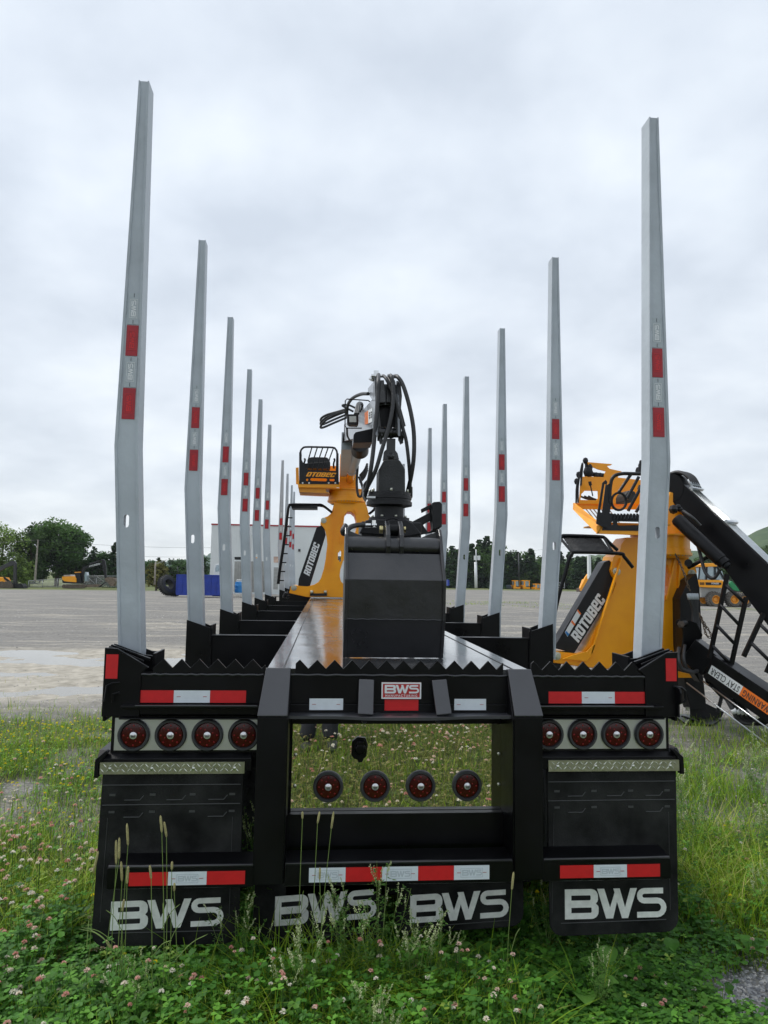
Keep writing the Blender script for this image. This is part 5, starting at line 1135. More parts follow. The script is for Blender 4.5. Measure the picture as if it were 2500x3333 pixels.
# containers, truck cab, barrels
D = 70
Cn = rt('shipping_container', 'grey ribbed shipping container in front of the white building', 'container', z3, 690, 900, D)
m = MB(); q = xz(z3, [(590, 628), (875, 628), (875, 905), (590, 905)], D); m.py(q, D+.05, D+2.4); m.build('body', GREYC, Cn)
m = MB(); x0, x1 = q[0][0], q[1][0]
for k in range(int((x1-x0)/.24)): m.box(x0+k*.24, x0+k*.24+.12, D, D+.05, q[2][1], q[0][1])
m.build('rib', GREYC, Cn).data.name = 'ribs'
Cn2 = rt('storage_container', 'pale container with a roll-up shutter, right of the ribbed grey container', 'container', z3, 945, 880, D-2)
q = xz(z3, [(872, 650), (1008, 655), (1008, 890), (872, 890)], D-2); m = MB(); m.py(q, D-2, D+3); m.build('body', WALLM, Cn2)
q = xz(z3, [(945, 680), (985, 680), (985, 880), (945, 880)], D-2.03); m = MB()
for k in range(16): m.box(q[0][0], q[1][0], D-2.05, D-2, q[2][1]+(q[0][1]-q[2][1])*k/16, q[2][1]+(q[0][1]-q[2][1])*(k+.8)/16)
m.build('shutter', GREYC, Cn2)
poly(None, 'stacked_pallet', z3, [(590, 588), (668, 588), (668, 612), (590, 612)], D+.6, 1.5, BLK2); tag(bpy.data.objects['stacked_pallet'], 'dark flat stack lying on the roof of the ribbed grey container', 'pallet')
for nm, pts, m_, lb_ in (('machine_part', [(762, 595), (785, 590), (790, 618), (762, 618)], ORGD, 'small orange machine part on the container roof between two stakes'), ('pallet_box', [(942, 585), (1000, 585), (1000, 638), (942, 638)], mat('brown_carton', (.42, .30, .24), .8, var=.2, vscale=2), 'pinkish brown boxes on the roof of the pale container')):
    tag(poly(None, nm, z3, pts, D+.4, 1.2, m_), lb_, 'box' if 'box' in nm else 'machine part')
D = 66
Tk = rt('truck', 'white truck cab behind the blue bin', 'truck', z3, 440, 930, D)
poly(Tk, 'cab', z3, [(405, 930), (405, 690), (415, 655), (440, 650), (490, 650), (520, 690), (520, 930)], D, 2.3, WALLM, .05); poly(Tk, 'windscreen', z3, [(418, 690), (430, 662), (480, 662), (490, 720), (418, 720)], D-.02, .02, PGLS)
m = MB()
for x in (430, 510): m.lathe(z3(x, 930, D+.1), NY, [(.0, .0), (.45, 0), (.45, -.3), (0, -.3)], 20)
m.build('wheel', RUB, Tk)
D = 60
Db = rt('dumpster', 'long open dark blue steel waste bin behind the left stakes', 'dumpster', z3, 280, 935, D)
q = xz(z3, [(72, 745), (483, 745), (485, 938), (74, 938)], D); m = MB(); x0, x1, za_, zb_ = q[0][0], q[1][0], q[0][1], q[2][1]
m.box(x0, x1, D, D+.06, zb_, za_); m.box(x0, x1, D+2.3, D+2.36, zb_, za_); m.box(x0, x0+.06, D+.06, D+2.3, zb_, za_); m.box(x1-.06, x1, D+.06, D+2.3, zb_, za_); m.box(x0+.06, x1-.06, D+.06, D+2.3, zb_+.1, zb_+.15)
m.build('shell', BLUE, Db)
m = MB(); m.box(x0-.04, x1+.04, D-.06, D, za_-.10, za_); m.box(x0, x1, D-.05, D, zb_+.02, zb_+.12)
for k in range(9): x = x0+(x1-x0)*k/8; m.box(x-.035, x+.035, D-.05, D, zb_+.12, za_-.10)
m.build('stiffener', BLUE, Db)
Br = rt('plastic_barrel', 'bright blue plastic drum right of the blue bin', 'barrel', z3, 630, 910, 62); m = MB(); c = z3(632, 910, 62); h_ = float(z3(632, 810, 62)[2]-c[2]); m.lathe(c, Z_, [(0, 0), (.38, 0), (.42, .1), (.40, h_*.33), (.43, h_*.35), (.40, h_*.37), (.43, h_*.66), (.40, h_*.7), (.38, h_-.03), (0, h_)], 20); m.build('drum', BLUE2, Br)
Ib = rt('liquid_tank', 'white caged plastic tank behind the bright blue drum', 'tank', z3, 645, 900, 63.5); poly(Ib, 'tank', z3, [(605, 792), (678, 792), (680, 905), (605, 905)], 63.5, 1.0, WALLM, .04)
m = MB()
for k in range(5): m.tube([z3(607+k*18, 792, 63.4), z3(607+k*18, 905, 63.4)], .02, 5)
for k in range(4): m.tube([z3(605, 795+k*35, 63.4), z3(680, 795+k*35, 63.4)], .02, 5)
m.build('cage', FENC, Ib)
# tyres
def tyre(label, c, axis, R_, w_):
    t = root('tyre', label, 'tyre', tuple(float(q) for q in c), 'old machine tyres left of the blue bin'); m = MB(); ax_ = nrm(axis)
    m.lathe(c, ax_, [(R_*.55, -w_*.45), (R_*.75, -w_*.5), (R_*.93, -w_*.5), (R_, -w_*.35), (R_, w_*.35), (R_*.93, w_*.5), (R_*.75, w_*.5), (R_*.55, w_*.45), (R_*.55, -w_*.45)], 36)
    m.build('carcass', RUB, t); m = MB(); ref = nrm(np.cross(ax_, (0.1, .2, 1))); b2 = np.cross(ax_, ref); c = np.array(c, float)
    for k in range(28):
        a = 2*pi*k/28
        for s_ in (-1, 1):
            o1 = c+(ref*cos(a)+b2*sin(a))*(R_+.02)+ax_*s_*w_*.05; o2 = c+(ref*cos(a+.18)+b2*sin(a+.18))*(R_+.01)+ax_*s_*w_*.48; m.beam(o1, o2, .07, .09)
    m.build('tread', RUB, t)
tyre('leaning tractor-treaded tyre on top of the pile beside the blue bin', zt(1290, 722, 61.2), (.75, -.45, .35), .86, .62)
tyre('lower tyre lying under the leaning one beside the blue bin', zt(1320, 768, 61.8), (.2, -.2, .95), .70, .5)
# wooden pole with lamp, wires
D = 116
Pl = rt('utility_pole', 'weathered wooden utility pole with a lamp in front of the big maple', 'pole', ze, 475, 815, D); m = MB(); m.tube([ze(472, 830, D), ze(492, 560, D), ze(514, 275, D)], [.17, .14, .10], 10); m.build('pole', WOOD, Pl)
m = MB(); m.tube([ze(498, 385, D), ze(488, 360, D), ze(470, 342, D)], .03, 6); m.beam(ze(462, 342, D), ze(480, 345, D), .15, .12); m.build('lamp', WPT, Pl)
m = MB()
for (y0, y1, x1, yy) in ((285, 290, 2560, 435), (395, 398, 2560, 560), ):
    pass
def wire(name, pts, r=.018):
    m = MB(); m.tube([np.array(q) for q in pts], r, 4); o = m.build(name, BEZ); return o
farp = P(2700, 1690, 150)
def sag(a, b, s, n=14): a = np.array(a); b = np.array(b); return [a+(b-a)*t-np.array((0, 0, s*4*t*(1-t))) for t in np.linspace(0, 1, n)]
w1 = wire('power_line', sag(ze(514, 285, D), z3(375, 505, 130), .35)+[z3(375, 505, 130)]); tag(w1, 'upper wire from the wooden pole passing behind the first stakes', 'power line')
w2 = wire('power_line', sag(ze(505, 395, D), zt(1430, 505, 130), .4)); tag(w2, 'lower wire from the wooden pole crossing the dark maple', 'power line')
w3 = wire('power_line', sag(ze(514, 280, D), ze(-600, 300, D+5), .3)); tag(w3, 'wire running left from the wooden pole out of the photo', 'power line')
w4 = wire('power_line', sag(z6(-200, 275, 165), z6(1900, 130, 170), .9)); tag(w4, 'upper of the wires over the far tree row on the right', 'power line')
w5 = wire('power_line', sag(z6(-200, 395, 165), z6(1900, 275, 170), .9)); tag(w5, 'lower wire across the far tree row on the right', 'power line')
D = 100
Lp = rt('street_lamp', 'grey lamp post with one arm left of the blue bin', 'street lamp', zt, 1190, 718, D); m = MB(); m.tube([zt(1193, 718, D), zt(1200, 545, D)], [.14, .10], 8); m.build('pole', WOOD, Lp); m = MB(); m.tube(bez([zt(1200, 560, D), zt(1230, 548, D), zt(1270, 532, D)], 5), .035, 6); m.beam(zt(1262, 535, D), zt(1285, 528, D), .12, .07); m.build('lamp_arm', FENC, Lp)
tag(wire('thin_pole', [zt(1372, 640, 110), zt(1370, 580, 110)], .07), 'short thin pole rising behind the left end of the blue bin', 'pole')
D = 172
Tp = rt('lamp_mast', 'pale twin-pole mast with two floodlight boxes before the far trees', 'light mast', z6, 500, 715, D); m = MB(); m.tube([z6(492, 720, D), z6(488, 370, D)], .30, 8); m.tube([z6(508, 720, D), z6(500, 370, D)], .16, 8); m.tube([z6(497, 380, D), z6(495, 200, D)], .12, 6); m.build('pole', WPT, Tp); m = MB(); m.py(xz(z6, [(468, 285), (503, 285), (503, 345), (468, 345)], D-.3), D-.6, D-.2); m.py(xz(z6, [(512, 285), (550, 285), (550, 345), (512, 345)], D-.3), D-.6, D-.2); m.build('floodlight', WALLM, Tp)
tag(wire('thin_pole', [z6(1078, 690, 180), z6(1070, 250, 180)], .16), 'thin grey pole in front of the dark spruces above the orange cabs', 'pole')
# excavator left
D = 122
E1 = rt('excavator', 'orange excavator with black arm and a worn bucket, parked by the fence', 'excavator', ze, 1000, 925, D)
poly(E1, 'body', ze, [(838, 775), (1000, 768), (1026, 800), (1028, 852), (870, 838), (838, 815)], D, 2.6, ORG, .05); poly(E1, 'belly_plate', ze, [(838, 818), (868, 838), (1028, 852), (1100, 862), (1095, 870), (845, 862)], D+.02, 2.5, BLK2)
poly(E1, 'engine_cover', ze, [(862, 752), (945, 748), (965, 768), (860, 770)], D+.2, 2.2, GREYC)
cb = poly(E1, 'cab', ze, [(1010, 725), (1075, 722), (1090, 860), (1030, 860), (1020, 780)], D+.3, 1.6, BLK2); poly(E1, 'cab_roof', ze, [(1005, 712), (1070, 708), (1078, 722), (1005, 726)], D+.2, 1.8, ORGD)
poly(E1, 'cab_glass', ze, [(1148, 710), (1165, 715), (1172, 760), (1175, 838), (1145, 838), (1140, 760)], D+.1, 1.2, PGLS)
m = MB(); m.py(xz(ze, [(1085, 860), (1095, 680), (1125, 645), (1290, 590), (1385, 583), (1395, 612), (1290, 628), (1165, 665), (1135, 700), (1120, 860)], D+1.1), D+1.0, D+1.4); m.build('boom', BLK2, E1)
m = MB(); m.py(xz(ze, [(1375, 560), (1392, 538), (1418, 560), (1432, 640), (1440, 790), (1412, 800), (1388, 660)], D+1.1), D+1.05, D+1.35); m.tube([ze(1200, 612, D+1.2), ze(1385, 548, D+1.2)], .08, 8); m.build('arm', BLK2, E1)
poly(E1, 'bucket', ze, [(1412, 800), (1450, 785), (1550, 795), (1560, 840), (1535, 905), (1490, 905), (1445, 845), (1425, 840)], D+.6, 1.2, RUSTB, .04); m = MB(); m.beam(ze(1430, 850, D+1), ze(1345, 912, D+1), .2, .2); m.build('linkage', BLK2, E1)
m = MB()
for yy in (D, D+2.0): m.py(xz(ze, [(835, 900), (850, 880), (1130, 878), (1165, 895), (1160, 915), (1130, 930), (855, 934), (838, 920)], yy), yy, yy+.5)
m.build('track', RUST, E1); poly(E1, 'dozer_blade', ze, [(1165, 885), (1320, 880), (1322, 912), (1170, 920)], D+.2, 2.2, RUSTB)
lt = MB(); c = (ze(1245, 628, D+.99)+ze(1310, 612, D+.99))/2; lt.mesh(textmesh('HYUNDAI', .02), c, nrm(ze(1310, 612, D)-ze(1245, 628, D)), Z_, NY, .42); lt.build('lettering', WPT, E1)
# machine at far left
D = 118
E2 = rt('forestry_machine', 'orange forestry machine with a bent black boom at the left edge', 'forestry machine', ze, 60, 945, D)
poly(E2, 'body', ze, [(-90, 780), (40, 788), (72, 862), (60, 880), (-90, 890)], D, 2.4, ORG, .05); m = MB(); m.py(xz(ze, [(-120, 640), (0, 640), (150, 562), (195, 562), (216, 590), (214, 935), (175, 935), (180, 620), (100, 645), (10, 700), (-120, 740)], D+.8), D+.8, D+1.2); m.build('boom', GRAP, E2, bevel=.03)
poly(E2, 'bucket', ze, [(205, 872), (290, 870), (312, 900), (325, 942), (205, 945)], D+.5, 1.6, BLK2, .03); m = MB(); m.lathe(ze(95, 905, D-.1), NY, [(0, -.6), (.75, -.6), (.8, -.5), (.8, 0), (.3, .02), (0, .02)], 24); m.lathe(ze(20, 905, D-.1), NY, [(0, -.6), (.8, -.6), (.8, 0), (0, .02)], 24); m.build('wheel', RUST, E2)
m = MB(); m.beam(ze(50, 785, D+.3), ze(175, 880, D+.3), .25, .3); m.build('lift_arm', BLK2, E2)
# chain-link fence on the left
D = 126
Fe = rt('chain_link_fence', 'grey chain-link fence with a braced gate behind the excavator', 'fence', ze, 700, 930, D); m = MB()
m.tube([ze(385, 832, D-8), ze(830, 803, D)], .05, 6); m.tube([ze(1180, 768, D), ze(1640, 768, D)], .06, 6); m.tube([ze(1180, 792, D), ze(1640, 795, D)], .04, 6)
for x, y0 in ((385, 832), (572, 818), (775, 806), (1302, 790), (1500, 790), (1640, 768)): m.tube([ze(x, y0, D), ze(x, 925, D)], .055, 6)
m.tube([ze(1182, 775, D), ze(1285, 878, D)], .04, 6); m.tube([ze(1310, 775, D), ze(1400, 840, D)], .04, 6)
m.build('frame', FENC, Fe); m = MB()
for k in range(110): x = 385+k*11.4; y = 832-(x-385)*.065 if x < 1180 else 792; m.tube([ze(x, y, D), ze(x+9, 922, D)], .009, 3, caps=False)
for k in range(9): m.tube([ze(385, 842+k*9, D), ze(1640, 800+k*13.5, D)], .008, 3, caps=False)
m.build('wire_mesh', FENC, Fe)
# small orange machines far away
D = 188
def mini(label, x, y, w_, h, seed):
    t = rt('small_excavator', label, 'excavator', z6, x+w_/2, y+h, D, None)
    poly(t, 'cab', z6, [(x+w_*.2, y+h*.62), (x+w_*.2, y+8), (x+w_*.28, y), (x+w_*.9, y), (x+w_*.95, y+h*.62)], D, 3, PGLS); poly(t, 'roof', z6, [(x+w_*.18, y+6), (x+w_*.2, y-3), (x+w_, y-3), (x+w_, y+6)], D-.1, 3.2, ORG)
    poly(t, 'post', z6, [(x+w_*.15, y), (x+w_*.32, y), (x+w_*.32, y+h*.6), (x+w_*.15, y+h*.6)], D-.15, .3, ORG); poly(t, 'post', z6, [(x+w_*.82, y), (x+w_*.95, y), (x+w_*.95, y+h*.6), (x+w_*.82, y+h*.6)], D-.15, .3, ORG)
    poly(t, 'body', z6, [(x, y+h*.5), (x+w_*.35, y+h*.5), (x+w_*.4, y+h*.7), (x+w_, y+h*.7), (x+w_, y+h*.9), (x+w_*.02, y+h*.88)], D-.3, 3.4, ORG); poly(t, 'track', z6, [(x, y+h*.86), (x+w_, y+h*.86), (x+w_, y+h), (x+w_*.05, y+h)], D-.2, 3.2, RUST)
mini('left one of two small orange excavators in front of the dark spruces', 1000, 622, 95, 122, 1); mini('right one of two small orange excavators in front of the dark spruces', 1132, 622, 95, 125, 2); mini('orange excavator half hidden by the second right stake', 1292, 668, 80, 85, 3)
Cg = rt('storage_bin', 'dark grey-blue ribbed bin left of the small orange excavators', 'storage bin', z6, 910, 730, D); m = MB(); m.py(xz(z6, [(845, 725), (850, 688), (965, 682), (978, 700), (975, 728)], D), D, D+3); m.build('body', mat('slate_paint', (.09, .12, .16), .5), Cg); m = MB(); 
for k in range(9): m.box(*[float(v) for v in (z6(858+k*13, 0, D)[0], z6(861+k*13, 0, D)[0])], D-.15, D, float(z6(900, 726, D)[2]), float(z6(900, 692, D)[2]))
m.build('rib', BLK2, Cg)
bb = poly(None, 'portable_toilet', z6, [(112, 608), (136, 615), (138, 690), (112, 692)], 165, 1.6, BLUE, .05); tag(bb, 'small blue cabin beyond the grapple at the yard edge', 'portable toilet')
Or = rt('excavator', 'orange excavator arm and body seen beside the mesh step', 'excavator', zQ, 300, 1090, 100); poly(Or, 'body', zQ, [(300, 1005), (340, 1000), (345, 1060), (300, 1075), (270, 1090)], 100, 2, ORG); m = MB(); m.py(xz(zQ, [(250, 1070), (290, 990), (310, 962), (328, 965), (325, 1000), (298, 1030), (275, 1095), (258, 1090)], 99.5), 99.5, 100); m.build('arm', ORG, Or); poly(Or, 'track', zQ, [(260, 1075), (345, 1068), (345, 1090), (265, 1100)], 99.8, 2.4, RUST)
Po = rt('white_post', 'tall pale post rising left of the orange loader leg', 'post', zQ, 322, 1000, 80); poly(Po, 'post', zQ, [(313, 825), (331, 825), (333, 1000), (315, 1000)], 80, .5, WALLM)
# forwarder on the right
D = 58
Fw = rt('forwarder', 'yellow-orange eight-wheel forestry machine with glass cab behind the ladder', 'forestry machine', zc, 900, 805, D)
poly(Fw, 'body', zc, [(715, 445), (1050, 450), (1055, 480), (1045, 555), (830, 548), (740, 540), (716, 500)], D, 2.3, ORG, .05)
poly(Fw, 'side_panel', zc, [(815, 478), (1030, 482), (1030, 510), (1000, 518), (820, 515)], D-.02, .02, BLK2)
for k in range(5): poly(Fw, 'vent_slot', zc, [(740+k*13, 478), (748+k*13, 478), (748+k*13, 515), (740+k*13, 513)], D-.02, .02, BLK2)
poly(Fw, 'chassis', zc, [(760, 545), (1050, 550), (1080, 640), (1500, 640), (1500, 700), (760, 680)], D+.3, 1.7, GREYC)
cb = poly(Fw, 'cab', zc, [(720, 440), (740, 270), (970, 262), (1040, 330), (1075, 445)], D+.2, 1.9, PGLS); poly(Fw, 'cab_roof', zc, [(700, 250), (790, 225), (960, 218), (975, 265), (735, 272), (705, 268)], D, 2.3, ORG, .04)
m = MB()
for a, b in (((738, 270), (722, 440)), ((835, 268), (828, 440)), ((945, 265), (948, 440)), ((970, 262), (1075, 445))): m.beam(zc(*a, D+.12), zc(*b, D+.12), .10, .10, up=NY)
m.build('cab_pillar', BLK2, Fw)
q = MB(); q.mesh(textmesh('PONSSE', .02), zc(945, 496, D-.03), X_, Z_, NY, .20); q.build('lettering', WPT, Fw)
def bigw(x, y, yy, r_):
    c = zc(x, y, yy); m = MB(); m.lathe(c, NY, [(r_*.5, -.3), (r_*.95, -.35), (r_, -.25), (r_, .25), (r_*.9, .34), (r_*.55, .3)], 32)
    for k in range(22):
        a = 2*pi*k/22
        for s_ in (-1, 1): m.beam(c+np.array((cos(a), 0, sin(a)))*(r_+.02)+(0, s_*.02, 0), c+np.array((cos(a+.2), 0, sin(a+.2)))*(r_+.01)+(0, s_*.3, 0), .09, .09)
    wl_ = m.build('wheel', mat('muddy_rubber', (.11, .10, .085), .85, var=.35, vscale=6), Fw); m = MB(); m.lathe(c, NY, [(r_*.58, .31), (r_*.5, .30), (r_*.42, .08), (.2, .05), (.18, .15), (0, .16)], 24); m.build('rim', ORGD, wl_)
for x, yy in ((770, D+.9), (935, D-.05), (1185, D-.05)): bigw(x, 710, yy, .66)
bigw(1320, 725, D+.5, .66)
Gm = rt('green_machine', 'green machine nose showing under the black boom', 'machine', zc, 1200, 600, D+4); poly(Gm, 'bonnet', zc, [(1140, 490), (1155, 465), (1175, 462), (1230, 520), (1285, 600), (1190, 585), (1160, 540)], D+4, 1.6, GREEN, .05); poly(Gm, 'grille', zc, [(1095, 470), (1130, 440), (1150, 470), (1160, 600), (1290, 610), (1290, 720), (1100, 700)], D+4.2, 1.5, GREYC)
# loose gate panel and stake of another trailer near the right-hand step
Gt = rt('panel_fence', 'small pale rail gate in the grass beyond the second right stake', 'gate', zQ, 100, 1060, 70); m = MB()
for y in (1030, 1048, 1066): m.tube([zQ(70, y, 70), zQ(135, y, 70)], .03, 5)
for x in (75, 103, 132): m.tube([zQ(x, 1028, 70), zQ(x, 1075, 70)], .03, 5)
m.build('rail', FENC, Gt)

# ================================================================ PLANTS ROUND THE TRAILER
def rotz(V, a): c, s = np.cos(a), np.sin(a); return np.stack([V[..., 0]*c-V[..., 1]*s, V[..., 0]*s+V[..., 1]*c, V[..., 2]], -1)
def sample(n, x0, x1, y0, y1, f):
    x = rng.uniform(x0, x1, n); y = rng.uniform(y0, y1, n); k = rng.random(n) < f(x, y); return x[k], y[k]
def nearf(x, y):   # thins out with distance, and in the dark under the trailer
    v = vegf(x, y); d = np.hypot(x+.3, y+.0); v = v*np.where((np.abs(x) < 1.15) & (y > 1.2), .35, 1); return v*np.clip(1.15-.12*np.maximum(0, d-2.5), .22, 1)
GC = np.array([(.17, .31, .015), (.23, .39, .022), (.34, .46, .045), (.46, .45, .14), (.10, .21, .015)])
def hcap(x, y, h):   # trodden and shaded low under the flaps
    c = np.where((np.abs(x) < 1.45) & (y > -.30) & (y < 2), .085+.30*np.clip((-y-.10)/.3, 0, 1)+.12*(np.abs(np.abs(x)-.64) < .05), 9); c = np.where((x > .45) & (x < 2.4) & (y < .3) & (y > -.8), np.minimum(c, .11), c); return np.minimum(h, c*(.6+.4*rng.random(len(x))))
def blades(name, x, y, hmin, hmax, w_, cols, lean=.45, curl=.5, seg=4, cap=True):
    n = len(x); h = rng.uniform(hmin, hmax, n)*(.6+.4*vnoise(x, y, 1.7, 50)); h = hcap(x, y, h) if cap else h; a = rng.uniform(0, 2*pi, n); ln = lean*rng.random(n)*h; cu = curl*rng.random(n)*h; wd = w_*rng.uniform(.6, 1.3, n)
    t = np.linspace(0, 1, seg+1)[None]; px_ = (ln[:, None]*t+cu[:, None]*t*t); pz_ = h[:, None]*(t-.28*curl*t**3); hw = wd[:, None]*(1-t**1.8)*.5+.0003
    L_ = np.stack([px_, -hw, pz_], -1); R_ = np.stack([px_, hw, pz_], -1); V = np.stack([L_, R_], 2).reshape(n, -1, 3); V = rotz(V, a[:, None]); z = gz(x, y)-.01
    V = V+np.stack([x, y, z], -1)[:, None]; k = 2*(seg+1); q = np.array([(2*i, 2*i+1, 2*i+3, 2*i+2) for i in range(seg)]); F = (q[None]+(np.arange(n)*k)[:, None, None]).reshape(-1, 4)
    c = cols[rng.integers(0, len(cols), n)]*rng.uniform(.7, 1.25, n)[:, None]; return V.reshape(-1, 3), F, np.repeat(c, k, 0)
def join(parts):
    V = []; F = []; T_ = []; o = 0
    for v, f, t in parts: V.append(v); F.append(f+o); T_.append(t); o += len(v)
    return np.concatenate(V), np.concatenate(F), np.concatenate(T_)
# --- grass
x, y = sample(120000, -5.2, 5.2, -1.0, 6.6, nearf); b1 = blades('g', x, y, .05, .22, .0052, GC[[0, 1, 1, 2, 2, 3, 4]])
x, y = sample(40000, -4, 4, -.6, 1.8, lambda x, y: vegf(x, y)*sstep(.33, .55, fbm(x, y, 1.6, 60))); b2 = blades('g', x, y, .14, .38, .0048, GC[[0, 1, 2, 2, 3]], .6, .9, 5)
x, y = sample(26000, -4.5, 4, -7.5, -3.0, lambda x, y: .75+0*x); b3 = blades('g', x, y, .06, .20, .006, GC)
x, y = sample(20000, -4.5, 4, -3.2, -1.1, lambda x, y: .85+0*x); b4 = blades('g', x, y, .04, .14, .005, GC)
x, y = sample(7000, -9, 9, 4.5, 9, lambda x, y: .3*sstep(.52, .62, fbm(x, y, .8, 70))*(np.abs(x) > 1.4)); b5 = blades('g', x, y, .03, .09, .005, GC)
x, y = sample(5000, 4, 26, 40, 60, lambda x, y: sstep(.5, .6, fbm(x, y, .3, 44))); b6 = blades('g', x, y, .08, .25, .02, GC)
x, y = sample(6500, 1.35, 4.2, .2, 3.3, lambda x, y: sstep(.53, .66, fbm(x, y, 2.0, 77))); b8 = blades('g', x, y, .16, .46, .0046, GC[[0, 1, 2, 4]], .55, .9, 5, False)
x, y = sample(2600, -1.3, .9, -.42, -.12, lambda x, y: sstep(.50, .60, fbm(x, y, 3.0, 91))); b9 = blades('g', x, y, .22, .48, .0045, GC[[1, 2, 0]], .5, .8, 5, False)
V, F, T_ = join([b1, b2, b3, b4, b5, b6, b8, b9]); tag(bulk('grass', V, F, VEG, T_), 'green grass growing round the back of the trailer and in patches on the gravel', 'grass', kind='stuff')
# --- clover leaves: three folded leaflets on a thin stalk
LF = np.array([(0, 0, 0), (.55, -.42, .10), (1.0, -.30, .06), (1.0, .30, .06), (.55, .42, .10), (.92, 0, -.02)]); LQ = np.array([(0, 1, 2, 5), (0, 5, 3, 4)])
def clover(x, y, hmin, hmax, smin, smax, cols, n3=3):
    n = len(x); h = hcap(x, y, rng.uniform(hmin, hmax, n)*(.35+.65*rng.random(n))); s = rng.uniform(smin, smax, n); a0 = rng.uniform(0, 2*pi, n); tl = rng.uniform(.0, .5, n)
    P_ = []
    for k in range(n3):
        v = LF[None]*s[:, None, None]; up_ = rng.uniform(-.5, .45, n)[:, None]; v = np.stack([v[..., 0], v[..., 1], v[..., 2]+v[..., 0]*up_], -1); v = rotz(v, (a0+2*pi*k/n3)[:, None]); v[..., 2] += v[..., 0]*tl[:, None]*.5; P_.append(v)
    V = np.stack(P_, 1); off = np.stack([x+h*.25*np.cos(a0), y+h*.25*np.sin(a0), gz(x, y)+h], -1); V = V+off[:, None, None]; k = 6; tot = n*n3
    F = (LQ[None]+(np.arange(tot)*k)[:, None, None]).reshape(-1, 4); c = cols[rng.integers(0, len(cols), n)]*rng.uniform(.6, 1.35, n)[:, None]
    sw = .0011; st = np.stack([np.stack([x-sw, y, gz(x, y)-.01], -1), np.stack([x+sw, y, gz(x, y)-.01], -1), off+(sw, 0, 0), off-(sw, 0, 0)], 1); 
    V2 = st.reshape(-1, 3); F2 = np.arange(len(V2)).reshape(-1, 4); c2 = np.repeat(c*1.1, 4, 0)
    return join([(V.reshape(-1, 3), F, np.repeat(c, k*n3, 0)), (V2, F2, c2)])
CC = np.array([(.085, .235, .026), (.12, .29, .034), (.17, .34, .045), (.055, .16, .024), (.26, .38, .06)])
x, y = sample(30000, -4.2, 4.2, -1.2, 3.6, lambda x, y: nearf(x, y)*(1-.5*sstep(1.5, 3.5, y))); c1 = clover(x, y, .04, .24, .012, .024, CC)
x, y = sample(34000, -4, 4, -6.6, -1.1, lambda x, y: .95+0*x); c3 = clover(x, y, .05, .20, .012, .020, np.array([(.13, .17, .03), (.20, .22, .06), (.09, .15, .03), (.28, .24, .09)]))
x, y = sample(9000, -5.5, -1.2, 1.6, 5.6, nearf); c4 = clover(x, y, .03, .14, .010, .020, CC[[2, 4, 1]])
x, y = sample(8000, -2.2, 2.2, -.75, .05, lambda x, y: (x < 1.5)*vegf(x, y)); c5 = clover(x, y, .10, .33, .014, .026, CC[[0, 1, 3]])
V, F, T_ = join([c1, c3, c4, c5]); tag(bulk('clover', V, F, VEG, T_), 'low clover leaves covering the ground round the mud flaps', 'clover', kind='stuff')
# --- flower heads of the clover
def heads(x, y, z, r, cols):
    n = len(x); m_ = 46; d = rng.normal(size=(n, m_, 3)); d /= np.linalg.norm(d, axis=2)[..., None]; d[..., 2] = np.abs(d[..., 2])*1.0-.25; c = np.stack([x, y, z], -1)[:, None]; R_ = r[:, None, None]
    t = np.cross(d, rng.normal(size=(n, m_, 3))); t /= np.linalg.norm(t, axis=2)[..., None]; u_ = R_*.26
    V = np.stack([c+d*R_*.35-t*u_*.5, c+d*R_*.35+t*u_*.5, c+d*R_*1.08+t*u_*.45, c+d*R_*1.08-t*u_*.45], 2).reshape(-1, 3)
    cc = cols[rng.integers(0, len(cols), n)][:, None]*rng.uniform(.7, 1.2, (n, m_, 1)); return V, np.arange(len(V)).reshape(-1, 4), np.repeat(cc.reshape(-1, 3), 4, 0)
PK = np.array([(.80, .50, .42), (.85, .66, .56), (.88, .80, .68), (.70, .36, .30), (.88, .84, .74)]); WH = np.array([(.78, .76, .66), (.74, .70, .58), (.75, .60, .48), (.45, .30, .18)])
def hd(n, x0, x1, y0, y1, f, hmin, hmax, cols, r0=.009, r1=.015):
    x, y = sample(n, x0, x1, y0, y1, f); h = hcap(x, y, rng.uniform(hmin, hmax, len(x))); z = gz(x, y)+h; H = heads(x, y, z, rng.uniform(r0, r1, len(x)), cols)
    b = np.stack([x, y, gz(x, y)], -1); tpt = np.stack([x, y, z], -1); sw = np.array((.0011, 0, 0)); V2 = np.stack([b-sw, b+sw, tpt+sw, tpt-sw], 1).reshape(-1, 3)
    return [H, (V2, np.arange(len(V2)).reshape(-1, 4), np.tile((.06, .12, .03), (len(V2), 1)))]
fl = hd(700, -3.6, -1.25, -.9, 2.6, vegf, .12, .30, PK) + hd(230, -2.3, -1.28, -.6, 1.2, lambda x, y: .75+0*x, .20, .34, PK, .009, .014) + hd(150, -1.2, 1.3, -.75, -.2, vegf, .20, .36, PK, .007, .012) + hd(110, .9, 2.8, -.6, 2.6, vegf, .10, .24, WH, .008, .013) + hd(4200, -4, 4, -6.3, -1.0, lambda x, y: .4+.6*sstep(.4, .6, fbm(x, y, .7, 80)), .12, .28, PK, .008, .015) + hd(60, -4, -1.3, 2.0, 5, vegf, .08, .2, PK)
V, F, T_ = join(fl); tag(bulk('clover_flowers', V, F, VEG, T_), 'small pink and white clover flower heads dotted through the green', 'clover flowers', kind='stuff')
YE = np.array([(.92, .80, .02), (.85, .76, .05)])
def yel(n, x0, x1, y0, y1, f, h0, h1):
    x, y = sample(n, x0, x1, y0, y1, f); return heads(x, y, gz(x, y)+rng.uniform(h0, h1, len(x)), rng.uniform(.006, .012, len(x)), YE)
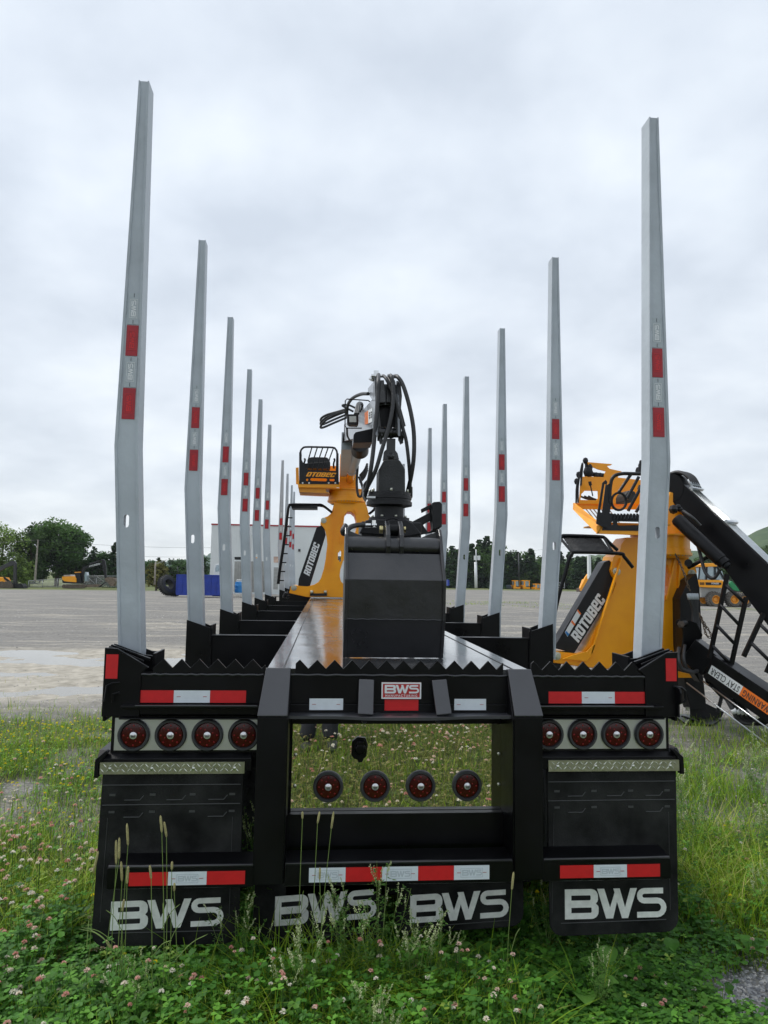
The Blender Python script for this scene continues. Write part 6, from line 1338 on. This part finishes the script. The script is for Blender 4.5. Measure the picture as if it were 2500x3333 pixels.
V, F, T_ = join([yel(2600, -5.6, -1.5, 1.8, 5.6, lambda x, y: vegf(x, y)*sstep(.42, .6, fbm(x, y, 1.1, 90)), .03, .16), yel(60, -3, 2.5, -.8, 1.5, vegf, .08, .22)])
tag(bulk('yellow_flowers', V, F, VEG, T_), 'tiny yellow flowers in patches at the gravel edge on the left', 'yellow flowers', kind='stuff')
# --- stones
def stones(x, y, smin, smax):
    n = len(x); base = np.array([(1, 0, 0), (0, 1, 0), (-1, 0, 0), (0, -1, 0), (0, 0, 1), (.7, .7, .4), (-.6, .5, .5)]); s = rng.uniform(smin, smax, n)**1.0; V = base[None]*(s[:, None, None]*rng.uniform(.5, 1.2, (n, 7, 1))); V = rotz(V, rng.uniform(0, 6.28, n)[:, None]); V[..., 2] *= .6
    V = V+np.stack([x, y, gz(x, y)], -1)[:, None]; T3 = np.array([(0, 5, 4), (5, 1, 4), (1, 6, 4), (6, 2, 4), (2, 3, 4), (3, 0, 4), (0, 1, 5), (1, 2, 6)]); F = (T3[None]+(np.arange(n)*7)[:, None, None]).reshape(-1, 3)
    c = np.array([(.30, .30, .30), (.22, .22, .22), (.42, .40, .37), (.14, .14, .145)])[rng.integers(0, 4, n)]*rng.uniform(.8, 1.2, n)[:, None]; return V.reshape(-1, 3), F, np.repeat(c, 7, 0)
x, y = sample(16000, 1.0, 2.4, -.8, .4, lambda x, y: 1-vegf(x, y)); x2, y2 = sample(22000, -8, 8, 1, 11, lambda x, y: (1-vegf(x, y))*(1-.8*mudf(x, y))*(np.abs(x) > 1.35)*np.clip(1.2-y*.07, 0, 1)); x3, y3 = sample(9000, -16, 16, 9, 34, lambda x, y: 1-mudf(x, y))
V, F, T_ = join([stones(x, y, .003, .014), stones(x2, y2, .004, .018), stones(x3, y3, .006, .026)]); SM = mat('loose_stone', (1, 1, 1), .85, tint=True); tag(bulk('gravel', V, F, SM, T_), 'loose grey gravel stones lying on the ground', 'gravel', kind='stuff')
# --- tall timothy stems, one by one (base on the ground, seed head where the photo has it)
STEM = mat('grass_stem', (.17, .25, .06), .6, var=.2); SEED = mat('timothy_seed_head', (.42, .38, .17), .8, var=.3, vscale=120, bump=.6, bscale=400)
TIM = [(-.28, 1470, 1500, 2750, 2790, 'tallest pale seed head before the left flap'), ]
def timothy(hx, hy, hl, Yh, lab, bx=None, lean=0, thick=1.):
    top = P(hx, hy, Yh); b0_ = P(hx-lean, hy+hl, Yh); x0 = float(b0_[0])-(lean/2309*3.2)*1.0; g0 = np.array((x0+rng.uniform(-.03, .03), Yh+rng.uniform(-.02, .03), 0)); g0[2] = float(gz(g0[0], g0[1]))-.01
    t = root('timothy_grass', lab, 'grass stem', tuple(g0), 'tall timothy grass stems'); m = MB(); m.tube(bez([g0, g0*.5+b0_*.5+(rng.uniform(-.012, .012), 0, 0), b0_, b0_*.2+top*.8], 6), [.0017, .0016]*9+[.0014], 5) if 0 else m.tube(bez([g0, g0*.5+b0_*.5+(rng.uniform(-.015, .015), 0, 0), b0_], 8), .0013*thick, 5)
    m.build('stem', STEM, t); m = MB(); ax_ = top-b0_; L_ = np.linalg.norm(ax_); r_ = .0046*thick; m.lathe(b0_, ax_, [(r_*.3, -.002), (r_*.9, L_*.06), (r_, L_*.3), (r_, L_*.7), (r_*.75, L_*.92), (r_*.2, L_)], 10); m.build('seed_head', SEED, t)
    m = MB(); 
    for k in range(2): q = g0+(b0_-g0)*(.25+.3*k); d = np.array((rng.uniform(-1, 1), rng.uniform(-.4, .4), .9)); m.tube(bez([q, q+d*.06, q+d*.12+(0, 0, -.03)], 4), [.0014]*8+[.0003], 4)
    m.build('leaf_blade', STEM, t)
f5 = lambda x, y: (x*900/1659, 2300+y*900/1659)
for (x, y, hl, ln, lab) in ((762, 700, 130, -6, 'tall straight timothy stem left of the tallest pair, before the left flap'), (963, 652, 100, -8, 'left stem of the tallest crossing pair before the left flap'), (985, 690, 90, -14, 'right stem of the tallest crossing pair before the left flap'), (697, 800, 142, 0, 'leftmost of the three timothy heads beside each other before the left flap'), (716, 785, 127, 2, 'middle one of three timothy heads beside each other before the left flap'), (727, 928, 118, -5, 'timothy head just left of the red bumper tape'), (770, 955, 105, 8, 'timothy head crossing the left end of the red bumper tape'), (899, 950, 80, -8, 'timothy head over the red half of the left bumper tape'), (1033, 928, 48, 2, 'short timothy head above the white piece of the left bumper tape'), (1047, 1057, 48, 2, 'short timothy head under the left bumper tape'), (590, 865, 130, 30, 'slanting timothy head at the left edge of the left flap'), (636, 1400, 45, -25, 'low leaning timothy head below the left flap corner'), (745, 1155, 70, 12, 'timothy head crossing the letter B on the left flap')):
    X, Y_p = f5(x, y); timothy(X, Y_p, hl*.5425, -.30-.1*rng.random(), lab, lean=ln*.54)
f2_ = lambda x, y: (900+x*.4972, 2000+y*.4972)
for (x, y, hl, ln, lab) in ((170, 1290, 45, 0, 'thin timothy head against the dark beam under the left lower corner of the mirror'), (283, 1290, 75, 14, 'slanting timothy head under the mirror, second from its left corner'), (375, 1290, 110, 16, 'timothy head under the leftmost mirror lamp'), (285, 1655, 78, 2, 'timothy head over the white left end of the middle bumper tape'), (1553, 1685, 115, 12, 'single tall golden timothy stem right of the middle bumper')):
    X, Y_p = f2_(x, y); timothy(X, Y_p, hl*.4972, -.32 if x > 1000 else -.26, lab, lean=ln*.5)
# --- white sweet clover: branching stems with small leaves and flower spikes
SWL = np.array([(.08, .18, .035), (.12, .23, .05)]); SWF = np.array([(.72, .74, .50), (.60, .68, .34)])
def sweet(label, loc, h, seed, group, nb=9, den=1.):
    r_ = np.random.default_rng(seed); t = root('white_sweet_clover', label, 'wild plant', loc, group); o = np.array(loc, float); m = MB(); Vl = []; Tl = []; Vf = []; Tf = []
    def leaf(c, s):
        for k in range(3):
            a = r_.random()*6.28; d = np.array((cos(a), sin(a), r_.uniform(-.2, .5))); b = nrm(np.cross(d, (0, 0, 1)))*s*.24; Vl.append([c, c+d*s*.6+b, c+d*s, c+d*s*.6-b]); Tl.append(SWL[r_.integers(0, 2)]*r_.uniform(.7, 1.4))
    for b in range(nb):
        a = r_.random()*6.28; sp = r_.uniform(.05, .32)*h; hh = h*r_.uniform(.55, 1.0); z0 = h*r_.uniform(0, .25); p0 = np.array((0, 0, z0)); p3 = np.array((cos(a)*sp, sin(a)*sp, hh)); p1_ = p0*.6+p3*.4+(0, 0, -.05*h); pts = bez([o+p0*0, o+p0, o+p1_, o+p3], 6); m.tube(pts, [.0022*(1-.7*i/len(pts)) for i in range(len(pts))], 4)
        P0, P3 = o+p1_, o+p3; n_l = int(16*den)
        for k in range(n_l): q = P0*(1-k/n_l)+P3*(k/n_l)+r_.normal(size=3)*.018; leaf(q, r_.uniform(.012, .022))
        for s_ in range(r_.integers(1, 4)):   # flower spikes
            q0 = P3-(P3-P0)*r_.random()*.35; d = nrm(np.array((cos(a+r_.normal()*.8)*.45, sin(a+r_.normal()*.8)*.45, 1))); L_ = r_.uniform(.04, .10)
            m.tube([q0, q0+d*L_], .0009, 4)
            for k in range(int(L_*420)):
                c = q0+d*L_*(.25+.75*r_.random()); e_ = r_.normal(size=3); e_ = nrm(e_)*.0045; f_ = nrm(np.cross(e_, r_.normal(size=3)))*.0026; c = c+e_*.8; Vf.append([c-e_*.6, c+f_, c+e_*.8, c-f_]); Tf.append(SWF[r_.integers(0, 2)]*r_.uniform(.8, 1.15))
    m.build('stem', STEM, t)
    for nm, v, c in (('leaves', Vl, Tl), ('flower_spikes', Vf, Tf)): v = np.array(v).reshape(-1, 3)-o; bulk(nm, v, np.arange(len(v)).reshape(-1, 4), VEG, np.repeat(np.array(c), 4, 0), t)
    return t
gr = 'white sweet clover plants beside the trailer'
def gl(px, py): q = G(px, py); return (float(q[0]), float(q[1]), float(gz(q[0], q[1])))
def at(x, y): return (x, y, float(gz(x, y)))
SW = [sweet('pale flowering sweet clover bush in the foreground under the left middle flap', at(-.37, -.40), .42, 1, gr, 12), sweet('leafy sweet clover reaching up the middle of the bumper between the two middle flaps', at(-.10, -.28), .62, 2, gr, 10, 1.4), sweet('tall sweet clover plant right of the right outer flap', at(1.62, .75), .72, 3, gr, 13, 1.2)]
def cp(src, x, y, s, lab): c = copy_tree(SW[src], None, at(x, y)); c.scale = (s, s, s); c.rotation_euler = (0, 0, rng.uniform(0, 6.28)); c['label'] = lab
cp(1, -.66, -.12, .75, 'sweet clover growing in the dark gap between the left outer flap and its neighbour'); cp(1, -.60, .25, 1.15, 'sweet clover high in the gap beside the left bumper post')
cp(1, .70, .12, .62, 'leafy sweet clover in the dark gap left of the right outer flap'); cp(1, .76, -.35, .55, 'small sweet clover touching the letter B of the right outer flap'); cp(0, -.85, -.75, .5, 'low sweet clover in front of the left outer flap corner')
cp(1, .12, -.30, .72, 'sweet clover in front of the gap between both middle flaps'); cp(0, -.15, -.62, .8, 'pale sweet clover at the front left of the middle')
for k, (x, y, s, lab) in enumerate(((1.95, 1.35, 1., 'pale sweet clover behind the tall one on the right'), (2.35, 1.0, 1.05, 'sweet clover in the middle of the right-hand clump'), (2.75, 1.5, 1.1, 'tall sweet clover near the right photo edge'), (2.3, 2.2, .95, 'sweet clover before the gravel under the silver pipes'), (1.75, 2.4, .85, 'sweet clover just right of the lamp panel'), (3.1, 2.3, 1., 'rearmost sweet clover at the right photo edge'), (2.55, .45, .85, 'nearest sweet clover at the right photo edge'), (1.55, 1.75, .8, 'sweet clover close beside the right mudguard'), (1.95, .45, .6, 'low sweet clover right of the big white letters'), (2.9, .9, .95, 'sweet clover half cut by the right photo edge'))): cp((2, 0, 2, 1, 2, 0, 2, 1, 0, 2)[k], x, y, s, lab)
for k, (x, y, s, lab, q_) in enumerate(((.02, -.36, .95, 'bright sweet clover overlapping the inner ends of both middle flaps', 0), (-.22, -.22, .85, 'sweet clover in front of the left middle flap lettering', 1), (3.4, 1.8, 1.15, 'tall sweet clover cut by the right photo edge below the warning strip', 2), (2.1, 1.75, 1.0, 'feathery sweet clover between the two tall right-hand ones', 0), (2.6, 2.9, 1.0, 'far sweet clover in front of the bare gravel on the right', 2), (1.7, 1.15, .95, 'sweet clover rubbing against the right mudguard edge', 2), (-.98, -.42, .6, 'slender sweet clover under the left outer flap', 1))): cp(q_, x, y, s, lab)
# --- broad-leaved plantains in the near right corner
PL = np.array([(.12, .30, .04), (.16, .35, .06), (.09, .24, .035)])
def plantain(label, loc, s, seed):
    r_ = np.random.default_rng(seed); t = root('broadleaf_plantain', label, 'wild plant', loc, 'broad-leaved plantains in the foreground'); V = []; F = []; T_ = []
    for k in range(r_.integers(6, 10)):
        a = 2.4*k+r_.random()*.6; L_ = s*r_.uniform(.7, 1.15); w_ = L_*.30; c = PL[r_.integers(0, 3)]*r_.uniform(.8, 1.2); ar = r_.uniform(.8, 1.7); n_ = 9; b0_ = len(V)
        for i in range(n_):
            u_ = i/(n_-1); r0 = L_*u_; z = .02*(u_ > 0)+ar*L_*(u_-.62*u_*u_); ww = .04*w_ if u_ < .22 else w_*max(.02, sin(pi*min(1, (u_-.18)/.84)))**.75
            for s_, dz in ((-1, .22), (-.5, .05), (0, -.04), (.5, .05), (1, .22)): wob = .08*w_*sin(7*u_+s_*3+k); v = np.array((r0, s_*ww+0*wob, z+dz*ww+wob*abs(s_)*.6)); V.append((v[0]*cos(a)-v[1]*sin(a), v[0]*sin(a)+v[1]*cos(a), v[2])); T_.append(c*(1.12 if s_ == 0 else 1))
        for i in range(n_-1):
            for j in range(4): q = b0_+i*5+j; F.append((q, q+1, q+6, q+5))
    bulk('leaves', np.array(V), np.array(F), VEG, np.array(T_), t, smooth=True); return t
for k, (x, y, s, lab) in enumerate(((1830, 3120, .085, 'upright plantain under the right outer flap'), (1980, 3170, .10, 'plantain right of the one under the flap'), (1750, 3260, .10, 'bright plantain in the lower middle right'), (1890, 3250, .12, 'largest plantain leaf rosette in the foreground'), (2060, 3290, .11, 'plantain at the bottom edge before the gravel patch'), (2180, 3120, .085, 'plantain with a long flat leaf beside the gravel'), (1640, 3290, .09, 'small plantain at the bottom left of the group'), (2440, 3090, .09, 'plantain at the right photo edge above the gravel'), (1560, 3110, .10, 'narrow-leaved plant below the middle flap'), (720, 3230, .09, 'broad leaves low between tall grasses left of the middle'), (2010, 3060, .07, 'plantain close under the right flap corner'))):
    q = gl(x, y+40); plantain(lab, q, s*1.15, 50+k)
# --- darker leafy weeds filling the shade under the flaps
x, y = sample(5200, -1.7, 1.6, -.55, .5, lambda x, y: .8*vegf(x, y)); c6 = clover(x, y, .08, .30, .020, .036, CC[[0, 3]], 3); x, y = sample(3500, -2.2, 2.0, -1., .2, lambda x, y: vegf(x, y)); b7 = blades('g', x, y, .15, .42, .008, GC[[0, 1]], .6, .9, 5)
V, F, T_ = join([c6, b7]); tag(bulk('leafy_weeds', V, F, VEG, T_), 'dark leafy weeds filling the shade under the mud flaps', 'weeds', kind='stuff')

# ================================================================ THE PHOTOGRAPHER (shins and boots show in the mirror panel)
Pn = root('person', 'person in dark trousers taking the photo, mirrored in the polished steel panel', 'person', (-.36, -3.86, 0))
def skin(name, verts, edges, radii, m_, par, sub=2):
    me = bpy.data.meshes.new(name); o_ = ORG_OF[par.name]; me.from_pydata([tuple(np.array(v)-o_) for v in verts], edges, []); ob = bpy.data.objects.new(name, me); scn.collection.objects.link(ob); ob.parent = par; ORG_OF[ob.name] = o_
    sk = ob.modifiers.new('skin', 'SKIN'); ob.modifiers.new('sub', 'SUBSURF').levels = sub; ob.modifiers['sub'].render_levels = sub
    for i, r in enumerate(radii): me.skin_vertices[0].data[i].radius = r if hasattr(r, '__len__') else (r, r)
    me.skin_vertices[0].data[0].use_root = True; me.materials.append(m_); sk.use_smooth_shade = True; return ob
px0, py0 = -.36, -3.86
Vb = [(px0, py0, .98), (px0, py0, 1.15), (px0, py0, 1.35), (px0, py0+.01, 1.50), (px0, py0+.02, 1.60), (px0, py0+.03, 1.70)]; Rb = [(.16, .12), (.15, .11), (.18, .12), (.07, .07), (.06, .06), (.085, .10)]
Eb = [(i, i+1) for i in range(5)]
for s in (-1, 1):
    k = len(Vb); Vb += [(px0+s*.09, py0, .90), (px0+s*.10, py0+.02, .50), (px0+s*.11, py0-.01, .14), (px0+s*.115, py0, .09)]; Rb += [(.10, .10), (.06, .06), (.035, .035), (.03, .03)]; Eb += [(0, k), (k, k+1), (k+1, k+2), (k+2, k+3)]
    k = len(Vb); Vb += [(px0+s*.19, py0, 1.42), (px0+s*.26, py0+.08, 1.18), (px0+s*.10, py0+.36, 1.42), (px0+s*.065, py0+.44, 1.50)]; Rb += [(.065, .065), (.045, .045), (.032, .032), (.03, .018)]; Eb += [(2, k), (k, k+1), (k+1, k+2), (k+2, k+3)]
skin('body', Vb, Eb, Rb, SKIN, Pn)
Vt = []; Et = []; Rt_ = []
Vt = [(px0, py0, 1.02), (px0, py0, .94)]; Rt_ = [(.175, .135), (.17, .13)]; Et = [(0, 1)]
for s in (-1, 1): k = len(Vt); Vt += [(px0+s*.095, py0, .86), (px0+s*.10, py0+.02, .50), (px0+s*.11, py0-.01, .06)]; Rt_ += [(.115, .115), (.088, .088), (.078, .078)]; Et += [(1, k), (k, k+1), (k+1, k+2)]
skin('trousers', Vt, Et, Rt_, JEAN, Pn)
Vj = [(px0, py0, .98), (px0, py0, 1.18), (px0, py0, 1.38), (px0, py0+.01, 1.49)]; Rj = [(.185, .145), (.17, .13), (.195, .135), (.085, .085)]; Ej = [(0, 1), (1, 2), (2, 3)]
for s in (-1, 1): k = len(Vj); Vj += [(px0+s*.19, py0, 1.43), (px0+s*.265, py0+.08, 1.18), (px0+s*.11, py0+.345, 1.405)]; Rj += [(.08, .08), (.06, .06), (.045, .045)]; Ej += [(2, k), (k, k+1), (k+1, k+2)]
skin('jacket', Vj, Ej, Rj, JACK, Pn)
for s in (-1, 1):
    m = MB(); m.sph((px0+s*.12, py0+.08, .045), (.052, .14, .05), 14); m.box(px0+s*.12-.048, px0+s*.12+.048, py0-.05, py0+.20, .0, .022); m.build('boot', RUB, Pn)
    hx, hy, hz_ = px0+s*.06, py0+.455, 1.53
    V5 = [(hx, hy-.02, hz_-.03), (hx-s*.002, hy, hz_+.02)]; E5 = [(0, 1)]; R5 = [(.026, .015), (.032, .014)]
    for j, (dz, L_) in enumerate(((.045, .07), (.022, .078), (-.001, .073), (-.024, .058))):
        k = len(V5); V5 += [(hx-s*.01, hy+.005, hz_+dz), (hx-s*.02, hy+L_*.45, hz_+dz+.012), (hx-s*.045, hy+L_*.62, hz_+dz+.010), (hx-s*.058, hy+L_*.5, hz_+dz+.006)]; R5 += [.010, .009, .0085, .0075]; E5 += [(1, k), (k, k+1), (k+1, k+2), (k+2, k+3)]
    k = len(V5); V5 += [(hx-s*.02, hy-.02, hz_-.005), (hx-s*.045, hy-.022, hz_+.012)]; R5 += [.011, .009]; E5 += [(0, k), (k, k+1)]
    skin('hand', V5, E5, R5, SKIN, Pn, 2)
m = MB(); m.sph((px0, py0+.03, 1.705), (.078, .098, .115), 20); m.sph((px0, py0+.128, 1.70), (.014, .022, .024), 10); m.sph((px0-.08, py0+.02, 1.70), (.012, .022, .032), 8); m.sph((px0+.08, py0+.02, 1.70), (.012, .022, .032), 8); m.build('head', SKIN, Pn)
m = MB(); m.sph((px0, py0+.012, 1.735), (.086, .102, .105), 18); m.build('hair', HAIR, Pn)
m = MB()
for s in (-1, 1): m.sph((px0+s*.032, py0+.117, 1.712), (.013, .008, .008), 10)
m.build('eye', BEZ, Pn); m = MB(); m.sph((px0, py0+.122, 1.652), (.026, .008, .006), 10); m.build('mouth', mat('lip', (.35, .13, .11), .5), Pn)
ph = MB(); ph.box(-.345-.04, -.345+.036, -3.335, -3.327, 1.60, 1.755); o = ph.build('phone', BLK, None, bevel=.003); tag(o, 'black phone held up by the person to take the photo', 'phone')

# ================================================================ AIR
hb = MB(); hb.box(-1900, 1900, -1800, 1980, -12, 260); hz = hb.build('haze', bpy.data.materials.new('haze_air')); tag(hz, 'thin grey summer air between the yard and the hills', 'haze', kind='stuff')
hm = hz.data.materials[0]; hm.use_nodes = True; n_ = hm.node_tree.nodes; n_.clear(); ho = n_.new('ShaderNodeOutputMaterial'); hv = n_.new('ShaderNodeVolumePrincipled'); hv.inputs['Density'].default_value = .00012; hv.inputs['Color'].default_value = (.86, .93, 1, 1); hm.node_tree.links.new(hv.outputs[0], ho.inputs['Volume'])
